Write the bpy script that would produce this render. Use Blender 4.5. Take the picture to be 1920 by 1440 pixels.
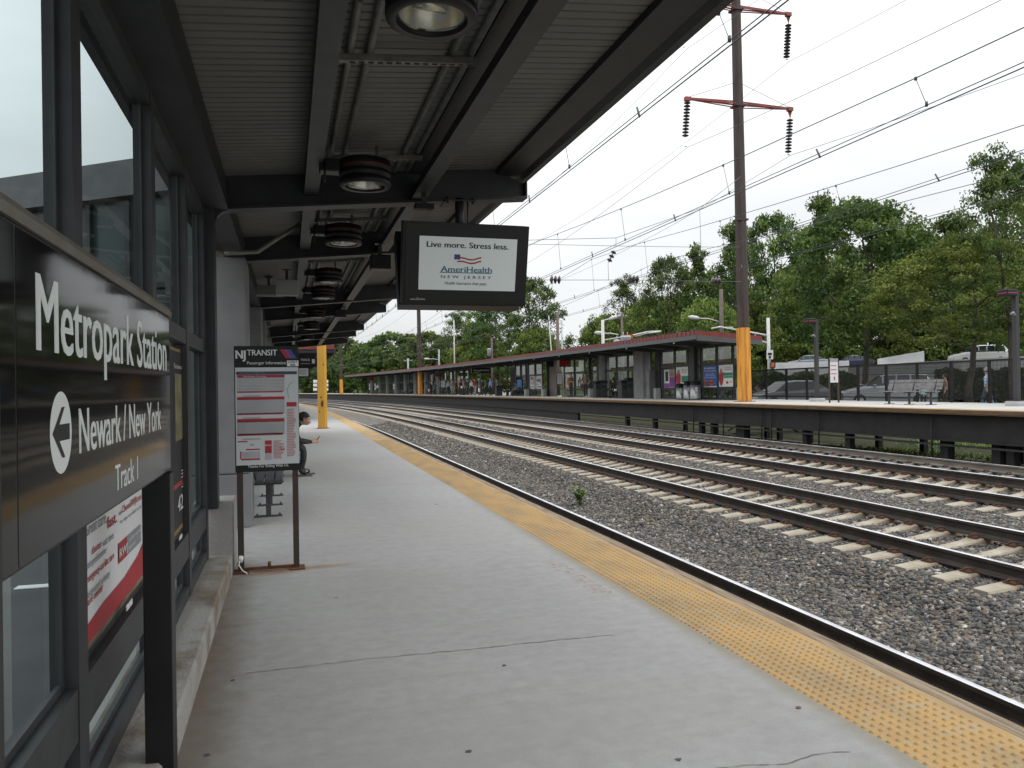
import bpy, bmesh, math, random
import numpy as np
from mathutils import Vector, Matrix, noise as mnoise
for o in list(bpy.data.objects): bpy.data.objects.remove(o)
S = bpy.context.scene
COL = S.collection
R = math.radians
# ------------------------------------------------------------------ camera
FPX, CX, CY = 1440.0, 960.0, 720.0
H = 1.57
YAW, ROLL, PITCH = math.atan(420/1440), R(0.9), math.atan(6.4/1440)
fw = Vector((math.sin(YAW)*math.cos(PITCH), math.cos(YAW)*math.cos(PITCH), math.sin(PITCH)))
r0 = Vector((math.cos(YAW), -math.sin(YAW), 0)); u0 = r0.cross(fw)
rv = r0*math.cos(ROLL) - u0*math.sin(ROLL); uv_ = r0*math.sin(ROLL) + u0*math.cos(ROLL)
CAM = Vector((0, 0, H))
cd = bpy.data.cameras.new('camera'); cam = bpy.data.objects.new('camera', cd); COL.objects.link(cam)
cd.lens = 27; cd.sensor_width = 36; cd.clip_end = 3000; cd.clip_start = 0.05
M3 = Matrix((rv, uv_, -fw)).transposed()
cam.matrix_world = Matrix.Translation(CAM) @ M3.to_4x4()
S.camera = cam
# ------------------------------------------------------------------ sky and light (bright overcast)
SUN_EL, SUN_AZ = 50, 115      # azimuth measured from +Y towards +X
W = bpy.data.worlds.new('World'); S.world = W; W.use_nodes = True
nt = W.node_tree; nt.nodes.clear()
out = nt.nodes.new('ShaderNodeOutputWorld'); bg = nt.nodes.new('ShaderNodeBackground')
sky = nt.nodes.new('ShaderNodeTexSky'); sky.sky_type = 'NISHITA'; sky.sun_disc = False
sky.sun_elevation = R(SUN_EL); sky.sun_rotation = R(SUN_AZ); sky.dust_density = 3
tc = nt.nodes.new('ShaderNodeTexCoord'); sep = nt.nodes.new('ShaderNodeSeparateXYZ')
nt.links.new(tc.outputs['Generated'], sep.inputs[0])
rmp = nt.nodes.new('ShaderNodeValToRGB')
rmp.color_ramp.elements[0].position = 0.0; rmp.color_ramp.elements[0].color = (.31, .315, .32, 1)
rmp.color_ramp.elements[1].position = 1.0; rmp.color_ramp.elements[1].color = (.94, .955, .975, 1)
e = rmp.color_ramp.elements.new(.25); e.color = (.44, .45, .46, 1)
nt.links.new(sep.outputs['Z'], rmp.inputs['Fac'])
cn = nt.nodes.new('ShaderNodeTexNoise'); cn.inputs['Scale'].default_value = 2.2; cn.inputs['Detail'].default_value = 5
mp = nt.nodes.new('ShaderNodeMapping'); mp.inputs['Scale'].default_value = (1, 1, 3.5)
nt.links.new(tc.outputs['Generated'], mp.inputs[0]); nt.links.new(mp.outputs[0], cn.inputs['Vector'])
mr = nt.nodes.new('ShaderNodeMapRange'); mr.inputs['From Min'].default_value = .3; mr.inputs['From Max'].default_value = .7
mr.inputs['To Min'].default_value = 26; mr.inputs['To Max'].default_value = 32
nt.links.new(cn.outputs['Fac'], mr.inputs['Value'])
vm = nt.nodes.new('ShaderNodeVectorMath'); vm.operation = 'SCALE'
nt.links.new(rmp.outputs['Color'], vm.inputs[0]); nt.links.new(mr.outputs[0], vm.inputs['Scale'])
mx = nt.nodes.new('ShaderNodeMix'); mx.data_type = 'RGBA'; mx.inputs[0].default_value = .93
nt.links.new(sky.outputs[0], mx.inputs[6]); nt.links.new(vm.outputs[0], mx.inputs[7])
nt.links.new(mx.outputs[2], bg.inputs['Color']); bg.inputs['Strength'].default_value = 0.09
nt.links.new(bg.outputs[0], out.inputs[0])
sl = bpy.data.lights.new('sun', 'SUN'); sl.energy = 1.0; sl.angle = R(20); sl.color = (1, .96, .9)
so = bpy.data.objects.new('sun', sl); COL.objects.link(so)
sd = Vector((math.sin(R(SUN_AZ))*math.cos(R(SUN_EL)), math.cos(R(SUN_AZ))*math.cos(R(SUN_EL)), math.sin(R(SUN_EL))))
so.rotation_euler = sd.to_track_quat('Z', 'Y').to_euler()
S.view_settings.view_transform = 'Standard'; S.view_settings.look = 'None'
S.view_settings.exposure = 0; S.view_settings.gamma = 1
S.render.engine = 'CYCLES'; S.cycles.max_bounces = 7; S.cycles.diffuse_bounces = 4
S.cycles.transparent_max_bounces = 24; S.cycles.glossy_bounces = 3; S.cycles.transmission_bounces = 3
S.cycles.use_adaptive_sampling = True; S.cycles.caustics_reflective = False; S.cycles.caustics_refractive = False
try: S.cycles.use_denoising = True
except Exception: pass
# ------------------------------------------------------------------ measuring helpers (pixel of the 1920 photo -> place in the station)
def cv(s):                       # the line bends gently to the left beyond 40 m
    return -5e-4*max(0.0, s-40)**2
def ray(x, y): return fw + rv*((x-CX)/FPX) + uv_*((CY-y)/FPX)
def onz(x, y, z): d = ray(x, y); return CAM + d*((z-H)/d.z)
def onx(x, y, X): d = ray(x, y); return CAM + d*(X/d.x)
def ony(x, y, Y): d = ray(x, y); return CAM + d*(Y/d.y)
def pix(p):
    q = Vector(p)-CAM; z = q.dot(fw); return (CX+FPX*q.dot(rv)/z, CY-FPX*q.dot(uv_)/z)
def s_at(px, D, z=1.0):          # distance along the line at which offset D is seen at picture column px
    lo, hi = 2.0, 400.0
    for _ in range(50):
        m = (lo+hi)/2
        if pix((D+cv(m), m, z))[0] > px: lo = m
        else: hi = m
    return (lo+hi)/2
def z_at(py, D, s):              # height of a point at (D,s) seen at picture row py
    lo, hi = -10.0, 60.0
    for _ in range(50):
        m = (lo+hi)/2
        if pix((D+cv(s), s, m))[1] > py: lo = m
        else: hi = m
    return (lo+hi)/2
# ------------------------------------------------------------------ object helpers
def tag(o, label=None, cat=None, group=None, kind=None):
    if label: o['label'] = label
    if cat: o['category'] = cat
    if group: o['group'] = group
    if kind: o['kind'] = kind
    return o
def empty(name, loc=(0, 0, 0), rz=0, label=None, cat=None, group=None):
    o = bpy.data.objects.new(name, None); COL.objects.link(o); o.location = loc
    o.rotation_euler = (0, 0, rz); o.empty_display_size = .2
    return tag(o, label, cat, group)
def kids(o): return [c for c in bpy.data.objects if c.parent == o]
def copy_tree(o, parent=None, tree=None):
    c = o.copy(); COL.objects.link(c); c.parent = parent
    for ch in kids(o): copy_tree(ch, c)
    return c
WB = set()                      # roots whose parts are modelled in station coordinates
def wroot(*a, **k):
    o = empty(*a, **k); WB.add(o.name); return o
class MB:
    def __init__(s): s.v = []; s.f = []; s.m = []; s.sm = []
    def add(s, vs, fs, mi=0, smooth=False):
        b = len(s.v); s.v += [tuple(v) for v in vs]
        for f in fs: s.f.append([b+i for i in f]); s.m.append(mi); s.sm.append(smooth)
        return s
    def box(s, x0, x1, y0, y1, z0, z1, mi=0, bev=0.0):
        if bev <= 0:
            vs = [(x, y, z) for z in (z0, z1) for y in (y0, y1) for x in (x0, x1)]
            return s.add(vs, [(0, 2, 3, 1), (4, 5, 7, 6), (0, 1, 5, 4), (2, 6, 7, 3), (0, 4, 6, 2), (1, 3, 7, 5)], mi)
        bm = bmesh.new(); bmesh.ops.create_cube(bm, size=1)
        for v in bm.verts: v.co = Vector(((x0+x1)/2+v.co.x*(x1-x0), (y0+y1)/2+v.co.y*(y1-y0), (z0+z1)/2+v.co.z*(z1-z0)))
        bmesh.ops.bevel(bm, geom=bm.edges[:], offset=bev, segments=2, affect='EDGES', profile=.6)
        return s.bm(bm, mi)
    def bm(s, bm, mi=0, smooth=False):
        bm.verts.ensure_lookup_table(); bm.verts.index_update()
        s.add([v.co[:] for v in bm.verts], [[v.index for v in f.verts] for f in bm.faces], mi, smooth); bm.free(); return s
    def obox(s, c, ax, ay, az, hx, hy, hz, mi=0):     # oriented box
        c = Vector(c); ax = Vector(ax).normalized(); ay = Vector(ay).normalized(); az = Vector(az).normalized()
        vs = [c+ax*hx*i+ay*hy*j+az*hz*k for k in (-1, 1) for j in (-1, 1) for i in (-1, 1)]
        return s.add(vs, [(0, 2, 3, 1), (4, 5, 7, 6), (0, 1, 5, 4), (2, 6, 7, 3), (0, 4, 6, 2), (1, 3, 7, 5)], mi)
    def bar(s, a, b, w, h=None, mi=0, up=(0, 0, 1)):
        a = Vector(a); b = Vector(b); d = (b-a); L = d.length
        if L < 1e-6: return s
        d /= L; up = Vector(up)
        if abs(d.dot(up)) > .99: up = Vector((0, 1, 0))
        x = d.cross(up).normalized(); y = x.cross(d)
        return s.obox((a+b)/2, x, y, d, w/2, (h or w)/2, L/2, mi)
    def tube(s, pts, r, n=8, mi=0, cap=True, smooth=True):
        pts = [Vector(p) for p in pts]; rs = r if isinstance(r, (list, tuple)) else [r]*len(pts)
        vs = []; fs = []; ref = None
        for i, p in enumerate(pts):
            d = (pts[min(i+1, len(pts)-1)]-pts[max(i-1, 0)]).normalized()
            if ref is None:
                ref = Vector((0, 0, 1)) if abs(d.z) < .9 else Vector((1, 0, 0))
            x = d.cross(ref).normalized(); y = d.cross(x).normalized(); ref = x.cross(d).normalized() if abs(d.z) < .9 else ref
            for k in range(n):
                a = 2*math.pi*k/n; vs.append(p+x*math.cos(a)*rs[i]+y*math.sin(a)*rs[i])
        for i in range(len(pts)-1):
            for k in range(n):
                fs.append((i*n+k, i*n+(k+1) % n, (i+1)*n+(k+1) % n, (i+1)*n+k))
        s.add(vs, fs, mi, smooth)
        if cap:
            b = len(s.v)-len(vs)
            s.f.append([b+k for k in range(n)][::-1]); s.m.append(mi); s.sm.append(False)
            s.f.append([b+(len(pts)-1)*n+k for k in range(n)]); s.m.append(mi); s.sm.append(False)
        return s
    def lathe(s, c, prof, n=20, mi=0, smooth=True, axis='Z'):
        vs = []; fs = []
        for (r, z) in prof:
            for k in range(n):
                a = 2*math.pi*k/n; vs.append((c[0]+r*math.cos(a), c[1]+r*math.sin(a), c[2]+z))
        for i in range(len(prof)-1):
            for k in range(n):
                fs.append((i*n+k, i*n+(k+1) % n, (i+1)*n+(k+1) % n, (i+1)*n+k))
        return s.add(vs, fs, mi, smooth)
    def lbox(s, D0, D1, s0, s1, z0, z1, step=6.0, mi=0, zf=None, D1f=None):   # box that follows the bend of the line
        n = 1 if s1 <= 40 else max(1, int(math.ceil((s1-max(s0, 40))/step)))
        ss = [s0] if s1 <= 40 else ([s0, 40.0] if s0 < 40 else [s0])
        st = ss[-1]
        for i in range(n): ss.append(st+(s1-st)*(i+1)/n)
        vs = []; fs = []
        for t in ss:
            dz = zf(t) if zf else 0
            for (D, z) in ((D0, z0), (D1, z0), (D1, z1), (D0, z1)): vs.append((D+cv(t), t, z+dz))
        for i in range(len(ss)-1):
            a = i*4
            for k in range(4): fs.append((a+k, a+4+k, a+4+(k+1) % 4, a+(k+1) % 4))
        fs.append((0, 1, 2, 3)); e = (len(ss)-1)*4; fs.append((e+3, e+2, e+1, e))
        return s.add(vs, fs, mi)
    def loft(s, prof, s0, s1, step=6.0, mi=0, smooth=False, closed=True):  # profile of (D,z) swept along the line
        ss = [s0]
        if s0 < 40 < s1: ss.append(40.0)
        st = ss[-1]; n = 1 if s1 <= 40 else max(1, int(math.ceil((s1-st)/step)))
        if s1 > st:
            for i in range(n): ss.append(st+(s1-st)*(i+1)/n)
        N = len(prof); vs = [(D+cv(t), t, z) for t in ss for (D, z) in prof]; fs = []
        for i in range(len(ss)-1):
            for k in range(N if closed else N-1):
                fs.append((i*N+k, (i+1)*N+k, (i+1)*N+(k+1) % N, i*N+(k+1) % N))
        if closed: fs.append(list(range(N))); fs.append([(len(ss)-1)*N+k for k in range(N)][::-1])
        return s.add(vs, fs, mi, smooth)
    def build(s, name, mats, parent=None, loc=None, rot=None):
        me = bpy.data.meshes.new(name); me.from_pydata(s.v, [], s.f)
        if not isinstance(mats, (list, tuple)): mats = [mats]
        for m in mats: me.materials.append(m)
        me.polygons.foreach_set('material_index', s.m); me.polygons.foreach_set('use_smooth', s.sm)
        me.update()
        bm = bmesh.new(); bm.from_mesh(me); bmesh.ops.recalc_face_normals(bm, faces=bm.faces[:]); bm.to_mesh(me); bm.free()
        o = bpy.data.objects.new(name, me); COL.objects.link(o); o.parent = parent
        if parent is not None and parent.name in WB: o.location = -parent.location
        if loc: o.location = loc
        if rot: o.rotation_euler = rot
        return o
def flatmesh(name, V, F, mats, parent=None, midx=None, smooth=False):   # big numpy meshes
    me = bpy.data.meshes.new(name); n = F.shape[1]
    me.vertices.add(len(V)); me.vertices.foreach_set('co', V.astype(np.float32).ravel())
    me.loops.add(F.size); me.loops.foreach_set('vertex_index', F.astype(np.int32).ravel())
    me.polygons.add(len(F)); me.polygons.foreach_set('loop_start', np.arange(0, F.size, n, dtype=np.int32))
    for m in (mats if isinstance(mats, (list, tuple)) else [mats]): me.materials.append(m)
    if midx is not None: me.polygons.foreach_set('material_index', midx.astype(np.int32))
    if smooth: me.polygons.foreach_set('use_smooth', np.ones(len(F), bool))
    me.update(calc_edges=True); me.validate()
    o = bpy.data.objects.new(name, me); COL.objects.link(o); o.parent = parent
    return o
# ------------------------------------------------------------------ materials
MATS = {}
def mat(name, c, rough=.6, metal=0.0, c2=None, scale=4, detail=4, bump=0.0, bscale=None, stretch=(1, 1, 1), spec=.5, lo=.35, hi=.65, coat=0):
    if name in MATS: return MATS[name]
    m = bpy.data.materials.new(name); m.use_nodes = True; t = m.node_tree; b = t.nodes['Principled BSDF']
    b.inputs['Roughness'].default_value = rough; b.inputs['Metallic'].default_value = metal
    b.inputs['Specular IOR Level'].default_value = spec; b.inputs['Coat Weight'].default_value = coat
    if c2 is None: c2 = tuple(x*.82 for x in c)
    co = t.nodes.new('ShaderNodeTexCoord'); mp = t.nodes.new('ShaderNodeMapping'); mp.inputs['Scale'].default_value = stretch
    t.links.new(co.outputs['Object'], mp.inputs[0])
    n = t.nodes.new('ShaderNodeTexNoise'); n.inputs['Scale'].default_value = scale; n.inputs['Detail'].default_value = detail
    t.links.new(mp.outputs[0], n.inputs['Vector'])
    r = t.nodes.new('ShaderNodeValToRGB'); r.color_ramp.elements[0].position = lo; r.color_ramp.elements[1].position = hi
    r.color_ramp.elements[0].color = (*c2, 1); r.color_ramp.elements[1].color = (*c, 1)
    t.links.new(n.outputs['Fac'], r.inputs[0]); t.links.new(r.outputs[0], b.inputs['Base Color'])
    if bump:
        n2 = t.nodes.new('ShaderNodeTexNoise'); n2.inputs['Scale'].default_value = bscale or scale*6; n2.inputs['Detail'].default_value = 4
        t.links.new(mp.outputs[0], n2.inputs['Vector'])
        bp = t.nodes.new('ShaderNodeBump'); bp.inputs['Strength'].default_value = bump; bp.inputs['Distance'].default_value = .02
        t.links.new(n2.outputs['Fac'], bp.inputs['Height']); t.links.new(bp.outputs[0], b.inputs['Normal'])
    MATS[name] = m; return m
def glass(name, tint=(.80, .90, .90), ior=1.45, rough=0.0):
    if name in MATS: return MATS[name]
    m = bpy.data.materials.new(name); m.use_nodes = True; t = m.node_tree; t.nodes.clear()
    o = t.nodes.new('ShaderNodeOutputMaterial'); tr = t.nodes.new('ShaderNodeBsdfTransparent'); g = t.nodes.new('ShaderNodeBsdfGlossy')
    tr.inputs[0].default_value = (*tint, 1); g.inputs['Roughness'].default_value = rough
    lw = t.nodes.new('ShaderNodeLayerWeight'); lw.inputs['Blend'].default_value = .5
    pw = t.nodes.new('ShaderNodeMath'); pw.operation = 'POWER'; pw.inputs[1].default_value = 5; t.links.new(lw.outputs['Facing'], pw.inputs[0])
    f = t.nodes.new('ShaderNodeMath'); f.operation = 'MULTIPLY_ADD'; r0_ = ((ior-1)/(ior+1))**2; f.inputs[1].default_value = 1-r0_; f.inputs[2].default_value = r0_; t.links.new(pw.outputs[0], f.inputs[0])
    mxx = t.nodes.new('ShaderNodeMixShader'); t.links.new(f.outputs[0], mxx.inputs[0])
    t.links.new(tr.outputs[0], mxx.inputs[1]); t.links.new(g.outputs[0], mxx.inputs[2]); t.links.new(mxx.outputs[0], o.inputs[0])
    MATS[name] = m; return m
def emit(name, c, st):
    m = bpy.data.materials.new(name); m.use_nodes = True; b = m.node_tree.nodes['Principled BSDF']
    b.inputs['Base Color'].default_value = (*c, 1); b.inputs['Emission Color'].default_value = (*c, 1)
    b.inputs['Emission Strength'].default_value = st; b.inputs['Roughness'].default_value = .3
    MATS[name] = m; return m
M_black = mat('black_paint', (.010, .010, .011), .42, c2=(.016, .015, .015), scale=3, spec=.3)
M_steel = mat('dark_steel_paint', (.027, .028, .031), .5, c2=(.017, .018, .020), scale=5, bump=.1)
M_frame = mat('window_frame_paint', (.042, .043, .046), .5, c2=(.028, .029, .031), scale=6)
M_deck = mat('roof_deck_paint', (.16, .16, .15), .6, c2=(.13, .13, .122), scale=1.5)
M_pipe = mat('galvanised_pipe', (.22, .215, .19), .5, c2=(.14, .135, .12), scale=12, metal=.2)
M_conc = mat('rough_concrete', (.34, .33, .315), .9, c2=(.26, .25, .24), scale=3, bump=.4, bscale=40)
M_pier = mat('painted_concrete', (.23, .23, .235), .85, c2=(.18, .18, .185), scale=2, bump=.25, bscale=50)
M_red = mat('red_roof_metal', (.20, .035, .03), .5, c2=(.14, .022, .02), scale=3)
M_white = mat('white_paint', (.8, .8, .8), .5, c2=(.72, .72, .71), scale=3)
M_whites = mat('white_lettering', (.78, .82, .80), .5, c2=(.75, .79, .77), scale=3)
M_grey = mat('grey_paint', (.28, .28, .29), .5)
M_glossblack = None
M_wood = mat('weathered_timber', (.31, .25, .175), .9, c2=(.14, .095, .065), lo=.3, hi=.6, spec=.2, scale=3, stretch=(14, .8, 14), bump=.4, bscale=10)
M_wood2 = mat('dark_edge_timber', (.16, .10, .06), .9, c2=(.07, .045, .03), scale=3, stretch=(14, .8, 14))
M_yel = mat('yellow_column_paint', (.72, .36, .03), .5, c2=(.55, .26, .02), scale=3)
M_rust = mat('rust', (.16, .06, .025), .9, c2=(.08, .03, .015), scale=20, bump=.4)
M_ink = mat('black_ink', (.015, .015, .018), .6)
M_redink = mat('red_ink', (.45, .03, .04), .6)
M_blueink = mat('blue_ink', (.05, .10, .28), .6)
M_teal = mat('teal_ink', (.02, .16, .25), .6)
M_purp = mat('purple_ink', (.25, .05, .3), .6)
M_orng = mat('orange_ink', (.6, .12, .03), .6)
M_paper = mat('paper', (.62, .63, .64), .45, c2=(.58, .59, .60), scale=2)
M_greyink = mat('grey_ink', (.30, .31, .33), .6)
M_pinkink = mat('pink_ink', (.55, .28, .30), .6)
M_timb = mat('roof_under_steel', (.045, .046, .05), .6)
# ------------------------------------------------------------------ text
_tc = {}
def text_geo(st, weight=0.0, space=1.0):
    k = (st, weight, space)
    if k in _tc: return _tc[k]
    cu = bpy.data.curves.new('t', 'FONT'); cu.body = st; cu.size = 1; cu.offset = weight; cu.space_character = space; cu.resolution_u = 3
    ob = bpy.data.objects.new('t', cu); COL.objects.link(ob)
    dg = bpy.context.evaluated_depsgraph_get(); me = bpy.data.meshes.new_from_object(ob.evaluated_get(dg))
    V = [v.co.copy() for v in me.vertices]; F = [list(p.vertices) for p in me.polygons]
    x0 = min(v.x for v in V); x1 = max(v.x for v in V)
    bpy.data.objects.remove(ob); bpy.data.curves.remove(cu); bpy.data.meshes.remove(me)
    _tc[k] = (V, F, x0, x1); return _tc[k]
def text(mb, st, org, ax, up, width=None, cap=.1, weight=0.0, mi=0, space=1.0, align='l'):
    """writes st with its baseline start at org; cap = capital height, width = total width"""
    V, F, x0, x1 = text_geo(st, 0.0, space)
    ky = cap/0.682; kx = (width/(x1-x0)) if width else ky
    ax = Vector(ax); up = Vector(up); org = Vector(org); off = 0
    if align == 'c': off = -(x1-x0)*kx/2
    n_ = ax.cross(up)
    if n_.dot(CAM-org) < 0: n_ = -n_
    for q, sh in enumerate((-1, 0, 1) if weight > 0 else (0,)):     # heavier strokes: the line is laid three times, a hair apart
        mb.add([org+ax*((v.x-x0+sh*weight*.9)*kx+off)+up*(v.y*ky)+n_*(.0002*q) for v in V], F, mi)
def rect(mb, org, ax, up, u0, u1, v0, v1, mi=0, off=0.0):
    ax = Vector(ax); up = Vector(up); n = ax.cross(up); org = Vector(org)+n*off
    mb.add([org+ax*u0+up*v0, org+ax*u1+up*v0, org+ax*u1+up*v1, org+ax*u0+up*v1], [(0, 1, 2, 3)], mi)

def hit(px, py, org, n):         # the point of a real plane seen at a pixel of the photo
    d = ray(px, py); org = Vector(org); n = Vector(n); return CAM + d*((org-CAM).dot(n)/d.dot(n))
class Plane:                     # a flat printed surface: marks are laid on it a few mm apart
    def __init__(s, org, ax, up, X=None):
        s.o = Vector(org); s.ax = Vector(ax).normalized(); s.up = Vector(up).normalized(); s.n = s.ax.cross(s.up); s.X = X
    def uv(s, px, py):
        p = hit(px, py, s.o, s.n)-s.o; return p.dot(s.ax), p.dot(s.up)
    def rect(s, mb, a, b, mi=0, off=.003):
        (u0, v0), (u1, v1) = a, b; u0, u1 = sorted((u0, u1)); v0, v1 = sorted((v0, v1)); o = s.o+s.n*off
        mb.add([o+s.ax*u+s.up*v for u, v in ((u0, v0), (u1, v0), (u1, v1), (u0, v1))], [(0, 1, 2, 3)], mi)
    def poly(s, mb, pts, mi=0, off=.003):
        o = s.o+s.n*off; mb.add([o+s.ax*u+s.up*v for u, v in pts], [tuple(range(len(pts)))], mi)
    def text(s, mb, st, uv, width=None, cap=.1, weight=0, mi=0, off=.004, align='l', space=1.0):
        text(mb, st, s.o+s.n*off+s.ax*uv[0]+s.up*uv[1], s.ax, s.up, width, cap, weight, mi, space, align)
# ================================================================== SETTING
def nd(t, k): return t.nodes.new(k)
# near platform concrete with broom texture, gum spots, rust stain under the notice board
def platform_mat():
    m = bpy.data.materials.new('platform_concrete'); m.use_nodes = True; t = m.node_tree; b = t.nodes['Principled BSDF']; L = t.links
    b.inputs['Roughness'].default_value = .85; b.inputs['Specular IOR Level'].default_value = .3
    co = nd(t, 'ShaderNodeTexCoord')
    def noise(sc, det=4, stretch=None, rough=.5):
        n = nd(t, 'ShaderNodeTexNoise'); n.inputs['Scale'].default_value = sc; n.inputs['Detail'].default_value = det; n.inputs['Roughness'].default_value = rough
        if stretch:
            mp = nd(t, 'ShaderNodeMapping'); mp.inputs['Scale'].default_value = stretch; L.new(co.outputs['Object'], mp.inputs[0]); L.new(mp.outputs[0], n.inputs['Vector'])
        else: L.new(co.outputs['Object'], n.inputs['Vector'])
        return n
    def ramp(src, p0, c0, p1, c1):
        r = nd(t, 'ShaderNodeValToRGB'); r.color_ramp.elements[0].position = p0; r.color_ramp.elements[0].color = (*c0, 1)
        r.color_ramp.elements[1].position = p1; r.color_ramp.elements[1].color = (*c1, 1); L.new(src, r.inputs[0]); return r.outputs[0]
    def mul(a, b_, f=1):
        x = nd(t, 'ShaderNodeMix'); x.data_type = 'RGBA'; x.blend_type = 'MULTIPLY'; x.inputs[0].default_value = f
        L.new(a, x.inputs[6]); L.new(b_, x.inputs[7]); return x.outputs[2]
    base = ramp(noise(.55, 6, (1.2, .5, 1)).outputs[0], .3, (.31, .311, .305), .7, (.365, .366, .36))
    base = mul(base, ramp(noise(9, 8, rough=.7).outputs[0], .3, (.87, .87, .865), .62, (1.04, 1.04, 1.04)))
    base = mul(base, ramp(noise(3, 6, (.35, 3.2, 1), .65).outputs[0], .3, (.95, .95, .945), .6, (1.02, 1.02, 1.02)))
    base = mul(base, ramp(noise(220, 2).outputs[0], .3, (.80, .80, .80), .7, (1.1, 1.1, 1.1)))
    v = nd(t, 'ShaderNodeTexVoronoi'); v.inputs['Scale'].default_value = 2.6; L.new(co.outputs['Object'], v.inputs['Vector'])
    dn = noise(40, 3); dm = nd(t, 'ShaderNodeMath'); dm.operation = 'MULTIPLY_ADD'; L.new(dn.outputs[0], dm.inputs[0]); dm.inputs[1].default_value = .05; L.new(v.outputs['Distance'], dm.inputs[2])
    wn = nd(t, 'ShaderNodeSeparateColor'); L.new(v.outputs['Color'], wn.inputs[0])
    th = nd(t, 'ShaderNodeMapRange'); L.new(wn.outputs[0], th.inputs[0]); th.inputs['From Min'].default_value = .55; th.inputs['From Max'].default_value = 1; th.inputs['To Min'].default_value = 0; th.inputs['To Max'].default_value = .105
    lt = nd(t, 'ShaderNodeMath'); lt.operation = 'LESS_THAN'; L.new(dm.outputs[0], lt.inputs[0]); L.new(th.outputs[0], lt.inputs[1])
    gm = nd(t, 'ShaderNodeMix'); gm.data_type = 'RGBA'; L.new(lt.outputs[0], gm.inputs[0]); L.new(base, gm.inputs[6]); gm.inputs[7].default_value = (.15, .14, .13, 1)
    base = gm.outputs[2]
    v2 = nd(t, 'ShaderNodeTexVoronoi'); v2.inputs['Scale'].default_value = 7; L.new(co.outputs['Object'], v2.inputs['Vector']); w2 = nd(t, 'ShaderNodeSeparateColor'); L.new(v2.outputs['Color'], w2.inputs[0])
    t2 = nd(t, 'ShaderNodeMapRange'); L.new(w2.outputs[1], t2.inputs[0]); t2.inputs['From Min'].default_value = .72; t2.inputs['From Max'].default_value = 1; t2.inputs['To Min'].default_value = 0; t2.inputs['To Max'].default_value = .075
    d2 = nd(t, 'ShaderNodeMath'); d2.operation = 'MULTIPLY_ADD'; L.new(dn.outputs[0], d2.inputs[0]); d2.inputs[1].default_value = .06; L.new(v2.outputs['Distance'], d2.inputs[2])
    l2 = nd(t, 'ShaderNodeMath'); l2.operation = 'LESS_THAN'; L.new(d2.outputs[0], l2.inputs[0]); L.new(t2.outputs[0], l2.inputs[1])
    g2 = nd(t, 'ShaderNodeMix'); g2.data_type = 'RGBA'; L.new(l2.outputs[0], g2.inputs[0]); L.new(base, g2.inputs[6]); g2.inputs[7].default_value = (.20, .19, .175, 1); base = g2.outputs[2]
    def stain(cx, cy, sx, sy, col, amt, sc=3):
        nonlocal base
        mp = nd(t, 'ShaderNodeMapping'); mp.vector_type = 'POINT'; mp.inputs['Location'].default_value = (-cx/sx, -cy/sy, 0); mp.inputs['Scale'].default_value = (1/sx, 1/sy, 0)
        L.new(co.outputs['Object'], mp.inputs[0]); ln = nd(t, 'ShaderNodeVectorMath'); ln.operation = 'LENGTH'; L.new(mp.outputs[0], ln.inputs[0])
        nn = noise(sc, 6, rough=.7); ad = nd(t, 'ShaderNodeMath'); ad.operation = 'MULTIPLY_ADD'; L.new(nn.outputs[0], ad.inputs[0]); ad.inputs[1].default_value = .9; L.new(ln.outputs['Value'], ad.inputs[2])
        mr = nd(t, 'ShaderNodeMapRange'); L.new(ad.outputs[0], mr.inputs[0]); mr.inputs['From Min'].default_value = .55; mr.inputs['From Max'].default_value = 1.45; mr.inputs['To Min'].default_value = amt; mr.inputs['To Max'].default_value = 0
        x = nd(t, 'ShaderNodeMix'); x.data_type = 'RGBA'; L.new(mr.outputs[0], x.inputs[0]); L.new(base, x.inputs[6]); x.inputs[7].default_value = (*col, 1); base = x.outputs[2]
    stain(-.15, 7.02, .42, .16, (.22, .10, .04), .9, 9)
    stain(.28, 7.06, .42, .10, (.24, .13, .06), .7, 7)
    stain(1.35, 32.6, .6, .5, (.22, .11, .05), .8, 4)
    stain(-.50, 4.6, .30, 4.2, (.15, .12, .09), .95, 7)
    stain(-.45, 3.2, .30, 2.0, (.19, .17, .14), .55, 6)
    stain(2.46, 5, .10, 9, (.24, .21, .15), .8, 8); stain(1.2, 3.4, 1.6, .5, (.30, .29, .27), .35, 4); stain(.6, 6.2, .9, .7, (.29, .28, .26), .3, 5); stain(1.9, 8.5, .8, 1.2, (.30, .29, .27), .3, 3)
    L.new(base, b.inputs['Base Color'])
    bn = noise(160, 4); bp = nd(t, 'ShaderNodeBump'); bp.inputs['Strength'].default_value = .25; bp.inputs['Distance'].default_value = .004
    L.new(bn.outputs[0], bp.inputs['Height']); L.new(bp.outputs[0], b.inputs['Normal'])
    return m
M_plat = platform_mat()
EDGE, TACT = 3.17, 2.455
mb = MB(); mb.lbox(-1.15, TACT+.02, -3, 12.637, -.3, 0); mb.lbox(-1.15, TACT+.02, 12.649, 26.2, -.3, 0); mb.lbox(-1.15, TACT+.02, 26.212, 39.9, -.3, 0); mb.lbox(-1.15, TACT+.02, 39.91, 240, -.3, 0)
tag(mb.build('near_platform', M_plat), kind='structure')
mb = MB(); mb.lbox(TACT+.02, EDGE-.1, -3, 240, -.3, -.006)
M_tact = mat('tactile_yellow', (.42, .262, .095), .8, c2=(.27, .188, .095), scale=2.2, detail=8, lo=.3, hi=.62, bump=.1, stretch=(1.5, .6, 1))
tb = M_tact.node_tree
_c = tb.nodes.new('ShaderNodeTexNoise'); _c.inputs['Scale'].default_value = 11; _c.inputs['Detail'].default_value = 9; _c.inputs['Roughness'].default_value = .75
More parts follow.
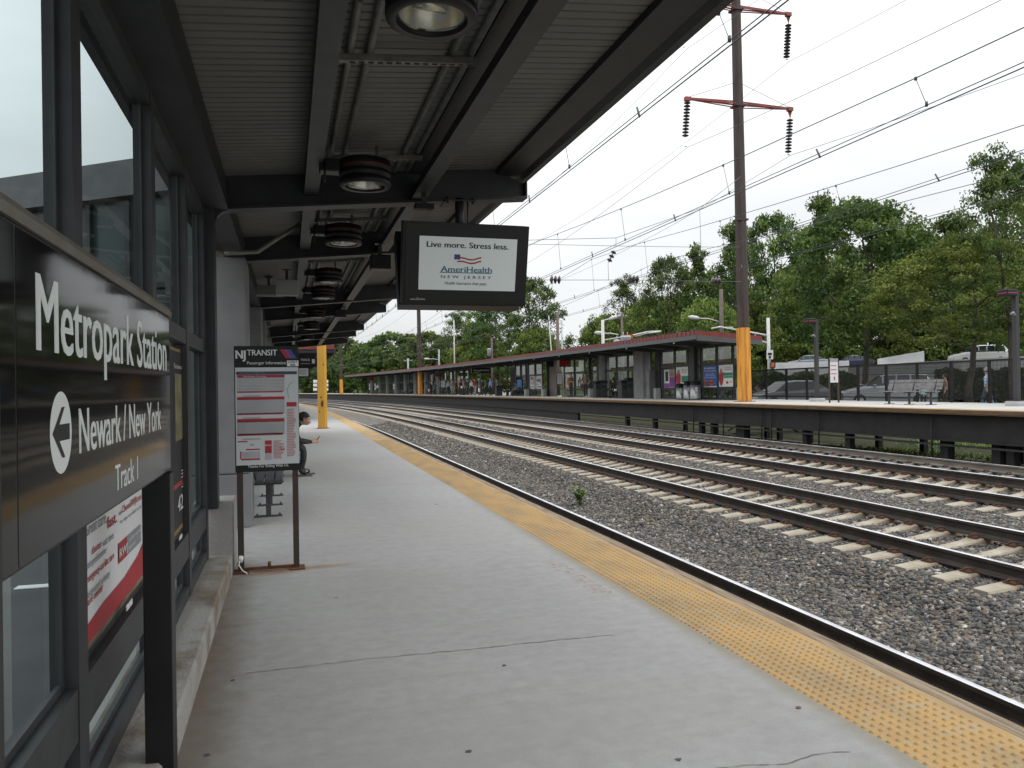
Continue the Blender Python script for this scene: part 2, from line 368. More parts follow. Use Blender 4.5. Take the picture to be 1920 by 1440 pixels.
_co = [n for n in tb.nodes if n.type == 'TEX_COORD'][0]; tb.links.new(_co.outputs['Object'], _c.inputs['Vector'])
_r = tb.nodes.new('ShaderNodeValToRGB'); _r.color_ramp.elements[0].position = .50; _r.color_ramp.elements[1].position = .66; tb.links.new(_c.outputs[0], _r.inputs[0])
_m = tb.nodes.new('ShaderNodeMix'); _m.data_type = 'RGBA'; _b = tb.nodes['Principled BSDF']; _src = _b.inputs['Base Color'].links[0].from_socket
tb.links.new(_r.outputs[0], _m.inputs[0]); tb.links.new(_src, _m.inputs[6]); _m.inputs[7].default_value = (.33, .285, .19, 1); tb.links.new(_m.outputs[2], _b.inputs['Base Color'])
# truncated domes of the tactile strip, real geometry up to 24 m
n = 8; dx = .051; dy = .051
xs = np.arange(TACT+.045, EDGE-.11, dx); ys = np.arange(1.6, 24, dy)
X, Y = np.meshgrid(xs, ys); X = X.ravel(); Y = Y.ravel()
a = np.arange(n)*2*np.pi/n
ring0 = np.stack([np.cos(a)*.0155, np.sin(a)*.0155, np.zeros(n)-.0062], 1); ring1 = np.stack([np.cos(a)*.0085, np.sin(a)*.0085, np.zeros(n)+.0015], 1)
dome = np.concatenate([ring0, ring1]); V = (dome[None]+np.stack([X, Y, 0*X], 1)[:, None]).reshape(-1, 3)
q = np.array([[k, (k+1) % n, n+(k+1) % n, n+k] for k in range(n)]+[[n, n+1, n+2, n+3], [n, n+3, n+4, n+7], [n+4, n+5, n+6, n+7]])
F = (q[None]+(np.arange(len(X))*2*n)[:, None, None]).reshape(-1, 4)
tac = mb.build('tactile_strip', M_tact); tag(tac, kind='structure')
dm = flatmesh('tactile_domes', V, F, M_tact); tag(dm, kind='structure')
# timber rubbing board along the edge
mb = MB(); mb.lbox(EDGE-.1, EDGE-.035, -3, 60, -.24, -.012); mb.lbox(EDGE-.031, EDGE+.05, -3, 60, -.24, -.026); mb.lbox(EDGE-.1, EDGE+.03, 60.02, 240, -.24, -.02)
tag(mb.build('platform_edge_timber', M_wood), kind='structure')
mb = MB(); mb.lbox(EDGE-.6, EDGE-.35, -3, 240, -1.5, -.3); tag(mb.build('platform_foundation', M_conc), kind='structure')
# cracks in the slab
def crack(pts, w):
    mb = MB(); random.seed(int(pts[0][0]*100)+5); P = []
    for (x0, y0), (x1, y1) in zip(pts[:-1], pts[1:]):
        n = max(2, int(abs(x1-x0)/.03))
        for i in range(n): P.append((x0+(x1-x0)*i/n, y0+(y1-y0)*i/n+random.uniform(-.007, .007)))
    for (a, b) in zip(P[:-1], P[1:]):
        w1 = w*random.uniform(.4, 1.3)
        mb.add([(a[0], a[1]-w1, .003), (b[0], b[1]-w1, .003), (b[0], b[1]+w1, .003), (a[0], a[1]+w1, .003)], [(0, 1, 2, 3)])
    tag(mb.build('platform_crack', mat('crack_dark', (.17, .165, .15), .9)), kind='structure')
crack([(-.25, 4.53), (.46, 4.545), (1.09, 4.51), (1.6, 4.50), (1.98, 4.476)], .0035)
crack([(1.55, 2.80), (1.77, 2.775), (1.95, 2.74), (2.1, 2.762), (2.3, 2.742)], .0028)
# worn red stencil on the slab
mb = MB(); Mst = bpy.data.materials.new('worn_red_stencil'); Mst.use_nodes = True; t = Mst.node_tree; b = t.nodes['Principled BSDF']
b.inputs['Base Color'].default_value = (.50, .20, .18, 1); b.inputs['Roughness'].default_value = .85
nn = nd(t, 'ShaderNodeTexNoise'); nn.inputs['Scale'].default_value = 30; nn.inputs['Detail'].default_value = 6; rr = nd(t, 'ShaderNodeValToRGB')
rr.color_ramp.elements[0].position = .44; rr.color_ramp.elements[1].position = .64; rr.color_ramp.elements[1].color = (.6, .6, .6, 1)
tcn = nd(t, 'ShaderNodeTexCoord'); t.links.new(tcn.outputs['Object'], nn.inputs['Vector']); t.links.new(nn.outputs[0], rr.inputs[0]); t.links.new(rr.outputs[0], b.inputs['Alpha'])
text(mb, 'WATCH THE GAP', (2.17, 6.62, .003), (0.02, -1, 0), (1, 0.02, 0), width=1.24, cap=.15)
tag(mb.build('stencilled_warning', Mst), 'worn red stencilled words WATCH THE GAP on the concrete beside the yellow strip', 'floor lettering')
# ---------------------------------------------------------------- track bed
def bed(D):      # height of the ballast surface across the line
    pts = [(-1, -1.33), (3.2, -1.31), (4.6, -1.27), (5.9, -1.235), (6.9, -1.12), (7.5, -.92), (8.0, -.875), (10.0, -.785), (10.6, -.75), (11.4, -.735), (12.0, -.72), (13.8, -.60), (14.4, -.68), (15.0, -.84), (17.0, -.75), (18.2, -.76), (20, -1.0), (23, -1.15), (25, -1.1), (60, .2)]
    for (a, za), (b, zb) in zip(pts[:-1], pts[1:]):
        if D <= b: return za+(zb-za)*(D-a)/(b-a)
    return .2
def stone_mat(name, rnd):
    m = bpy.data.materials.new(name); m.use_nodes = True; t = m.node_tree; b = t.nodes['Principled BSDF']; L = t.links
    b.inputs['Roughness'].default_value = .9; b.inputs['Specular IOR Level'].default_value = .25
    r = nd(t, 'ShaderNodeValToRGB'); cr = r.color_ramp
    for p, c in [(0, (.045, .045, .046)), (.3, (.10, .099, .098)), (.5, (.17, .164, .154)), (.66, (.18, .138, .10)), (.85, (.25, .225, .19)), (1, (.46, .44, .40))]:
        if p == 0: cr.elements[0].color = (*c, 1); cr.elements[0].position = 0
        elif p == 1: cr.elements[-1].color = (*c, 1)
        else:
            e = cr.elements.new(p); e.color = (*c, 1)
    if rnd:
        at = nd(t, 'ShaderNodeAttribute'); at.attribute_name = 'shade'; L.new(at.outputs['Fac'], r.inputs[0]); L.new(r.outputs[0], b.inputs['Base Color'])
    else:
        co = nd(t, 'ShaderNodeTexCoord'); v = nd(t, 'ShaderNodeTexVoronoi'); v.inputs['Scale'].default_value = 18; L.new(co.outputs['Object'], v.inputs['Vector'])
        sp = nd(t, 'ShaderNodeSeparateColor'); L.new(v.outputs['Color'], sp.inputs[0]); L.new(sp.outputs[0], r.inputs[0])
        L.new(r.outputs[0], b.inputs['Base Color'])
        bp = nd(t, 'ShaderNodeBump'); bp.inputs['Distance'].default_value = .04; bp.inputs['Strength'].default_value = 1; bp.invert = True
        L.new(v.outputs['Distance'], bp.inputs['Height']); L.new(bp.outputs[0], b.inputs['Normal'])
    return m
M_bed = stone_mat('ballast_bed', False); M_stone = stone_mat('ballast_stone', True)
Ds = [-30, -12, -3.2, 3.2, 4.6, 5.9, 6.9, 7.5, 8.0, 10.0, 10.6, 11.4, 12.0, 13.8, 14.4, 15.0, 17.0, 18.2, 20, 23]
zz = {-30: -.3, -12: -.3, -3.2: -.3}
prof = [(D, -1.22 if D in zz else bed(D)) for D in Ds[2:]]
mb = MB(); mb.loft(prof, -4, 420, closed=False); tag(mb.build('ballast_bed', M_bed), kind='structure')
# loose stones
rng = np.random.default_rng(3)
def stones(n, s0, s1, d0, d1, size, pw=1.0):
    ss = s0+(s1-s0)*rng.random(n)**pw; DD = d0+(d1-d0)*rng.random(n)
    return np.stack([DD, ss, size*(.55+.9*rng.random(n)**1.5)], 1)
P = np.concatenate([stones(27000, 3.5, 13, 5.72, 7.85, .0265), stones(24000, 13, 30, 5.72, 7.85, .029), stones(12500, 6, 16, 7.85, 9.9, .0265), stones(14000, 16, 34, 7.85, 9.9, .028),
                    stones(16000, 8, 18, 9.9, 11.8, .024), stones(14000, 18, 36, 9.9, 11.8, .029), stones(14000, 10, 34, 11.8, 13.8, .028), stones(8000, 12, 40, 13.8, 17.4, .034),
                    stones(9000, 30, 60, 5.7, 7.8, .042), stones(5000, 34, 60, 8, 11.9, .05), stones(2500, 12, 32, 17.4, 21, .05)])
zb = np.array([bed(d) for d in P[:, 0]])
ico = bmesh.new(); bmesh.ops.create_icosphere(ico, subdivisions=1, radius=1); iv = np.array([v.co[:] for v in ico.verts]); ifc = np.array([[v.index for v in f.verts] for f in ico.faces]); ico.free()
N = len(P); A = rng.random((N, 3))*2*np.pi
def rotm(A):
    c, s = np.cos(A), np.sin(A); o = np.ones(len(A)); z = np.zeros(len(A))
    Rz = np.stack([c[:, 0], -s[:, 0], z, s[:, 0], c[:, 0], z, z, z, o], 1).reshape(-1, 3, 3); Rx = np.stack([o, z, z, z, c[:, 1], -s[:, 1], z, s[:, 1], c[:, 1]], 1).reshape(-1, 3, 3)
    return Rz @ Rx
oc = np.array([[1, 0, 0], [-1, 0, 0], [0, 1, 0], [0, -1, 0], [0, 0, 1], [0, 0, -1]], float); of = np.array([[0, 2, 4], [2, 1, 4], [1, 3, 4], [3, 0, 4], [2, 0, 5], [1, 2, 5], [3, 1, 5], [0, 3, 5]])
cub = np.array([[x, y, z] for z in (-1, 1) for y in (-1, 1) for x in (-1, 1)], float)*.72; cf = np.array([[0, 2, 3, 1], [4, 5, 7, 6], [0, 1, 5, 4], [2, 6, 7, 3], [0, 4, 6, 2], [1, 3, 7, 5]])
sc = np.stack([P[:, 2]*(.8+.6*rng.random(N)), P[:, 2]*(.6+.5*rng.random(N)), P[:, 2]*(.45+.4*rng.random(N))], 1)
jit = 1+(rng.random((N, 8, 3))-.5)*1.0
V = (cub[None]*jit)*sc[:, None]; V = np.einsum('nij,nkj->nki', rotm(np.stack([A[:, 0], (A[:, 1]-np.pi)*.22, A[:, 2]], 1)), V)
cvs = np.array([cv(s) for s in P[:, 1]])
V = V+np.stack([P[:, 0]+cvs, P[:, 1], zb+rng.random(N)*.02-.008], 1)[:, None]
F = (cf[None]+(np.arange(N)*8)[:, None, None]).reshape(-1, 4)
st = flatmesh('ballast_stones', V.reshape(-1, 3), F, M_stone)
at = st.data.attributes.new('shade', 'FLOAT', 'POINT'); sh = np.clip(rng.beta(1.3, 1.9, N)+(rng.random(N) > .955)*.4, 0, 1); at.data.foreach_set('value', np.repeat(sh, 8).astype(np.float32))
tag(st, 'loose grey and brown crushed stones lying between the railway tracks', 'gravel', kind='stuff')
# ---------------------------------------------------------------- tracks
M_rail = mat('rail_side_rust', (.055, .045, .04), .6, c2=(.035, .028, .024), scale=6, metal=.3)
M_rail2 = mat('pale_rail_side', (.19, .17, .14), .7, c2=(.12, .10, .085), scale=6, stretch=(1, .3, 1))
M_head = mat('polished_rail_head', (.85, .85, .87), .42, c2=(.6, .6, .63), scale=2, metal=1)
M_tie = mat('concrete_tie', (.36, .33, .27), .9, c2=(.27, .23, .17), scale=5, bump=.3)
t = M_tie.node_tree; b = t.nodes['Principled BSDF']; src = b.inputs['Base Color'].links[0].from_socket; co_ = [n for n in t.nodes if n.type == 'TEX_COORD'][0]
sx = nd(t, 'ShaderNodeSeparateXYZ'); t.links.new(co_.outputs['Object'], sx.inputs[0]); ab = nd(t, 'ShaderNodeMath'); ab.operation = 'ABSOLUTE'; t.links.new(sx.outputs['X'], ab.inputs[0])
sb_ = nd(t, 'ShaderNodeMath'); sb_.operation = 'SUBTRACT'; sb_.inputs[1].default_value = .72; t.links.new(ab.outputs[0], sb_.inputs[0]); a2 = nd(t, 'ShaderNodeMath'); a2.operation = 'ABSOLUTE'; t.links.new(sb_.outputs[0], a2.inputs[0])
no = nd(t, 'ShaderNodeTexNoise'); no.inputs['Scale'].default_value = 14; no.inputs['Detail'].default_value = 5; ge = nd(t, 'ShaderNodeNewGeometry'); t.links.new(ge.outputs['Position'], no.inputs['Vector'])
ad = nd(t, 'ShaderNodeMath'); ad.operation = 'MULTIPLY_ADD'; ad.inputs[1].default_value = .35; t.links.new(no.outputs[0], ad.inputs[0]); t.links.new(a2.outputs[0], ad.inputs[2])
mr = nd(t, 'ShaderNodeMapRange'); mr.inputs['From Min'].default_value = .20; mr.inputs['From Max'].default_value = .45; mr.inputs['To Min'].default_value = .75; mr.inputs['To Max'].default_value = .0; t.links.new(ad.outputs[0], mr.inputs[0])
mx_ = nd(t, 'ShaderNodeMix'); mx_.data_type = 'RGBA'; t.links.new(mr.outputs[0], mx_.inputs[0]); t.links.new(src, mx_.inputs[6]); mx_.inputs[7].default_value = (.20, .10, .045, 1); t.links.new(mx_.outputs[2], b.inputs['Base Color'])
M_tie2 = mat('grey_concrete_tie', (.22, .22, .21), .9, c2=(.15, .15, .14), scale=5, bump=.3)
M_clip = mat('rusty_clip', (.13, .06, .035), .9, c2=(.06, .03, .02), scale=30)
def rail(parent, D, z, s1, m=None, s0=-3, zoff=0):
    p = [(-.075, 0), (.075, 0), (.075, .012), (.02, .03), (.009, .05), (.009, .135), (.036, .148), (.036, .182)]
    pr = [(D+a, z-.19+b) for a, b in p]+[(D-.036, z-.19+.182), (D-.036, z-.19+.148), (D-.009, z-.19+.135), (D-.009, z-.19+.05), (D-.02, z-.19+.03), (D-.075, z-.19+.012)]
    mb = MB(); mb.loft(pr, s0, s1); 
    hp = [(D-.035, z-.0075), (D+.035, z-.0075), (D+.035, z-.003), (D+.025, z), (D-.025, z), (D-.035, z-.003)]; mb.loft(hp, s0, s1, mi=1)
    o = mb.build('rail', [m or M_rail, M_head], parent)
    return o
def tie_mesh(half, cant, mtie, near_full=True):
    secs = [(-half, .0, .12), (-half+.05, .0, .125), (-.95, .0, .135), (-.62, .0, .13), (-.42, -.035, .115), (0, -.05, .105), (.42, -.035, .115), (.62, 0, .13), (.95, 0, .135), (half-.05, 0, .125), (half, 0, .12)]
    mb = MB(); vs = []; fs = []
    for (u, dz, w) in secs:
        z = u*cant+dz
        vs += [(u, -w-.02, z-.2), (u, w+.02, z-.2), (u, w, z-.02), (u, w-.02, z), (u, -w+.02, z), (u, -w, z-.02)]
    for i in range(len(secs)-1):
        for k in range(6): fs.append((i*6+k, i*6+(k+1) % 6, (i+1)*6+(k+1) % 6, (i+1)*6+k))
    fs.append((0, 1, 2, 3, 4, 5)); e = (len(secs)-1)*6; fs.append(tuple(e+5-k for k in range(6)))
    mb.add(vs, fs); return mb
def track(Dn, Df, zn, zf, s_first, s_end, label, mtie, mrail=None, rails=(1, 1), clips=34):
    c = (Dn+Df)/2; g = Df-Dn; cant = (zf-zn)/g; zc = (zn+zf)/2-.19
    root = empty('railway_track', (c, s_first, 0), label=label, cat='railway track')
    mat_i = Matrix.Translation((-c, -s_first, 0))
    r = rail(root, Dn, zn, 230, mrail, s0=-3); r.data.transform(mat_i)
    r = rail(root, Df, zf, 230, mrail, s0=-3); r.data.transform(mat_i)
    proto = None; s = s_first; k = 0; rest = MB(); src = tie_mesh(1.30, cant, mtie)
    cl = MB()
    cmesh = None
    while s < s_end:
        if k < 100:
            if proto is None:
                t = src.build('tie', mtie, root); proto = t
                cmesh = []
                for sgn, DD in ((-1, -g/2), (1, g/2)):
                    for side in (-1, 1):
                        cm = MB()
                        u = DD+side*.115; z = u*cant
                        cm.tube([(u-.03*side, -.05, z+.005), (u-.03*side, -.05, z+.05), (u+.03*side, -.02, z+.055), (u+.045*side, .03, z+.02), (u-.03*side, .05, z+.045), (u-.03*side, .05, z+.005)], .013, 5)
                        cm.box(u-.05, u+.05, -.075, .075, z-.01, z+.022); cmesh.append(cm.build('rail_clip', M_clip, t))
            else:
                t = proto.copy(); COL.objects.link(t); t.parent = root
                if k < clips:
                    for c1 in cmesh: c2 = c1.copy(); COL.objects.link(c2); c2.parent = t
            t.location = (cv(s), s-s_first, zc)
            if s > 40: t.rotation_euler = (0, 0, math.atan(1e-3*(s-40)))
        else:
            b = len(rest.v); rest.add([(x+cv(s), y+s-s_first, z+zc) for x, y, z in src.v], src.f)
        s += .61; k += 1
    if rest.v:
        o = rest.build('distant_ties', mtie, root); tag(o, kind='stuff')
    return root
track(4.165, 5.6, -1.10, -1.035, 3.3, 60, 'railway track nearest the camera, half hidden under the yellow platform edge', M_tie2, clips=20)
track(8.23, 9.665, -.625, -.52, 5.2, 110, 'second railway track from the camera, on pale concrete ties with black rails', M_tie)
track(12.13, 13.565, -.465, -.345, 8.2, 100, 'third railway track from the camera, between two other tracks', M_tie)
track(15.1, 16.55, -.60, -.49, 10, 80, 'farthest railway track, with grey ties, beside the opposite platform', M_tie2, M_rail2)
# ---------------------------------------------------------------- weed on the ballast
M_leaf = mat('weed_leaf', (.14, .22, .04), .6, c2=(.08, .14, .03), scale=8)
def weed(px, py, D, h, label, n=60, seed=1):
    p = onz(px, py, bed(D)); random.seed(seed); root = empty('weed_plant', p, label=label, cat='weed')
    st = MB(); lf = MB()
    for i in range(8):
        a = random.uniform(0, 6.28); l = random.uniform(.5, 1)*h; top = Vector((math.cos(a)*l*.4, math.sin(a)*l*.4, l))
        st.tube([(0, 0, 0), top*.5+Vector((0, 0, .04)), top], [.006, .005, .003], 5)
        for j in range(n//8):
            c = top*random.uniform(.2, 1); d = Vector((random.uniform(-1, 1), random.uniform(-1, 1), random.uniform(-.2, .8))).normalized(); x = d.cross(Vector((0, 0, 1))).normalized(); w = h*.07; L_ = h*.26
            lf.add([c, c+d*L_*.5+x*w, c+d*L_, c+d*L_*.5-x*w], [(0, 1, 2, 3)])
    st.build('stem', M_leaf, root); lf.build('leaves', M_leaf, root)
weed(1087, 946, 6.6, .45, 'small green weed growing alone in the ballast between the first two tracks', 150, 3)
# ---------------------------------------------------------------- ground beyond
M_asph = mat('asphalt', (.085, .085, .088), .9, c2=(.06, .06, .062), scale=1.2, detail=7, bump=.25, bscale=90)
M_grass = mat('grass_ground', (.06, .085, .028), .95, spec=.05, c2=(.035, .05, .018), scale=.8, detail=8, bump=.6, bscale=6)
M_dirt = mat('dirt_ground', (.06, .055, .04), .95, spec=.05, c2=(.03, .04, .016), scale=2.5, detail=8, bump=.5, bscale=10)
def grid_ground():
    nx, ny = 120, 120; xs = np.linspace(-900, 1100, nx); ys = np.linspace(-300, 1700, ny)
    return xs, ys
mb = MB(); vs = []; fs = []
rows = [-300, -50, -4, 20, 45, 75, 110, 160, 230, 320, 420, 600, 1000, 2000]; offs = [23, 28.6, 31.5, 34, 52, 62, 75, 100, 160, 300, 900, 1600]
def hill_z(D, s):
    z = .18
    if D > 58: z += min(1, (D-58)/60)*5*min(1, max(0, (s-20)/60))
    if s > 150: z += min(14, (s-150)*.075)*min(1, max(0, (D-40)/40))
    return z
for s in rows:
    for i, D in enumerate(offs): vs.append((D+(cv(min(s, 420))), s, -1.15 if i == 0 else (-.95 if i == 1 else .1) if i < 3 else hill_z(D, s)))
n = len(offs)
for i in range(len(rows)-1):
    for k in range(n-1): fs.append((i*n+k, i*n+k+1, (i+1)*n+k+1, (i+1)*n+k))
mb.add(vs, fs)
for q_ in range(len(fs)):
    if q_ % (n-1) < 1: mb.m[q_] = 1
tag(mb.build('ground_beyond_tracks', [M_grass, M_dirt]), kind='structure')
mb = MB(); mb.lbox(31.6, 51, -60, 240, .19, .215); tag(mb.build('parking_lot', M_asph), kind='structure')
mb = MB(); 
for k in range(26): mb.bar((35.5, 12+k*2.8, .222), (40, 12+k*2.8, .222), .1, .008)
tag(mb.build('parking_bay_lines', M_white), kind='structure')
mb = MB(); mb.add([(-900, -300, -.35), (-3.2, -300, -.35), (-3.2, 2000, -.35), (-900, 2000, -.35)], [(0, 1, 2, 3)]); tag(mb.build('ground_behind_shelter', M_grass), kind='structure')
mb = MB(); mb.box(-45, -1.16, -10, 120, -.3, -.02); tag(mb.build('station_road', M_asph), kind='structure')
mb = MB(); a = onz(30, 1103, -.016); b_ = onz(128, 1096, -.016); mb.bar((a.x, a.y, -.012), (b_.x, b_.y, -.012), .11, .008); tag(mb.build('road_line', M_white), kind='structure')
# far ground closing the track corridor
mb = MB(); mb.add([(-900, 400, -1.0), (100, 400, -1.0), (100, 2500, -1.0), (-900, 2500, -1.0)], [(0, 1, 2, 3)]); tag(mb.build('far_ground', M_grass), kind='structure')
# grass and weeds under the far platform
rg = np.random.default_rng(8); n = 34000
px_ = 18.6+rg.random(n)*9; ps = 14+rg.random(n)*34; keep = ((np.sin(px_*1.3+ps*.45)+np.sin(ps*1.1)*.6+rg.random(n)*1.2) > .7) & (ps < 27) & (px_ > 20.5); px_ = px_[keep]; ps = ps[keep]; n = len(ps)
zb = np.array([bed(d) if d < 23 else -1.15+(d-23)*.035 for d in px_]); ang = rg.random(n)*6.28; hh = .06+.13*rg.random(n); w = .02+.03*rg.random(n); le = rg.random(n)*.15
b0 = np.stack([px_, ps, zb-.02], 1); dx_ = np.stack([np.cos(ang)*w, np.sin(ang)*w, 0*w], 1); tip = b0+np.stack([np.sin(ang)*le, np.cos(ang)*le, hh], 1)
V = np.stack([b0-dx_, b0+dx_, tip], 1).reshape(-1, 3); F = np.arange(3*n).reshape(-1, 3)
g = flatmesh('grass', V, F, mat('bright_grass', (.20, .30, .06), .8, c2=(.13, .21, .04), scale=1)); tag(g, 'green grass and weeds growing under the opposite platform', 'grass', kind='stuff')
# ================================================================== NEAR SHELTER AND CANOPY
ZC = lambda X: 3.42+.09*(X+.65)             # underside of the roof deck
ZB = lambda X: 3.12+.0893*(X+.6)            # underside of the cross beams
SH = wroot('station_shelter', (-.7, 7, 0), label='long dark platform shelter with glass wall and cantilevered metal canopy over the near platform', cat='station shelter')
mb = MB(); vs = []; fs = []; y = -1.5; ys_ = []
while y < 30.6: ys_ += [(y, 0), (y+.066, 0), (y+.070, .012), (y+.082, .012)]; y += .086
for (yy, dz) in ys_: vs += [(-.92, yy, ZC(-.92)+dz), (2.2, yy, ZC(2.2)+dz)]
for i in range(len(ys_)-1): fs.append((i*2, i*2+1, i*2+3, i*2+2))
mb.add(vs, fs)
mb.add([(-.92, -1.5, ZC(-.92)+.1), (2.3, -1.5, ZC(2.3)+.1), (2.3, 30.6, ZC(2.3)+.1), (-.92, 30.6, ZC(-.92)+.1)], [(0, 1, 2, 3)])
mb.build('roof_deck', M_deck, SH)
mb = MB(); 
for (a, b) in ((-1.5, 30.6),):
    mb.loft([(2.14, 3.60), (2.19, 3.555), (2.25, 3.56), (2.25, 3.86), (2.20, 3.88), (2.14, 3.84)], a, b); mb.loft([(1.93, 3.60), (2.138, 3.58), (2.138, 3.70), (1.93, 3.70)], a, b)
mb.build('gutter', M_steel, SH)
mb = MB(); mb.loft([(2.205, 3.885), (2.285, 3.855), (2.29, 3.90), (2.21, 3.98)], -1.5, 30.6); mb.box(-1.3, 2.28, 30.6, 30.66, 3.5, 3.95); mb.build('red_coping', M_red, SH)
mb = MB(); mb.box(-.97, -.92, -1.5, 30.6, 3.33, 3.52); mb.box(-.668, -.47, -1.5, 30.6, 3.13, 3.35); mb.box(-.668, -.55, -1.5, 30.6, 3.352, 3.42); mb.build('header_beam', M_steel, SH)
for k, yb in enumerate([1.2, 7.05, 9.8, 15.2, 18.0, 23.4, 26.2, 30.2]):
    mb = MB(); x0, x1 = -.66, 2.20; hb = .085
    for (xa, xb) in ((x0, x1),):
        za, zb2 = ZB(xa), ZB(xb)
        for (w0, w1, o0, o1) in ((-hb, hb, 0, .022),):
            mb.add([(xa, yb+w0, za+o0), (xb, yb+w0, zb2+o0), (xb, yb+w1, zb2+o0), (xa, yb+w1, za+o0), (xa, yb+w0, za+o1), (xb, yb+w0, zb2+o1), (xb, yb+w1, zb2+o1), (xa, yb+w1, za+o1)], [(0, 3, 2, 1), (4, 5, 6, 7), (0, 1, 5, 4), (2, 3, 7, 6), (1, 2, 6, 5), (0, 4, 7, 3)])
        mb.add([(xa, yb-.008, za+.022), (xb, yb-.008, zb2+.022), (xb, yb+.008, zb2+.022), (xa, yb+.008, za+.022), (xa, yb-.008, ZC(xa)-.002), (xb, yb-.008, zb2+.16), (xb, yb+.008, zb2+.16), (xa, yb+.008, ZC(xa)-.002), (1.9, yb-.008, ZC(1.9)-.002), (1.9, yb+.008, ZC(1.9)-.002)],
               [(0, 1, 5, 8, 4), (3, 7, 9, 6, 2), (1, 2, 6, 5)])
        mb.add([(xb, yb-hb, zb2), (xb+.015, yb-hb, zb2), (xb+.015, yb+hb, zb2), (xb, yb+hb, zb2), (xb, yb-hb, zb2+.16), (xb+.015, yb-hb, zb2+.16), (xb+.015, yb+hb, zb2+.16), (xb, yb+hb, zb2+.16)], [(0, 3, 2, 1), (4, 5, 6, 7), (0, 1, 5, 4), (2, 3, 7, 6), (1, 2, 6, 5), (0, 4, 7, 3)])
    mb.build('cross_beam', M_steel, SH)
for (xa, xb) in ((.16, .28), (1.10, 1.23)):
    mb = MB(); xm = (xa+xb)/2; mb.box(xa, xb, -1.5, 30.4, 3.30, 3.318); mb.box(xm-.006, xm+.006, -1.5, 30.4, 3.318, 3.47); mb.box(xa, xb, -1.5, 30.4, ZC(xa)-.03, ZC(xa)-.012)
    mb.build('long_beam', M_frame, SH)
# steel post and knee at the first beam
mb = MB(); mb.box(-.672, -.585, 6.95, 7.14, .58, 3.13); mb.add([(-.585, 7.0, 3.132), (-.585, 7.0, 3.0), (-.565, 7.0, 3.07), (-.52, 7.0, 3.115), (-.45, 7.0, 3.135), (-.585, 7.1, 3.132), (-.585, 7.1, 3.0), (-.565, 7.1, 3.07), (-.52, 7.1, 3.115), (-.45, 7.1, 3.135)],
    [(0, 1, 2, 3, 4), (5, 9, 8, 7, 6), (1, 6, 7, 2), (2, 7, 8, 3), (3, 8, 9, 4)]); mb.build('steel_post', M_steel, SH)
mb = MB(); mb.box(-.80, -.47, 7.08, 7.52, .0, .62, bev=.02); mb.build('concrete_base', M_conc, SH)
for y0, d in ((9.4, .75), (14.85, .7), (17.7, .6), (23.1, .6), (25.9, .6), (29.9, .6)):
    mb = MB(); mb.box(-1.1, -.45, y0, y0+d, .62, ZB(-.45)-.004, bev=.025); mb.box(-1.12, -.43, y0-.02, y0+d+.02, 0, .615, bev=.02); mb.build('concrete_pier', M_pier, SH)
mb = MB(); mb.loft([(-.80, 0), (-.48, 0), (-.48, .145), (-.495, .16), (-.80, .175)], -1.5, 7.075); mb.build('wall_ledge', mat('stained_ledge', (.32, .31, .29), .92, c2=(.17, .135, .10), scale=2.6, detail=9, bump=.4, bscale=40, lo=.38, hi=.58), SH)
# glass wall of the first bays: frames, panes
def glass_wall(X, ys, hz, parent, wm=.06, dep=.085, inward=-1, lower=True, mframe=None, mglass=None, tops=3.13):
    first = True
    for (ya, yb) in zip(ys[:-1], ys[1:]):
        fr = MB(); fr.box(X-dep, X, yb-wm, yb+wm, .176, tops)
        if first: fr.box(X-dep, X, ya-wm, ya+wm, .176, tops); first = False
        for (z0, z1) in hz: fr.box(X-dep+.004, X-.004, ya+wm, yb-wm, z0, z1)
        lv = [h[1] for h in hz]; 
        for (a, b) in zip(hz[:-1], hz[1:]):     # slim glazing stops
            fr.box(X-.062, X-.042, ya+wm, ya+wm+.028, a[1], b[0]); fr.box(X-.062, X-.042, yb-wm-.028, yb-wm, a[1], b[0]); fr.box(X-.06, X-.044, ya+wm+.028, yb-wm-.028, a[1], a[1]+.028)
        fo = fr.build('window_frame', mframe or M_frame, parent)
        for (a, b) in zip(hz[:-1], hz[1:]):
            g = MB(); g.add([(X-.05, ya+wm, a[1]), (X-.05, yb-wm, a[1]), (X-.05, yb-wm, b[0]), (X-.05, ya+wm, b[0])], [(0, 1, 2, 3)]); g.build('window_pane', mglass or M_glass, fo)
M_glass = glass('window_glass', (.72, .82, .82), 1.5)
HZ = [(.176, .25), (.45, .62), (1.90, 2.0), (3.05, 3.13)]
glass_wall(-.66, [-.2, 1.35, 2.84, 4.36, 5.72, 6.89], HZ, SH)
glass_wall(-1.0, [10.2, 11.7, 13.2, 14.8], HZ, SH)
glass_wall(-1.0, [18.4, 19.9, 21.5, 23.0], HZ, SH)
mb = MB()
for a, b in ((10.15, 14.85), (18.3, 23.1), (15.55, 17.7), (23.7, 25.9), (26.5, 29.9)): mb.box(-1.12, -.97, a, b, 0, .175)
mb.box(-1.12, -1.0, 15.55, 17.7, .176, 3.13); mb.box(-1.12, -1.0, 23.7, 25.9, .176, 3.13); mb.box(-1.12, -1.0, 26.5, 29.9, .176, 3.13); mb.build('rear_wall', M_pier, SH)
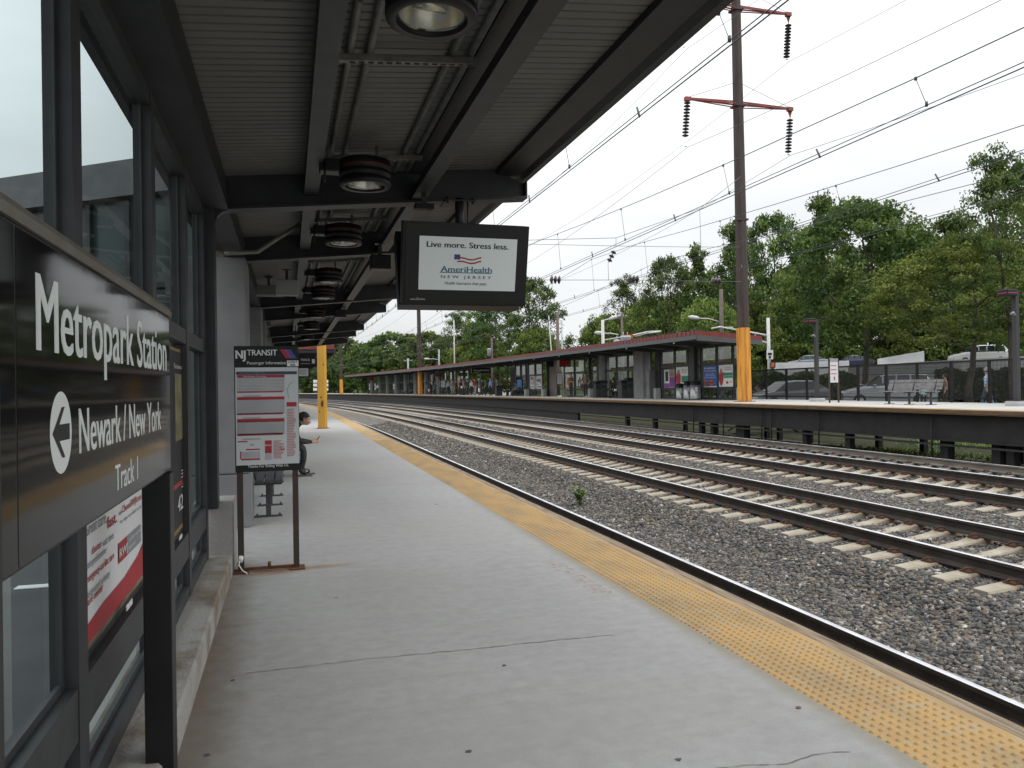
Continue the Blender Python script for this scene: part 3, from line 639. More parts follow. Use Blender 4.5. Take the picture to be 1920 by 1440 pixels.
# canopy of the next shelter along the platform
S2 = wroot('station_shelter', (-.5, 41, 0), label='farther platform shelter with red roof edge beyond the yellow column', cat='station shelter')
mb = MB(); mb.lbox(-1.3, 2.3, 41, 95, 3.56, 3.72); mb.build('roof_deck', M_steel, S2)
mb = MB(); mb.lbox(-1.3, 2.32, 40.9, 41, 3.70, 4.02); mb.lbox(2.3, 2.36, 41, 95, 3.72, 3.98); mb.build('red_coping', M_red, S2)
mb = MB(); mb.lbox(2.3, 2.4, 40.92, 95, 3.42, 3.70); mb.build('gutter', M_steel, S2)
for s in range(42, 95, 6): mb = MB(); mb.lbox(-.7, 2.25, s, s+.15, 3.35, 3.55); mb.build('cross_beam', M_steel, S2)
mb = MB(); mb.lbox(-1.0, -.6, 41.5, 95, 0, 3.5); mb.build('rear_wall', M_pier, S2)
# ---------------------------------------------------------------- conduits and trays under the canopy
for X in (.36, .47, .95, 1.06):
    z = ZC(X)-.035
    mb = MB(); mb.tube([(X, -1.4, z), (X, 6.9, z)], .021, 10); mb.tube([(X, 7.2, z), (X, 9.6, z)], .021, 10); mb.tube([(X, 10, z), (X, 15, z)], .021, 8)
    tag(mb.build('conduit_pipe', M_pipe), {.36: 'galvanised conduit pipe nearest the left long beam under the canopy', .47: 'second galvanised conduit pipe from the left beam under the canopy', .95: 'inner galvanised conduit pipe of the right pair, beside the round lamps', 1.06: 'galvanised conduit pipe running tight against the right long beam'}[X], 'conduit')
for i, yy in enumerate([4.4, 6.35, 8.7, 11.5]):
    mb = MB(); x0, x1 = .30, 1.10; z = ZC(.3)-.085
    mb.add([(x0, yy-.03, z), (x1, yy-.03, z+.06), (x1, yy-.03, z+.085), (x0, yy-.03, z+.025)], [(0, 1, 2, 3)])
    mb.bar((x0, yy, z), (x1, yy, z+.06), .045, .006); mb.bar((x0, yy+.022, z+.018), (x1, yy+.022, z+.078), .004, .035); mb.bar((x0, yy-.022, z+.018), (x1, yy-.022, z+.078), .004, .035)
    for k in range(14): mb.box(x0+.06+k*.052, x0+.09+k*.052, yy-.006, yy+.006, z-.006+.0042*k+.002, z+.0+.0042*k, mi=1)
    tag(mb.build('conduit_tray', [M_pipe, M_ink]), ['slotted steel strut crossing the conduits in front of the nearest round lamp', 'slotted steel strut just behind the second round lamp', 'slotted steel strut beyond the first cross beam', 'slotted steel strut beyond the second cross beam'][i], 'steel strut', 'struts carrying the conduits')
mb = MB(); pts = [ony(a, b, 8.8) for a, b in ((409, 476), (440, 474), (483, 472), (520, 447), (562, 421))]; mb.tube(pts, .024, 8); mb.tube([pts[0]+Vector((-.06, 0, 0)), pts[0]+Vector((.05, 0, 0))], .034, 8)
tag(mb.build('bent_conduit', M_pipe), 'bent galvanised pipe rising from the wall to the left beam under the canopy', 'conduit')
# ---------------------------------------------------------------- round canopy lamps
M_lens = glass('lamp_lens', (.9, .92, .9), 1.5)
M_refl = mat('lamp_reflector', (.75, .72, .62), .25, metal=.8, c2=(.6, .55, .42), scale=6)
M_redstripe = mat('red_stripe', (.16, .012, .012), .5)
def lamp(y, x=.60):
    root = empty('canopy_lamp', (x, y, 3.18))
    h = MB(); h.lathe((0, 0, 0), [(.165, 0.0), (.205, 0), (.212, .012), (.212, .05), (.203, .055), (.203, .075), (.212, .08), (.212, .11), (.203, .115), (.203, .135), (.208, .14), (.208, .215), (.12, .24), (.0, .24)], 32)
    h.lathe((0, 0, 0), [(.165, 0.0), (.165, .02), (.15, .03)], 32)
    ho = h.build('housing', M_black, root)
    s = MB(); s.lathe((0, 0, 0), [(.2085, .152), (.2105, .153), (.2105, .161), (.2085, .162)], 32); s.build('red_band', M_redstripe, root)
    s = MB(); s.lathe((0, 0, 0), [(.155, .028), (.14, .10), (.09, .17), (0, .19)], 28); s.tube([(-.09, 0, .09), (.07, 0, .07)], [.035, .028], 10); s.build('reflector', M_refl, root)
    s = MB(); s.lathe((0, 0, 0), [(.16, .015), (.12, .002), (.06, -.006), (0, -.008)], 28); s.build('lens', M_lens, root)
    b = MB(); b.box(-.37, -.205, -.07, .07, .10, .21, bev=.01); b.tube([(-.33, -.09, .0), (-.33, -.09, .18)], .010, 6); b.build('ballast_box', M_black, root)
    b = MB(); b.tube([(-.29, 0, .21), (-.29, 0, .33)], .012, 6); b.tube([(.1, 0, .22), (.1, 0, .36)], .015, 6); b.build('hanger', M_pipe, root)
    return root
LP = [(3.25, 'round black canopy lamp closest to the camera at the top'), (6.05, 'second round black canopy lamp, in front of the first cross beam'), (8.5, 'third round canopy lamp, between the first and second cross beams'), (11.6, 'fourth round canopy lamp from the camera'), (13.6, 'fifth round canopy lamp from the camera, before the third cross beam'), (17.2, 'sixth round canopy lamp from the camera'), (20.5, 'seventh round canopy lamp from the camera'), (24.6, 'farthest round canopy lamp seen under the canopy')]
l0 = lamp(LP[0][0])
for i, (y, lb) in enumerate(LP):
    l = l0 if i == 0 else copy_tree(l0); l.scale = (.94, .94, .9); l.location = (.60 if i else .615, y, 3.15); tag(l, lb, 'lamp', 'round lamps hanging under the canopy')
# speakers, boxes
def hbox(px, py, Y, w, h, d, name, label, cat, m=M_black):
    p = ony(px, py, Y); root = empty(name, p, label=label, cat=cat)
    b = MB(); b.box(-w/2, w/2, -d/2, d/2, -h/2, h/2, bev=min(w, h, d)*.08); b.build('case', m, root)
    b = MB(); b.box(-.02, .02, -.02, .02, h/2, h/2+.14); b.box(-.06, .06, -.05, .05, h/2+.135, h/2+.15); b.build('bracket', M_steel, root); return root
hbox(713, 493, 9.2, .24, .17, .2, 'loudspeaker', 'small black loudspeaker box hanging under the canopy near the screen', 'loudspeaker')
hbox(638, 588, 16.6, .24, .17, .2, 'loudspeaker', 'farther small black loudspeaker box hanging low beyond the third cross beam', 'loudspeaker')
hbox(538, 540, 11.3, .30, .22, .16, 'junction_box', 'grey junction box fixed under the left canopy beam', 'junction box', M_grey)
hbox(504, 546, 13.2, .46, .16, .3, 'panel_light', 'pale rectangular panel light under the canopy beside the wall', 'light', M_deck)
hbox(488, 607, 19.6, .5, .14, .3, 'panel_light', 'pale rectangular panel light farther along the wall under the canopy', 'light', M_deck)
hbox(795, 388, 6.85, .17, .05, .1, 'junction_box', 'small flat black box under the first cross beam left of the screen pole', 'junction box')
# ---------------------------------------------------------------- station name sign
M_gloss = mat('gloss_black_face', (.010, .010, .010), .07, c2=(.008, .008, .008), scale=1.5, spec=.095, bump=.05, bscale=1.4)
NS = wroot('station_name_sign', (-.49, 2.4, 0), label='glossy black station name sign reading Metropark Station with a white arrow', cat='sign')
b = MB(); b.box(-.535, -.455, 1.42, 3.345, 1.262, 1.872, bev=.003); b.build('cabinet', M_black, NS)
pl = Plane((-.4545, 0, 0), (0, 1, 0), (0, 0, 1)); f = MB(); pl.rect(f, (1.53, 1.268), (3.335, 1.866), off=.0); pl.rect(f, (1.43, 1.268), (1.522, 1.866), off=0); f.build('face_panel', M_gloss, NS)
b = MB(); vs = []; fs = []; prof = [(-.545, 1.873), (-.448, 1.873), (-.446, 1.893), (-.458, 1.912), (-.48, 1.924), (-.51, 1.924), (-.535, 1.912), (-.547, 1.893)]
b.loft([(a, z) for a, z in prof], 1.41, 3.352); b.build('top_cap', mat('cap_paint', (.16, .15, .135), .55, c2=(.13, .115, .09), scale=8), NS)
for y0 in (1.30, 3.20): 
    b = MB(); b.box(-.54, -.44, y0, y0+.105, 0, 1.26 if y0 > 2 else 1.87, bev=.004); b.box(-.58, -.40, y0-.04, y0+.145, 0, .012); b.build('post', M_black, NS)
L = MB(); U = lambda a, b_: pl.uv(a, b_)
y0, _ = U(68, 600); y1, _ = U(311, 640); zb_ = U(75, 657)[1]; zt_ = U(70, 512)[1]
pl.text(L, 'Metropark Station', (y0, zb_), width=y1-y0, cap=zt_-zb_, weight=.022, off=.0005); L.build('lettering', M_whites, NS); L = MB()
y0, _ = U(148, 800); y1, _ = U(301, 780); zb_ = U(150, 850)[1]; zt_ = U(150, 766)[1]
pl.text(L, 'Newark / New York', (y0, zb_), width=y1-y0, cap=zt_-zb_, weight=.02, off=.0005); L.build('lettering', M_whites, NS); L = MB()
y0, _ = U(216, 900); y1, _ = U(258, 890); zb_ = U(216, 922)[1]; zt_ = U(216, 873)[1]
pl.text(L, 'Track 1', (y0, zb_), width=y1-y0, cap=zt_-zb_, weight=.02, off=.0005); L.build('lettering', M_whites, NS); L = MB()
ca, cb = U(93, 813)[0], U(134, 813)[0]; cz0, cz1 = U(113, 889)[1], U(113, 734)[1]; cy_ = (ca+cb)/2; cz_ = (cz0+cz1)/2; ra = (cb-ca)/2; rb = (cz1-cz0)/2
pl.poly(L, [(cy_+ra*math.cos(2*math.pi*k/40), cz_+rb*math.sin(2*math.pi*k/40)) for k in range(40)], off=.0005)
L.build('arrow_disc', M_whites, NS)
A = MB(); arr = [(-.80, 0), (.05, .62), (.33, .62), (-.18, .20), (.78, .20), (.78, -.20), (-.18, -.20), (.33, -.62), (.05, -.62)]
A.add([pl.o+pl.n*.0010+pl.ax*(cy_+ra*a)+pl.up*(cz_+rb*b_) for a, b_ in arr], [(0, 1, 2, 3), (0, 3, 6), (3, 4, 5, 6), (0, 6, 7, 8)]); A.build('arrow', M_ink, NS)
# ---------------------------------------------------------------- posters on the glass wall
pl = Plane((-.698, 0, 0), (0, 1, 0), (0, 0, 1)); U = lambda a, b_: pl.uv(a, b_)
PO = wroot('wall_poster', (-.7, 3.6, .68), label='white hospital poster with a red wave, framed on the glass wall', cat='poster')
b = MB(); b.box(-.708, -.70, 2.93, 4.27, .655, 1.80); b.build('backing', M_wood, PO)
b = MB(); pl.rect(b, (2.94, .68), (4.25, 1.79), off=0); b.build('sheet', M_white, PO)
b = MB(); b.add([pl.o+pl.n*.002+pl.ax*u+pl.up*v for u, v in [(2.94, .68), (4.25, .68), (4.25, .86), (4.0, .80), (3.7, .77), (3.3, .765), (2.94, .74)]], [(0, 1, 6), (1, 2, 3), (1, 3, 4), (1, 4, 5), (1, 5, 6)]); 
def ptext(bb, st, px0, py0, px1, cap, mi=0, w=.01):
    u0, v0 = U(px0, py0); u1, _ = U(px1, py0-20); pl.text(bb, st, (u0, v0), width=u1-u0, cap=cap, mi=mi, weight=w, off=.003)
ptext(b, 'fast.', 200, 992, 218, .045, 0, .02); ptext(b, 'shorter', 171, 1040, 189, .028, 0, .02); ptext(b, 'emergency cardiac care', 158, 1098, 213, .028, 0, .02); ptext(b, 'care center', 160, 1140, 192, .028, 0, .02); ptext(b, 'ChooseRWJR.com', 228, 962, 264, .03, 0, .02)
u0, v0 = U(221, 1058); u1, v1 = U(237, 1010); pl.rect(b, (u0, v0), (u1, v0+.085), off=.003); b.build('red_print', M_redink, PO)
b = MB(); ptext(b, 'Great care,', 158, 1008, 199, .045); ptext(b, 'wait times', 191, 1026, 212, .028); ptext(b, 'comprehensive', 160, 1070, 198, .028); ptext(b, 'designated primary', 160, 1126, 205, .028); ptext(b, 'visit', 222, 967, 227, .02); ptext(b, 'for tips on what to do', 224, 983, 264, .016)
u2, _ = U(263, 1000); pl.rect(b, (u1+.004, v0), (u2, v0+.085), off=.003); b.build('grey_print', M_greyink, PO)
b = MB(); pl.text(b, 'RWJ', (u0+.008, v0+.025), width=(u1-u0)-.016, cap=.035, off=.006, weight=.02); pl.text(b, 'UNIVERSITY HOSPITAL', (u1+.015, v0+.055), width=u2-u1-.03, cap=.013, off=.006); pl.text(b, 'RAHWAY', (u1+.015, v0+.02), width=(u2-u1)*.5, cap=.013, off=.006); b.build('white_print', M_white, PO)
PO = wroot('wall_poster', (-.7, 5.0, .7), label='black framed poster with a small yellow picture on the glass wall beyond the sign', cat='poster')
b = MB(); b.box(-.708, -.70, 4.43, 5.64, .66, 1.86); b.build('backing', mat('gilt_frame', (.30, .19, .06), .6), PO)
b = MB(); pl.rect(b, (4.45, .69), (5.62, 1.84), off=0); b.build('sheet', M_ink, PO)
b = MB(); ua, va = U(327, 700); ub, vb = U(351, 818); pl.rect(b, (ua, vb), (ub, va), off=.002); b.build('picture', mat('picture_print', (.30, .26, .12), .5, c2=(.10, .12, .06), scale=9, detail=6), PO)
b = MB(); 
ptext(b, 'The American Classic', 325, 690, 346, .03); ptext(b, '42', 333, 962, 342, .10, 0, .02)
for k in range(6): pl.rect(b, (ua+.25, 1.04-k*.022), (ub-.05, 1.047-k*.022), off=.002)
b.build('white_print', M_white, PO)
b = MB(); pl.rect(b, (4.75, .955), (ub, .985), off=.002); b.build('red_print', M_redink, PO)
for (a, yy) in ((243, 1134), (339, 1007)):
    p = onx(a, yy, -.655); b = MB(); b.box(-.659, -.654, p.y-.06, p.y+.06, p.z-.012, p.z+.012, bev=.002)
    tag(b.build('frame_label', M_white), 'small white label on the window rail below the %s poster' % ('white' if a < 300 else 'black'), 'label')
# ---------------------------------------------------------------- passenger information board
C6 = lambda x, y: (400+x/3, 620+y/3)
IY = 7.05; pl = Plane((0, IY, 0), (1, 0, 0), (0, 0, 1)); pl.n = Vector((0, -1, 0)); U = lambda x, y: pl.uv(*C6(x, y))
M_brown = mat('dark_brown_post', (.035, .030, .028), .5, c2=(.05, .03, .02), scale=8)
IB = wroot('information_board', (-.17, 7.08, 0), label='passenger information board with a timetable on two dark legs in the middle of the platform', cat='notice board')
xl, zt = U(114, 86); xr, zbm = U(487, 783); _, zh = U(120, 205); _, zp = U(120, 746)
b = MB(); b.box(xl, xr, IY+.004, IY+.07, zbm, zt, bev=.004); b.build('backing', M_black, IB)
for x0 in (xl+.01, xr-.065): b = MB(); b.box(x0, x0+.05, IY+.012, IY+.062, 0, zbm+.002); b.build('leg', M_brown, IB)
b = MB(); b.box(xl+.06, xr-.066, IY+.02, IY+.05, .012, .035); b.box(xl-.03, xl+.1, IY-.05, IY+.12, 0, .012); b.box(xr-.1, xr+.03, IY-.05, IY+.12, 0, .012); b.tube([((xl+xr)/2, IY+.035, .03), ((xl+xr)/2, IY+.035, .075)], .014, 8); b.build('base_rail', M_rust, IB)
b = MB(); b.tube([(xl+.03, IY-.02, .13), (xl+.02, IY-.05, .08), (xl+.05, IY-.05, .03), (xl+.09, IY-.08, .008)], .006, 6); b.tube([(xl+.03, IY-.02, .10), (xl+.04, IY-.02, .15)], .02, 8); b.build('cable_tie', M_white, IB)
b = MB(); pl.rect(b, U(122, 208), U(484, 745), off=0); b.build('timetable_sheet', M_paper, IB)
def R6(bb, x0, y0, x1, y1, mi=0, off=.002): pl.rect(bb, U(x0, y0), U(x1, y1), mi, off)
def T6(bb, st, x0, yb, x1, capx, w=0.0, off=.002):
    u0, v0 = U(x0, yb); u1, _ = U(x1, yb); pl.text(bb, st, (u0, v0), width=u1-u0, cap=capx/3/1440*6.75, weight=w, off=off)
b = MB(); T6(b, 'TRANSIT', 190, 140, 358, 32, .02); T6(b, 'Passenger Information', 190, 190, 408, 17, .004); T6(b, 'Thanks For Riding With Us.', 194, 772, 424, 15, .012); T6(b, 'NJ', 127, 158, 180, 46, .05); R6(b, 414, 168, 479, 200, off=.001); b.build('white_lettering', M_white, IB)
b = MB(); T6(b, 'CMET', 420, 182, 473, 11, .02, .004); T6(b, '006', 432, 198, 460, 11, .02, .004); b.build('black_lettering', M_ink, IB)
for nm, x0, mm in (('red_stripe', 374, M_redink), ('purple_stripe', 394, mat('violet_ink', (.25, .07, .28), .6)), ('blue_stripe', 414, M_blueink)):
    b = MB(); w = 21; pts = [U(x0, 106), U(x0+w, 106), U(x0+w+34, 156), U(x0+34, 156)]; pl.poly(b, pts, off=.002); b.build(nm, mm, IB)
b = MB()
for y in (250, 374, 498): R6(b, 134, y, 400, y+12)
for y in (343, 466, 582): R6(b, 134, y, 392, y+3)
R6(b, 138, 622, 192, 627); R6(b, 290, 618, 329, 688); R6(b, 412, 402, 468, 426); R6(b, 184, 666, 262, 670); R6(b, 150, 680, 158, 724); R6(b, 158, 722, 264, 726)
b.build('red_bars', M_redink, IB)
b = MB(); R6(b, 128, 231, 470, 245); b.build('blue_heading', mat('slate_ink', (.05, .07, .12), .6), IB)
b = MB(); 
random.seed(4)
for (ya, yb) in ((266, 342), (390, 464), (514, 580)):
    y = ya
    while y < yb: R6(b, 134, y, 400, y+1.4); y += 8
    for k in range(22): R6(b, 136+k*12, ya-2, 138+k*12+.1, yb-2, off=.0015)
for y in (364, 488, 607): R6(b, 166, y, 266, y+6)
R6(b, 160, 682, 264, 720, off=.0012); R6(b, 290, 690, 328, 726, off=.0012)
b.build('grey_table_print', mat('table_print', (.47, .46, .48), .6), IB)
b = MB(); 
for y in range(440, 705, 9): R6(b, 414, y, 414+random.uniform(35, 53), y+4)
for y in range(618, 722, 8): R6(b, 338, y, 338+random.uniform(30, 60), y+3.5)
R6(b, 206, 640, 230, 646); b.build('pink_print', M_pinkink, IB)
b = MB(); lp = [(450, 290), (428, 300), (416, 330), (424, 382)]
for p0, p1 in zip(lp[:-1], lp[1:]):
    (ua, va), (ub, vb) = U(*p0), U(*p1); d = Vector((ub-ua, vb-va)).normalized()*.0022; pl.poly(b, [(ua-d.y, va+d.x), (ub-d.y, vb+d.x), (ub+d.y, vb-d.x), (ua+d.y, va-d.x)], off=.002)
T6(b, 'Northeast Corridor Line', 150, 242, 290, 8, .02, .004); b.build('route_map', M_greyink, IB)
b = MB(); T6(b, 'G', 380, 672, 400, 20, .03, .004); b.build('red_logo', M_redink, IB)
b = MB(); T6(b, 'Northeast Corridor', 170, 261, 300, 7, .01, .004); T6(b, 'NYTW', 292, 650, 326, 9, .03, .004); b.build('white_print', M_white, IB)
# ---------------------------------------------------------------- hanging television
TY = 6.75; ta = R(14); upv = Vector((0, -math.sin(ta), math.cos(ta))); c0 = hit(868, 494, (0, TY, 0), (0, -1, 0))
TV = wroot('display_screen', c0, label='flat television screen in a black case showing a health insurance advert, hanging under the canopy', cat='screen')
C7 = lambda x, y: (740+x/4.8, 380+y/4.8)
pl = Plane(c0, (1, 0, 0), upv); pl.n = Vector((1, 0, 0)).cross(upv)
U = lambda x, y: pl.uv(*C7(x, y))
ax = Vector((1, 0, 0)); ul, vt = U(105, 165); ur, _ = U(1219, 207); _, vb = U(700, 925); ul2, _ = U(42, 935); ul = (ul+ul2)/2; ur2, _ = U(1170, 912); ur = (ur+ur2)/2
cc = pl.o+ax*((ul+ur)/2)+upv*((vt+vb)/2); hw, hh = (ur-ul)/2, (vt-vb)/2
b = MB(); b.obox(cc-pl.n*.075, ax, upv, pl.n, hw, hh, .07); b.obox(cc-pl.n*.002, ax, upv, pl.n, hw-.02, hh-.02, .006); b.build('case', M_black, TV)
mir = Vector((0, math.sin(ta), math.cos(ta))); n2 = ax.cross(mir)
c2 = cc+Vector((0, .42, 0)); b = MB(); b.obox(c2, ax, mir, n2, hw, hh, .07); b.build('rear_screen_case', M_black, TV)
sc = MB(); (ua, va), (ub, vb2) = U(224, 296), U(1078, 798); pl.rect(sc, (ua, va), (ub, vb2), off=.006); sc.build('screen', emit('lit_screen', (.44, .48, .48), .30), TV)
def T7(bb, st, x0, yb, x1, cap, w=0.0, sp=1.0):
    u0, v0 = U(x0, yb); u1, _ = U(x1, yb); pl.text(bb, st, (u0, v0), width=u1-u0, cap=cap/4.8/1440*6.9, weight=w, off=.009, space=sp)
b = MB(); T7(b, 'Live more. Stress less.', 288, 396, 1022, 50, .03); b.build('heading', M_ink, TV)
b = MB(); T7(b, 'Health insurance that pays.', 450, 734, 828, 26, .012); b.build('slogan', M_ink, TV)
b = MB(); T7(b, 'N E W   J E R S E Y', 415, 676, 866, 24, .01); b.build('black_lettering', M_ink, TV)
b = MB(); T7(b, 'AmeriHealth', 414, 620, 872, 50, .02); pl.rect(b, U(406, 628), U(872, 634), off=.009); b.build('teal_lettering', M_teal, TV)
b = MB(); pl.rect(b, U(536, 464), U(588, 512), off=.008); b.build('flag_canton', M_blueink, TV)
b = MB()
for dy in (0, 32):
    P1 = []; P2 = []
    for k in range(25):
        x = 562+k*9; yy = 498+dy-10*math.sin(k/24*6.28*1.1+.6)*(1 if k else 1); P1.append(U(x, yy)); P2.append(U(x, yy+13))
    for k in range(24): pl.poly(b, [P1[k], P1[k+1], P2[k+1], P2[k]], off=.009)
b.build('flag_stripes', M_redink, TV)
b = MB(); T7(b, 'solari', 138, 872, 190, 15, .01); T7(b, 'udine', 218, 872, 272, 15, .01); u, v = U(205, 864); b.add([pl.o+pl.n*.009+pl.ax*(u+.011*math.cos(k/18*6.283)*r)+pl.up*(v+.011*math.sin(k/18*6.283)*r) for k in range(18) for r in (1, .72)], [(2*k, (2*k+2) % 36, (2*k+3) % 36, 2*k+1) for k in range(18)]); b.build('maker_lettering', M_paper, TV)
pt = ony(862, 382, 6.95); b = MB(); b.tube([(pt.x, 6.97, vt*upv.z+c0.z-.05), (pt.x, 6.97, ZB(pt.x)+.02)], .04, 10); b.box(pt.x-.14, pt.x+.14, 6.9, 7.2, ZB(pt.x)-.02, ZB(pt.x)-.006); 
for sx in (-.12, .12):
    b.tube([(pt.x+sx, 6.93, ZB(pt.x)-.04), (pt.x+sx, 6.93, ZB(pt.x)+.02)], .012, 6)
b.tube([(pt.x+.07, 6.93, vt*upv.z+c0.z-.02), (pt.x+.07, 6.93, ZB(pt.x))], .008, 6)
b.box(pt.x-.05, pt.x+.05, 6.78, 7.1, c0.z+vt*upv.z-.12, c0.z+vt*upv.z-.04); b.build('bracket', M_steel, TV)
# ---------------------------------------------------------------- signs farther under the canopy
def hang_sign(px0, py0, px1, py1, Y, name, label, face=M_black, top=3.2):
    a = ony(px0, py0, Y); c = ony(px1, py1, Y); r = wroot(name, ((a.x+c.x)/2, Y, c.z), label=label, cat='sign')
    b = MB(); b.box(a.x, c.x, Y, Y+.06, c.z, a.z, bev=.004); b.build('panel', face, r)
    for x in (a.x+.08, c.x-.08): b = MB(); b.tube([(x, Y+.03, a.z-.01), (x, Y+.03, top)], .012, 6); b.build('hanger', M_steel, r); return r, a, c, Plane((0, Y-.002, 0), (1, 0, 0), (0, 0, 1))
r, a, c, pl = hang_sign(548, 664, 592, 684, 20, 'track_number_sign', 'small black hanging sign reading TRACK 1 beside the yellow column')
b = MB(); U = lambda x, y: pl.uv(540+x/8, 640+y/8)
def TT(st, x0, yb, x1, cap): u0, v0 = U(x0, yb); u1, _ = U(x1, yb); pl.text(b, st, (u0, v0), width=u1-u0, cap=cap/8/1440*19.4, weight=.02, off=.004)
TT('TRACK', 185, 295, 332, 34); TT('1', 365, 332, 398, 66); TT('LOCATION 16', 185, 340, 330, 12); b.build('lettering', M_whites, r)
r, a, c, pl = hang_sign(552, 688, 581, 708, 22, 'framed_notice', 'small framed white notice hanging below the track number sign')
b = MB(); pl.rect(b, (a.x+.03, c.z+.04), (c.x-.04, a.z-.04), off=.002); b.build('sheet', M_paper, r)
b = MB(); 
for k in range(3): pl.rect(b, (a.x+.1, a.z-.09-k*.05), (c.x-.1, a.z-.1-k*.05), off=.005)
b.build('print', M_ink, r)
# ---------------------------------------------------------------- benches on the near platform
M_slat = mat('dark_bench_slat', (.075, .075, .08), .6, c2=(.05, .05, .054), scale=6)
def near_bench(Y0, Y1, label):
    r = wroot('platform_bench', (-.24, (Y0+Y1)/2, 0), label=label, cat='bench', group='benches along the shelter wall')
    for x in (-.41, -.295, -.18): b = MB(); b.box(x, x+.10, Y0, Y1, .43, .47, bev=.006); b.build('seat_slat', M_slat, r)
    for y in (Y0+.12, (Y0+Y1)/2): b = MB(); b.tube([(-.40, y, .46), (-.43, y, .60), (-.36, y, .68), (-.22, y, .68), (-.16, y, .60), (-.18, y, .46)], .012, 6); b.build('arm_rest', M_slat, r)
    n = 3
    for k in range(n):
        y = Y0+.15+(Y1-Y0-.3)*k/(n-1); b = MB(); b.box(-.285, -.225, y-.03, y+.03, .02, .43); b.box(-.42, -.09, y-.025, y+.025, 0, .02); b.box(-.42, -.09, y-.02, y+.02, .40, .43); b.tube([(-.12, y, .018), (-.12, y, .045)], .012, 6); b.tube([(-.39, y, .018), (-.39, y, .045)], .012, 6); b.build('leg', M_slat, r)
    return r
near_bench(9.95, 12.2, 'dark slatted bench behind the information board, nearer of the two')
near_bench(13.7, 15.9, 'dark slatted bench on which the man with the phone sits')
# ---------------------------------------------------------------- building seen through the glass
SB = wroot('station_building', (-8, 15, 0), label='grey station building with a dark glass front seen through the shelter windows', cat='building')
A_ = ony(-250, 343, 17.5); B_ = ony(352, 325, 13.0); A0 = Vector((A_.x, A_.y, 0)); B0 = Vector((B_.x, B_.y, 0)); d = (B0-A0).normalized(); nrm = Vector((d.y, -d.x, 0)); L_ = (B0-A0).length; mid = (A0+B0)/2
zt = (A_.z+B_.z)/2; zf = zt-.58
nn_ = Vector((-d.y, d.x, 0)); 
if nn_.y < 0: nn_ = -nn_
b = MB(); b.obox(mid+nn_*.4+Vector((0, 0, (zt+zf)/2)), d, nn_, (0, 0, 1), L_/2, .5, (zt-zf)/2); b.build('roof_fascia', mat('building_fascia', (.17, .165, .17), .7), SB)
b = MB(); b.obox(mid+nn_*.5+Vector((0, 0, zf/2)), d, nn_, (0, 0, 1), L_/2-.2, .4, zf/2-.02); b.build('wall', mat('building_wall', (.05, .075, .075), .25, c2=(.035, .055, .055), scale=.5, stretch=(.3, .3, 2)), SB)
b = MB()
for k in range(9): b.obox(mid+nn_*.08+d*(L_*(k-4)/9.0)+Vector((0, 0, zf/2)), d, nn_, (0, 0, 1), .05, .06, zf/2-.03)
for z in (1.2, 2.4, 3.3): b.obox(mid+nn_*.075+Vector((0, 0, z)), d, nn_, (0, 0, 1), L_/2-.25, .06, .04)
b.build('window_bars', M_frame, SB)
# fallen leaves and scraps on the slab
M_dleaf = mat('dead_leaf', (.13, .08, .04), .8)
for i, (px, py, lb) in enumerate([(388, 1415, 'dark gum stain near the bottom left corner of the slab'), (880, 1408, 'flat dark gum stain near the bottom middle of the slab'), (945, 1247, 'small dark gum stain beside the long crack'), (437, 1275, 'small dark scrap under the left part of the crack'), (1273, 1423, 'dark jagged gum stain at the bottom edge right of centre'), (1331, 1205, 'tiny dark scrap lying against the yellow strip'), (1497, 1326, 'small brown leaf lying against the yellow strip')]):
    p = onz(px, py, .0035); b = MB(); random.seed(i+40); n = 11; r_ = .016 if i != 5 else .010
    b.add([(0, 0, .0015)]+[(r_*random.uniform(.5, 1.2)*math.cos(k/n*6.283), r_*random.uniform(.5, 1.2)*math.sin(k/n*6.283)*.9, 0) for k in range(n)], [(0, k+1, (k+1) % n+1) for k in range(n)])
    o = b.build('leaf' if i == 6 else 'gum_spot', M_dleaf if i == 6 else mat('old_gum', (.09, .088, .085), .9)); o.location = p; tag(o, lb, 'leaf' if i == 6 else 'stain')
# ================================================================== OPPOSITE PLATFORM
PZ = .77; OD = 17.5; ZG = lambda s: max(0, s-32)*.004
M_plat2 = mat('far_platform_concrete', (.42, .415, .40), .9, c2=(.34, .335, .32), scale=.8, detail=7)
M_dark = mat('near_black_steel', (.022, .022, .023), .8, c2=(.014, .014, .014), scale=3, bump=.2)  # near-black steel, slightly mottled and bumpy
mb = MB(); mb.lbox(OD+.62, 23.4, 4, 240, PZ-.14, PZ); tag(mb.build('opposite_platform', M_plat2), kind='structure')
mb = MB(); mb.lbox(OD+.06, OD+.62, 4, 240, PZ-.14, PZ+.003); tag(mb.build('opposite_tactile_strip', M_tact), kind='structure')
mb = MB(); mb.lbox(OD, OD+.06, 4, 240, PZ-.11, PZ-.012); tag(mb.build('opposite_edge_timber', M_wood2), kind='structure')
VI = wroot('platform_support', (OD+.4, 30, -.6), label='dark steel girders and columns carrying the opposite platform above the ground', cat='platform support')
b = MB(); b.lbox(OD+.30, OD+.36, 4, 240, -.10, PZ-.142); b.lbox(OD+.22, OD+.44, 4, 240, -.13, -.10); b.lbox(22.9, 23.0, 4, 240, .0, PZ-.142); b.build('girder', M_dark, VI)
b = MB(); b.lbox(OD+.5, OD+.56, 4, 46, -.30, -.24); b.lbox(OD+1.6, OD+1.75, 4, 46, .0, .25); b.build('cable_pipe', mat('pale_pipe', (.16, .155, .15), .8), VI)
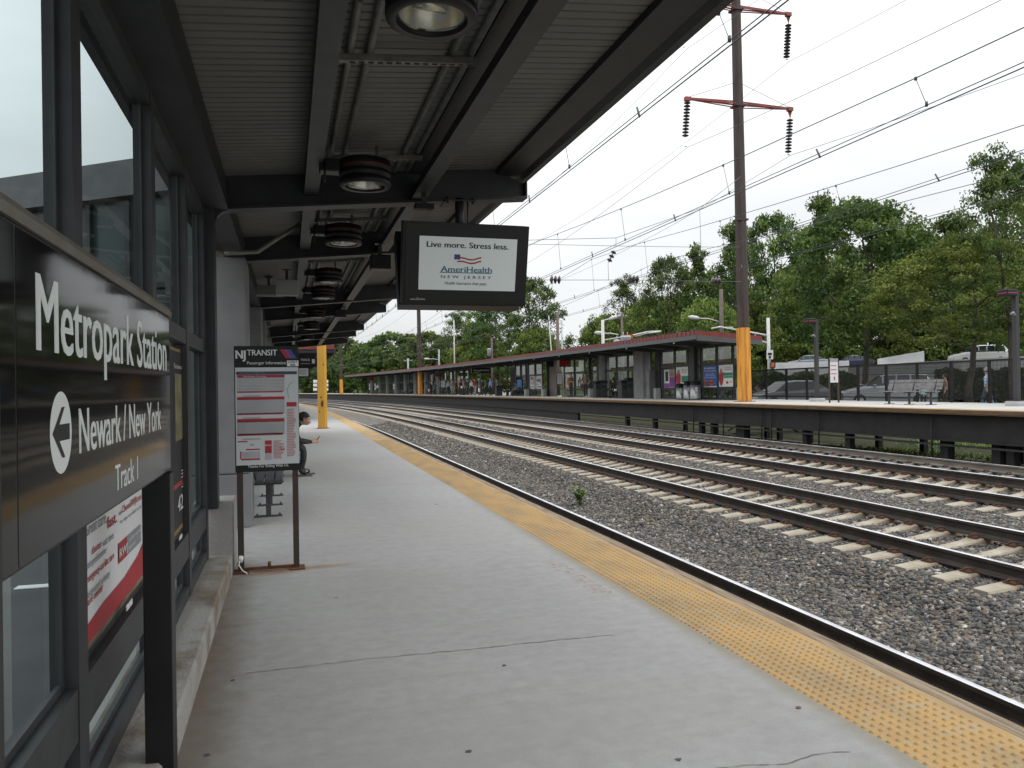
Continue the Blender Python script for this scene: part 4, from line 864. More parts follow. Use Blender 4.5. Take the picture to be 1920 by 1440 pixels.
for px_, w in ((1905, .3), (1878, .34), (1780, .36), (1598, .3), (1517, .3), (1395, .8), (1342, .3), (1320, .3), (1232, .3), (1180, .3)):
    s = s_at(px_, OD+.75, -.3); b = MB(); b.box(OD+.55, OD+.55+min(w*.7, .3), s-w*.38, s+w*.38, -1.2, -.132); b.build('column', M_dark, VI)
    b = MB(); b.box(22.3, 22.5, s-.1+1.2, s+.1+1.2, -1.4, PZ-.142); b.build('column', M_dark, VI)
for px_ in (1446, 1428, 1356, 1300, 1535, 1747): 
    s = s_at(px_, OD+.2, 0); b = MB(); b.tube([(OD+.2, s, -.8), (OD+.2, s, .55)], .028, 6); b.build('thin_pipe', M_dark, VI)
for (a, c) in (((1375, 815), (1430, 783)), ((1450, 785), (1500, 812)), ((1365, 808), (1378, 800))):
    p = onx(*a, OD+.7); q = onx(*c, OD+.7); b = MB(); b.bar(p, q, .04); b.build('brace', M_dark, VI)
b = MB(); b.lbox(OD+.28, OD+.45, 46, 240, -.9, -.13); b.build('skirt_wall', M_dark, VI)
# ---------------------------------------------------------------- opposite shelter
M_glass2 = glass('far_glass', (.62, .68, .66), 2.3)
SD = 21.2; s0, s1 = 31.9, 160.0; zr = PZ+2.83
OS = wroot('station_shelter', (SD, 33, PZ), label='long platform shelter with red roof edge and glass walls on the opposite platform', cat='station shelter')
mb = MB(); 
def rslab(D0, z0, D1, z1, th, sa, sb, mi=0):
    N = [sa]+[x for x in np.arange(40, sb, 8) if x > sa]+[sb]; vs = []; fs = []
    for t in N:
        g = ZG(t)
        for (D, z) in ((D0, z0), (D1, z1), (D1, z1+th), (D0, z0+th)): vs.append((D+cv(t), t, z+g))
    for i in range(len(N)-1):
        for k in range(4): fs.append((i*4+k, i*4+4+k, i*4+4+(k+1) % 4, i*4+(k+1) % 4))
    fs.append((0, 1, 2, 3)); e = (len(N)-1)*4; fs.append((e+3, e+2, e+1, e)); mb.add(vs, fs, mi)
rslab(18.36, zr+.31, 21.75, zr+.07, .10, s0+.03, s1); mb.build('roof_deck', M_steel, OS)
mb = MB(); rslab(18.26, zr+.08, 18.355, zr+.08, .20, s0, s1); mb.build('gutter', mat('grey_gutter', (.095, .095, .10), .5), OS)
mb = MB()
for k in range(1): rslab(18.30, zr+.292, 18.42, zr+.30, .20, s0, s1); rslab(18.424, zr+.45, 21.75, zr+.22, .03, s0, s1)
mb.add([(18.3, s0-.02, zr+.29), (21.8, s0-.02, zr+.03), (21.8, s0-.02, zr+.24), (18.3, s0-.02, zr+.50), (18.3, s0, zr+.29), (21.8, s0, zr+.03), (21.8, s0, zr+.24), (18.3, s0, zr+.50)], [(0, 1, 2, 3), (4, 7, 6, 5), (0, 4, 5, 1), (3, 2, 6, 7), (0, 3, 7, 4), (1, 5, 6, 2)])
for t in np.arange(s0+.2, 90, .42): mb.box(18.285+cv(t), 18.30+cv(t), t-.015, t+.015, zr+.29+ZG(t), zr+.49+ZG(t))
mb.build('red_roof_edge', M_red, OS)
mb = MB(); mb.add([(18.3, s0-.02, zr+.02), (21.8, s0-.02, zr-.17), (21.8, s0-.02, zr+.028), (18.3, s0-.02, zr+.288), (18.3, s0+.03, zr+.02), (21.8, s0+.03, zr-.17), (21.8, s0+.03, zr+.028), (18.3, s0+.03, zr+.288)], [(0, 1, 2, 3), (4, 7, 6, 5), (0, 4, 5, 1), (3, 2, 6, 7), (0, 3, 7, 4), (1, 5, 6, 2)]); mb.build('end_fascia', MATS['grey_gutter'], OS)
for k, t in enumerate(np.arange(33.2, 158, 3.0)):
    g = ZG(t); c = cv(t)
    mb = MB(); mb.add([(18.4+c, t-.07, zr+.12+g), (21.7+c, t-.07, zr-.12+g), (21.7+c, t-.07, zr+.06+g), (18.4+c, t-.07, zr+.30+g), (18.4+c, t+.07, zr+.12+g), (21.7+c, t+.07, zr-.12+g), (21.7+c, t+.07, zr+.06+g), (18.4+c, t+.07, zr+.30+g)], [(0, 1, 2, 3), (4, 7, 6, 5), (0, 4, 5, 1), (3, 2, 6, 7), (0, 3, 7, 4), (1, 5, 6, 2)]); mb.build('cross_beam', M_timb, OS)
for t in np.arange(34, 120, 5.5): mb = MB(); mb.box(18.22+cv(t), 18.258+cv(t), t-.05, t+.05, zr-.02+ZG(t), zr+.05+ZG(t)); mb.build('gutter_bracket', M_grey, OS)
wt = lambda s: zr+.03+ZG(s)
def fwin(sa, sb, posters=None, thick=.05):
    b = MB(); zt = wt(sa); c = cv((sa+sb)/2)
    for t in (sa, sb): b.box(SD+c-.05, SD+c+.05, t-thick, t+thick, PZ, zt)
    for (z0, z1) in ((0, .12), (.48, .62), (1.78, 1.92)): b.box(SD+c-.045, SD+c+.045, sa+thick, sb-thick, PZ+z0, PZ+z1)
    b.box(SD+c-.045, SD+c+.045, sa+thick, sb-thick, zt-.14, zt); o = b.build('window', M_frame, OS)
    g = MB()
    for (z0, z1) in ((PZ+.12, PZ+.48), (PZ+.62, PZ+1.78), (PZ+1.92, zt-.14)): g.add([(SD+c, sa+thick, z0), (SD+c, sb-thick, z0), (SD+c, sb-thick, z1), (SD+c, sa+thick, z1)], [(0, 1, 2, 3)]); g.build('pane', M_glass2, o)
def fpil(sa, sb, D0=None, D1=None, m=None, z1=None, name='concrete_pier'):
    b = MB(); c = cv(sa); b.box((D0 or SD-.25)+c, (D1 or SD+.25)+c, sa, sb, PZ, z1 or wt(sa)); return b.build(name, m or M_pier, OS)
Sp = lambda px: s_at(px, SD, 1.5)
def bays(lst): 
    for a, b_ in zip(lst[:-1], lst[1:]): fwin(Sp(b_)+.02, Sp(a)-.02)
bays([1241, 1266, 1290]); bays([1291, 1299]); bays([1309, 1316, 1345, 1375, 1386])
fpil(Sp(1308), Sp(1299), SD-.2, SD+.1, M_frame, name='corner_post')
fpil(Sp(1240), Sp(1232), SD-.1, SD+.2, M_steel, name='corner_post')
fpil(s_at(1206, SD-.6, 1.5), s_at(1188, SD-.6, 1.5), SD-.6, SD-.1)
fpil(Sp(1232), Sp(1226), SD-.5, SD-.1, z1=PZ+1.7)
for (a, c, z1) in ((1298, 1302, .62), (1229, 1233, .62), (1385, 1388, .62), (985, 988, .62), (1017, 1021, .62), (1056, 1059, .62), (1102, 1109, .62)):
    fpil(s_at(c, SD-.3, 1), s_at(a, SD-.3, 1), SD-.42, SD-.1, mat('pale_concrete', (.40, .40, .39), .9), PZ+z1, 'concrete_base')
# recessed waiting room between the two piers
for a, c in ((1136, 1157), (1157, 1178), (1178, 1200)):
    fwin(s_at(c, SD, 1.5)+.02, s_at(a, SD, 1.5)-.02)
b = MB(); sa, sb = Sp(1222), Sp(1206); b.box(SD-.03, SD+.03, sa, sb, PZ+2.1, wt(sa)); b.build('door_head', M_dark, OS)
b = MB(); b.box(SD+.05, SD+.09, sa+.1, sb-.1, PZ, PZ+2.08); o = b.build('door', M_frame, OS); g = MB(); g.box(SD+.035, SD+.048, sa+.25, sb-.25, PZ+.3, PZ+1.9); g.build('door_glass', M_glass2, o)
fpil(s_at(1129, SD-.3, 1.5), s_at(1122, SD-.3, 1.5))
bays([1109, 1121]); bays([1058, 1078, 1097]); 
b = MB(); sa, sb = Sp(1040), Sp(1023); b.box(SD-.05, SD+.05, sa, sb, PZ, wt(sa)); b.build('brown_wall_panel', mat('brown_panel', (.16, .13, .12), .6), OS)
bays([967, 977, 987]); bays([991, 1004, 1018])
b = MB(); sa, sb = Sp(965), Sp(944); b.box(SD+.5, SD+.6, sa-1, sb+1, PZ, wt(sa)); b.build('opening_shade_sheet', M_dark, OS)  # dark sheet set behind the opening, its colour stands in for shade
bays([860, 870, 880]); bays([843, 850, 857]); 
s = Sp(838); k = 0
while s < 152:
    if k % 5 == 2 or k % 5 == 3: fpil(s, s+.7); s += .75
    else: fwin(s+.02, s+1.7); s += 1.74
    k += 1
M_post2 = mat('dark_post', (.04, .04, .043), .6)
for px_ in (884, 926, 942, 1104, 1022, 986):
    s = s_at(px_, SD-.15, 1.5); b = MB(); b.box(SD-.22, SD-.06, s-.09, s+.09, PZ, wt(s)); b.build('steel_post', M_post2, OS)
# ---------------------------------------------------------------- printed panels on the far shelter
def fposter(px0, px1, py0, py1, label, base, marks, name='shelter_poster', D=SD-.06):
    s = s_at((px0+px1)/2, D, 2); z0 = z_at(py1, D, s); z1 = z_at(py0, D, s); sa = s_at(px1, D, 2); sb = s_at(px0, D, 2); c = cv(s)
    r = wroot(name, (D+c, s, z0), label=label, cat='poster')
    b = MB(); b.box(D+c, D+c+.02, sa, sb, z0, z1); b.build('sheet', base, r)
    P_ = Plane((D+c-.001, sb, z0), (0, -1, 0), (0, 0, 1)); w = sb-sa; h = z1-z0
    by = {}
    for mk in marks:
        kind, m = mk[0], mk[1]; mbx = by.setdefault(m.name, (MB(), m))[0]
        if kind == 'r': P_.rect(mbx, (mk[2]*w, mk[3]*h), (mk[4]*w, mk[5]*h), off=.004)
        elif kind == 'R': P_.rect(mbx, (mk[2]*w, mk[3]*h), (mk[4]*w, mk[5]*h), off=.007)
        elif kind == 't': P_.text(mbx, mk[2], (mk[3]*w, mk[4]*h), width=mk[5]*w, cap=mk[6]*h, weight=.02, off=.01)
        elif kind == 'e': P_.poly(mbx, [(w*(mk[2]+mk[4]*math.cos(k/16*6.283)), h*(mk[3]+mk[5]*math.sin(k/16*6.283))) for k in range(16)], off=mk[6] if len(mk) > 6 else .007)
    for nme, (mbx, m) in by.items(): mbx.build(nme.replace('ink', 'print').replace('paint', 'print'), m, r)
M_blu2 = mat('royal_blue_ink', (.04, .12, .42), .5); M_grn = mat('green_ink', (.02, .25, .16), .5); M_skin2 = mat('printed_skin_ink', (.45, .22, .14), .5)
fposter(1319, 1344, 686, 726, 'blue advertising poster with white lines of text on the far shelter', M_blu2, [('t', M_white, 'Breakfast', .08, .86, .8, .07), ('t', M_white, 'YOUR MORNING COMPANION', .06, .74, .88, .045), ('t', M_white, 'Up Into The Blue', .2, .60, .6, .045), ('t', M_white, 'Monthly Travel Pass', .15, .52, .7, .045), ('t', M_white, 'Discover your New Route Now', .05, .43, .9, .045), ('e', M_orng, .17, .2, .13, .14), ('e', M_orng, .62, .2, .16, .14), ('r', M_white, 0, 0, 1, .05), ('R', M_white, .08, .2, .25, .23), ('R', M_white, .5, .2, .74, .23)])
fposter(1348, 1374, 684, 725, 'white and green poster with a woman in red beside the blue poster', M_white, [('r', M_grn, .3, .50, 1, .64), ('r', M_grn, .35, .40, 1, .485), ('e', M_redink, .17, .42, .17, .34, .005), ('e', M_skin2, .17, .72, .08, .12), ('t', M_greyink, 'Sweet &', .5, .85, .4, .06), ('t', M_greyink, 'Refreshing', .45, .76, .5, .06), ('r', M_redink, .52, .14, .68, .24), ('r', M_yel, .78, .18, .92, .24), ('e', M_redink, .16, .2, .09, .16, .006)])
fposter(1268, 1290, 688, 724, 'white and green poster with a woman in red behind the silver bins', M_white, [('r', M_grn, .45, .20, 1, .52), ('e', M_redink, .2, .4, .2, .4, .005), ('e', M_skin2, .22, .74, .1, .13), ('t', M_greyink, 'Sweet &', .5, .82, .4, .07), ('t', M_greyink, 'Fresh', .5, .7, .4, .07)])
fposter(1245, 1265, 692, 727, 'dark poster with a white phone outline and a purple corner on the far shelter', M_greyink, [('r', M_white, .05, .25, .5, .95), ('R', M_ink, .14, .35, .42, .88), ('r', M_orng, .58, .65, .95, .8), ('r', M_purp, .55, .05, 1, .55), ('r', M_purp, .05, .02, .5, .2)])
fposter(994, 1004, 705, 729, 'left half of a route map poster on the far shelter', M_paper, [('r', M_blu2, .1, .7, .5, .95), ('r', M_yel, .5, .3, .8, .9), ('r', M_greyink, .1, .1, .9, .2), ('r', M_greyink, .1, .4, .4, .5)])
fposter(1005, 1016, 705, 729, 'right half of a route map poster on the far shelter', M_paper, [('r', M_blu2, .1, .55, .7, .75), ('r', M_yel, .6, .4, .9, .8), ('r', M_blu2, .2, .1, .9, .2), ('r', M_greyink, .1, .3, .5, .4)])
fposter(969, 978, 712, 730, 'plain bright blue panel on the far shelter', mat('cyan_panel', (.03, .25, .60), .5), [('r', M_blu2, .1, .1, .9, .2)])
fposter(1081, 1092, 701, 725, 'white poster with a black bottle shape behind the two standing people', M_white, [('r', M_ink, .2, .1, .4, .55), ('e', M_ink, .6, .5, .12, .3), ('r', M_blu2, 0, 0, 1, .08)])
fposter(1062, 1070, 702, 730, 'narrow poster with brown and red shapes behind the standing man', M_paper, [('e', M_orng, .5, .5, .4, .3), ('r', M_redink, .1, .05, .9, .15)])
for i, (a, b_, y0, y1) in enumerate([(858, 863, 706, 724), (690, 696, 719, 731), (700, 706, 719, 731), (806, 811, 703, 722), (826, 833, 713, 726), (734, 741, 720, 730), (820, 825, 712, 726)]):
    fposter(a, b_, y0, y1, ['pale poster behind the left edge of the crowd', 'leftmost tiny pale poster at the far end of the opposite shelter', 'second tiny pale poster from the far end of the opposite shelter', 'tall pale panel behind the group of three people', 'pale poster left of the crowd under the far roof', 'pale poster near the far end, right of the walking person', 'orange and white poster left of the crowd'][i], M_paper, [('r', M_orng if i in (0, 6) else M_greyink, .2, .3, .8, .6)])
def redbox(px0, px1, py0, py1, D, name, label, face):
    s = s_at((px0+px1)/2, D, 3); z0 = z_at(py1, D, s); z1 = z_at(py0, D, s); wd = (px1-px0)/1440*(D*.28+s*.96); r = wroot(name, (D, s, z0), label=label, cat='sign' if 'sign' in name else 'screen'); c = cv(s)
    b = MB(); b.box(D+c-wd/2, D+c+wd/2, s-.12, s+.12, z0, z1, bev=.01); b.build('case', M_black, r)
    b = MB(); b.box(D+c-wd/2+.05, D+c+wd/2-.05, s-.128, s-.122, z0+.05, z1-.05); b.build('face', face, r)
    b = MB(); b.box(D+c-.03, D+c+.03, s-.03, s+.03, z1, wt(s)+.25); b.build('bracket', M_steel, r); return r
M_redlcd = mat('red_screen_face', (.28, .01, .015), .25)
redbox(1048, 1070, 674, 688, 20.0, 'display_screen', 'dark red hanging screen on the opposite platform above the two standing people', M_redlcd)
redbox(816, 829, 699, 706, 20.0, 'display_screen', 'small dark red hanging screen left of the crowd', mat('brown_red_face', (.18, .03, .015), .4))
redbox(692, 701, 707, 713, 20.0, 'display_screen', 'tiny red hanging screen near the far end of the opposite shelter', M_redlcd)
r = redbox(1023, 1038, 677, 688, 20.2, 'track_sign', 'black hanging sign left of the red screen on the opposite platform', M_black)
r = redbox(884, 921, 690, 700, 20.4, 'station_sign', 'long black station sign hanging above the crowd', M_black)
pq = r.location; b = MB(); text(b, 'Metropark Station', (pq.x-.85+cv(pq.y), pq.y-.135, pq.z+.26), (1, 0, 0), (0, 0, 1), width=1.7, cap=.14); text(b, 'Iselin', (pq.x-.85+cv(pq.y), pq.y-.135, pq.z+.08), (1, 0, 0), (0, 0, 1), width=.6, cap=.09); b.build('lettering', M_whites, r)
redbox(678, 687, 710, 714, 20.2, 'track_sign', 'tiny black hanging sign at the far end of the opposite shelter', M_black)
# white box light under roof end
p = ony(1367, 638, 33.6); r = empty('wall_light', p, label='small white box light under the near end of the far roof', cat='light'); b = MB(); b.box(-.12, .12, -.08, .08, -.07, .07, bev=.01); b.build('case', M_white, r); b = MB(); b.tube([(-.12, 0, 0), (-.4, 0, -.03)], .03, 6); b.tube([(0, 0, .07), (0, 0, .2)], .02, 6); b.build('arm', M_white, r)
# ---------------------------------------------------------------- bins, boxes, benches
M_brush = mat('brushed_steel', (.42, .42, .42), .35, metal=.7, c2=(.3, .3, .3), scale=4, stretch=(8, 8, .5))
def bin_(px, h, D, label, r_=.24):
    s = s_at(px, D, .9); root = empty('litter_bin', (D, s, PZ), label=label, cat='bin', group='silver bins in a row on the opposite platform')
    b = MB(); b.lathe((0, 0, 0), [(0, 0), (r_, 0), (r_, .04), (r_, h-.22), (0, h-.22)], 20); b.build('drum', M_brush, root)
    b = MB(); b.lathe((0, 0, 0), [(r_+.01, h-.22), (r_+.012, h-.16), (r_-.03, h-.155), (r_-.03, h-.05), (r_+.012, h-.045), (r_-.02, h), (0, h+.015)], 20); b.build('lid', M_black, root)
    b = MB(); b.obox((-.1, -r_-.004, h*.55), (1, 0, 0), (0, 1, 0), (0, 0, 1), .07, .004, .12); b.build('notice', M_white, root)
    b = MB(); b.lathe((0, 0, 0), [(r_+.004, 0), (r_+.008, .03), (r_+.004, .05)], 20); b.build('base_ring', M_black, root)
bin_(1276, .86, 20.5, 'shorter silver bin at the left of the row'); bin_(1290, .98, 20.5, 'middle silver bin with a small white notice'); bin_(1304, 1.0, 20.5, 'right-hand silver bin with a wide white notice', .28)
def dbox(px, w, h, D, label):
    s = s_at(px, D, 1.3); r = empty('waste_container', (D+cv(s), s, PZ), label=label, cat='bin'); b = MB(); b.box(-w/2, w/2, -w/2, w/2, 0, h*.82, bev=.02); b.build('body', M_post2, r); b = MB(); b.box(-w/2-.02, w/2+.02, -w/2-.02, w/2+.02, h*.82, h, bev=.03); b.build('hood', M_black, r); b = MB(); b.box(-w/3, w/3, -w/2-.03, -w/2-.015, h*.55, h*.7); b.build('opening', M_ink, r)
dbox(1121, .5, 1.15, 20.6, 'squat black waste container left of the seated woman'); dbox(1129, .55, 1.2, 20.9, 'tall black container behind the squat one'); dbox(1170, .6, 1.15, 20.6, 'black waste container right of the seated woman'); dbox(1180, .5, 1.3, 20.9, 'black container against the pale concrete pier')
dbox(935, .6, 1.0, 20.3, 'dark waste container at the right end of the crowd')
M_bslat = mat('grey_bench_slat', (.22, .21, .21), .7, c2=(.15, .145, .14), scale=5)
def far_bench(D, s, L_, label, back=True, rz=0):
    r = empty('platform_bench', (D+cv(s), s, PZ), rz=rz, label=label, cat='bench', group='benches on the opposite platform')
    for x in (-.30, -.17, -.04): b = MB(); b.box(x, x+.10, -L_/2, L_/2, .43, .465); b.build('seat_slat', M_bslat, r)
    if back:
        for k in range(3): b = MB(); b.obox((.13+.03*k, 0, .56+.12*k), (0, 1, 0), (.2, 0, 1), (1, 0, -.2), L_/2, .05, .018); b.build('back_slat', M_bslat, r)
    for y in (-L_/2+.25, 0, L_/2-.25): b = MB(); b.box(-.10, -.05, y-.03, y+.03, 0, .43); b.box(-.28, .14, y-.025, y+.025, 0, .02); b.box(-.3, .10, y-.02, y+.02, .40, .43); b.tube([(.06, y, .42), (.2, y, .88)], .018, 6); b.build('leg', M_post2, r)
sb = s_at(1708, 20.6, 1.2)
far_bench(20.6, sb, 2.35, 'grey slatted bench standing alone by the fence on the right')
far_bench(20.9, s_at(1154, 20.8, 1.2), 1.5, 'bench on which the dark haired woman sits'); far_bench(20.9, s_at(962, 20.8, 1.2), 2.4, 'bench under the far roof with a seated person in black')
far_bench(20.9, s_at(757, 20.8, 1.2), 2.4, 'bench in the far third of the opposite shelter, between two piers'); far_bench(20.9, s_at(664, 20.8, 1.2), 2.4, 'most distant bench at the end of the opposite shelter')
def far_board(px, py_top, label, D=20.6, face=True):
    s = s_at(px, D, 2); z1 = z_at(py_top, D, s); r = wroot('information_board', (D+cv(s), s, PZ), label=label, cat='notice board'); c = D+cv(s); w = .42
    for x in (-w/2, w/2): b = MB(); b.box(c+x-.025, c+x+.025, s-.025, s+.025, PZ, z1-.02); b.build('leg', M_brown, r)
    b = MB(); b.box(c-w/2+.028, c+w/2-.028, s-.03, s+.02, z1-.95, z1); b.build('board', M_paper, r)
    b = MB(); b.box(c-w/2+.028, c+w/2-.028, s-.034, s-.031, z1-.14, z1); b.build('heading', M_greyink, r)
    b = MB()
    for k in range(3): b.box(c-w/2+.06, c+w/2-.1, s-.034, s-.031, z1-.30-.16*k, z1-.27-.16*k)
    b.box(c-.02, c+.04, s-.034, s-.031, z1-.85, z1-.72); b.build('red_print', M_redink, r)
far_board(1563, 672, 'timetable board on two legs right of the far lamp post', 20.6); far_board(1049, 697, 'timetable board below the hanging black sign on the far platform', 20.4); far_board(832, 712, 'small timetable board left of the crowd', 20.4)
# ---------------------------------------------------------------- platform lamps
def plat_lamp(px, D, label, hz=4.25):
    s = s_at(px, D, 1); r = empty('platform_lamp', (D, s, PZ), label=label, cat='lamp post', group='lamp posts on the opposite platform')
    b = MB(); b.lathe((0, 0, 0), [(.32, 0), (.32, .12), (.28, .14), (0, .14)], 18); b.build('concrete_foot', mat('pale_concrete', (.4, .4, .39), .9), r)
    b = MB(); b.box(-.07, .07, -.07, .07, .14, hz-PZ, bev=.01); b.box(-.2, .2, -.2, .2, .14, .17); b.build('post', M_post2, r)
    b = MB(); b.box(-.12, .12, .0, .3, hz-PZ-.12, hz-PZ-.02); b.box(-.50, -.11, -.18, .18, hz-PZ-.17, hz-PZ+.04, bev=.03); b.build('lamp_head', M_black, r)
    b = MB(); b.box(-.505, -.5, -.15, .15, hz-PZ-.085, hz-PZ-.06); b.box(-.48, -.14, -.187, -.182, hz-PZ-.085, hz-PZ-.06); b.build('red_band', mat('lamp_red_band', (.4, .04, .08), .5), r)
    b = MB(); b.tube([(-.08, -.05, 2.75), (-.2, -.1, 2.82), (-.32, -.12, 2.78)], .035, 8); b.build('small_camera', M_grey, r)
plat_lamp(1532, 21.6, 'dark lamp post with a red banded box lamp, left of the timetable board'); plat_lamp(1907, 21.2, 'dark lamp post with a red banded box lamp at the right edge of the picture')
# ---------------------------------------------------------------- fence
FD = 23.15
FE = wroot('platform_fence', (FD, 20, PZ), label='black mesh fence behind the opposite platform', cat='fence')
ps_ = [s_at(p, FD, 1.5) for p in (1437, 1475, 1513, 1560, 1609, 1662, 1720, 1784, 1856)]; ps_ = ps_[::-1]; ps_ = [ps_[0]-3.9, ps_[0]-1.95]+ps_+[34.9]
for s in ps_: b = MB(); b.box(FD-.04, FD+.04, s-.04, s+.04, PZ-.1, 2.27); b.build('post', M_black, FE)
for z, h in ((2.24, .07), (1.86, .025), (.93, .04)): b = MB(); b.box(FD-.025, FD+.025, ps_[0], ps_[-1], z-h/2, z+h/2); b.build('rail', M_black, FE)
b = MB(); s = ps_[0]
while s < ps_[-1]: b.box(FD-.045, FD-.039, s-.009, s+.009, PZ+.1, 2.2); s += .05
z = PZ+.2
while z < 2.2: b.box(FD-.038, FD-.034, ps_[0], ps_[-1], z-.004, z+.004); z += .11
b.build('mesh_panel', M_black, FE)
# ================================================================== CATENARY
M_polew = mat('brown_steel_pole', (.065, .045, .04), .75, c2=(.04, .028, .025), scale=2, stretch=(3, 3, .5), bump=.1)
M_yel2 = mat('orange_yellow_paint', (.70, .31, .035), .6, c2=(.26, .075, .02), scale=1.5, detail=10, stretch=(5, 5, .4), lo=.33, hi=.56, bump=.15)
M_armred = mat('red_crossarm', (.35, .05, .04), .6, c2=(.15, .06, .05), scale=3)
M_insul = mat('dark_insulator', (.06, .05, .055), .3)
def insulator(mb, top, d, n, pitch, r_):
    top = Vector(top); d = Vector(d).normalized(); ref = d.cross(Vector((0, 1, 0))).normalized(); q = d.cross(ref)
    for k in range(n):
        c = top+d*pitch*(k+.3); vs = []; 
        prof = [(.02, -.3), (r_*.55, -.12), (r_, .18), (r_*.9, .25), (.03, .22), (.02, .7)]; m = 10
        for (rr, t) in prof:
            for j in range(m): a = 6.283*j/m; vs.append(c+d*t*pitch+(ref*math.cos(a)+q*math.sin(a))*rr)
        mb.add(vs, [(i*m+j, i*m+(j+1) % m, (i+1)*m+(j+1) % m, (i+1)*m+j) for i in range(len(prof)-1) for j in range(m)], 0, True)
def cat_pole(x, y, z0, label, ytop, top=21.5, mY=None, w=.5, lean=-.006):
    root = empty('catenary_pole', (x, y, z0), label=label, cat='catenary pole', group='tall steel poles carrying the railway wires')
    def octo(mb, za, zb, ra, rb):
        vs = []
        for z, rr in ((za, ra), (zb, rb)):
            for k in range(8): a = math.pi/8+k*math.pi/4; vs.append((rr*math.cos(a)+lean*z, rr*math.sin(a), z))
        mb.add(vs, [(k, (k+1) % 8, 8+(k+1) % 8, 8+k) for k in range(8)]+[tuple(range(7, -1, -1)), tuple(range(8, 16))])
    b = MB(); octo(b, ytop, top-z0, w*.54, w*.40); b.build('shaft', M_polew, root)
    b = MB(); octo(b, .02, ytop, w*.62, w*.6); b.build('yellow_base', mY or M_yel2, root)
    b = MB(); b.box(-w*.7, w*.7, -w*.7, w*.7, 0, .02); b.build('base_plate', M_rust, root)
    for za, sides in ((14.10-z0, (-1, 1)), (18.42-z0, (-1, 1))):
        for sg in sides:
            xe = 2.62*sg; xs = w*.3*sg+lean*za; ze = za+(.02 if za < 14 else .05)
            b = MB(); b.bar((xs, 0, za+.12), (xe, 0, ze+.04), .05, .05); b.bar((xs, 0, za-.16), (xe, 0, ze-.02), .04, .04); b.bar((xs, -.1, za), (xe, 0, ze), .05, .05); b.bar((xs, .1, za), (xe, 0, ze), .05, .05); b.box(xe-.13, xe+.13, -.09, .09, ze-.10, ze+.07)
            b.add([(xe-.12, 0, ze-.1), (xe+.12, 0, ze-.1), (xe+.02, 0, ze-.42), (xe-.12, .02, ze-.1), (xe+.12, .02, ze-.1), (xe+.02, .02, ze-.42)], [(0, 1, 2), (5, 4, 3), (0, 2, 5, 3), (1, 4, 5, 2)]) if sg > 0 else None
            arm = b.build('crossarm', M_armred, root)
            b = MB(); insulator(b, (xe+.0, 0, ze-(.45 if sg > 0 else .12)), (-.085, .0, -1), 11, .145, .155); b.tube([(xe, 0, ze-.1), (xe-.005, 0, ze-.5)], .012, 5); b.tube([(xe-.16, 0, ze-2.1), (xe-.17, -.15, ze-2.16)], .02, 5); b.build('insulator', M_insul, arm)
            b = MB(); b.tube([(xs, 0, za+.95), (xe, 0, ze+.06)], .011, 5); b.build('stay_rod', M_insul, arm)
    b = MB()
    for z in (14.0, 18.3, 8.9): b.box(-w*.5+lean*z, w*.5+lean*z, -w*.5, w*.5, z-z0-.04, z-z0+.04)
    b.build('band', M_polew, root)
    return root
cat_pole(19.62, 30.1, PZ, 'large brown catenary pole with orange-yellow base standing by the near end of the far shelter', 3.3)
s2 = s_at(788, 19.4, 2); s3 = s_at(640, 19.4, 2)
cat_pole(19.4+cv(s2), s2, PZ, 'second catenary pole with yellow base, rising through the middle of the far roof', 3.1, w=.55); cat_pole(19.4+cv(s3), s3, PZ, 'most distant catenary pole, at the far end of the opposite platform', 3.1, w=.6)
M_yel3 = mat('golden_yellow_paint', (.60, .33, .04), .5, c2=(.52, .28, .035), scale=1.5, detail=6)
yp = cat_pole(1.36, 32.8, 0, 'yellow column with rust patches standing on the near platform beside the tactile strip', 3.7, mY=M_yel3, w=.33, lean=0)
for (px, py, w, h) in ((604, 757, .055, .15), (606, 684, .03, .03), (602, 745, .03, .06), (599, 772, .02, .04)):
    p = ony(px, py, 32.8-.175); b = MB(); random.seed(px); n = 14; b.add([(p.x-1.36+w*random.uniform(.5, 1.2)*math.cos(k/n*6.283), -.2, p.z+h*random.uniform(.5, 1.2)*math.sin(k/n*6.283)) for k in range(n)], [tuple(range(n))]); b.add([(p.x-1.36+w*.9*math.cos(k/n*6.283), -.1925, p.z+h*.9*math.sin(k/n*6.283)) for k in range(n)], [tuple(range(n))]); b.build('rust_patch', M_rust, yp)
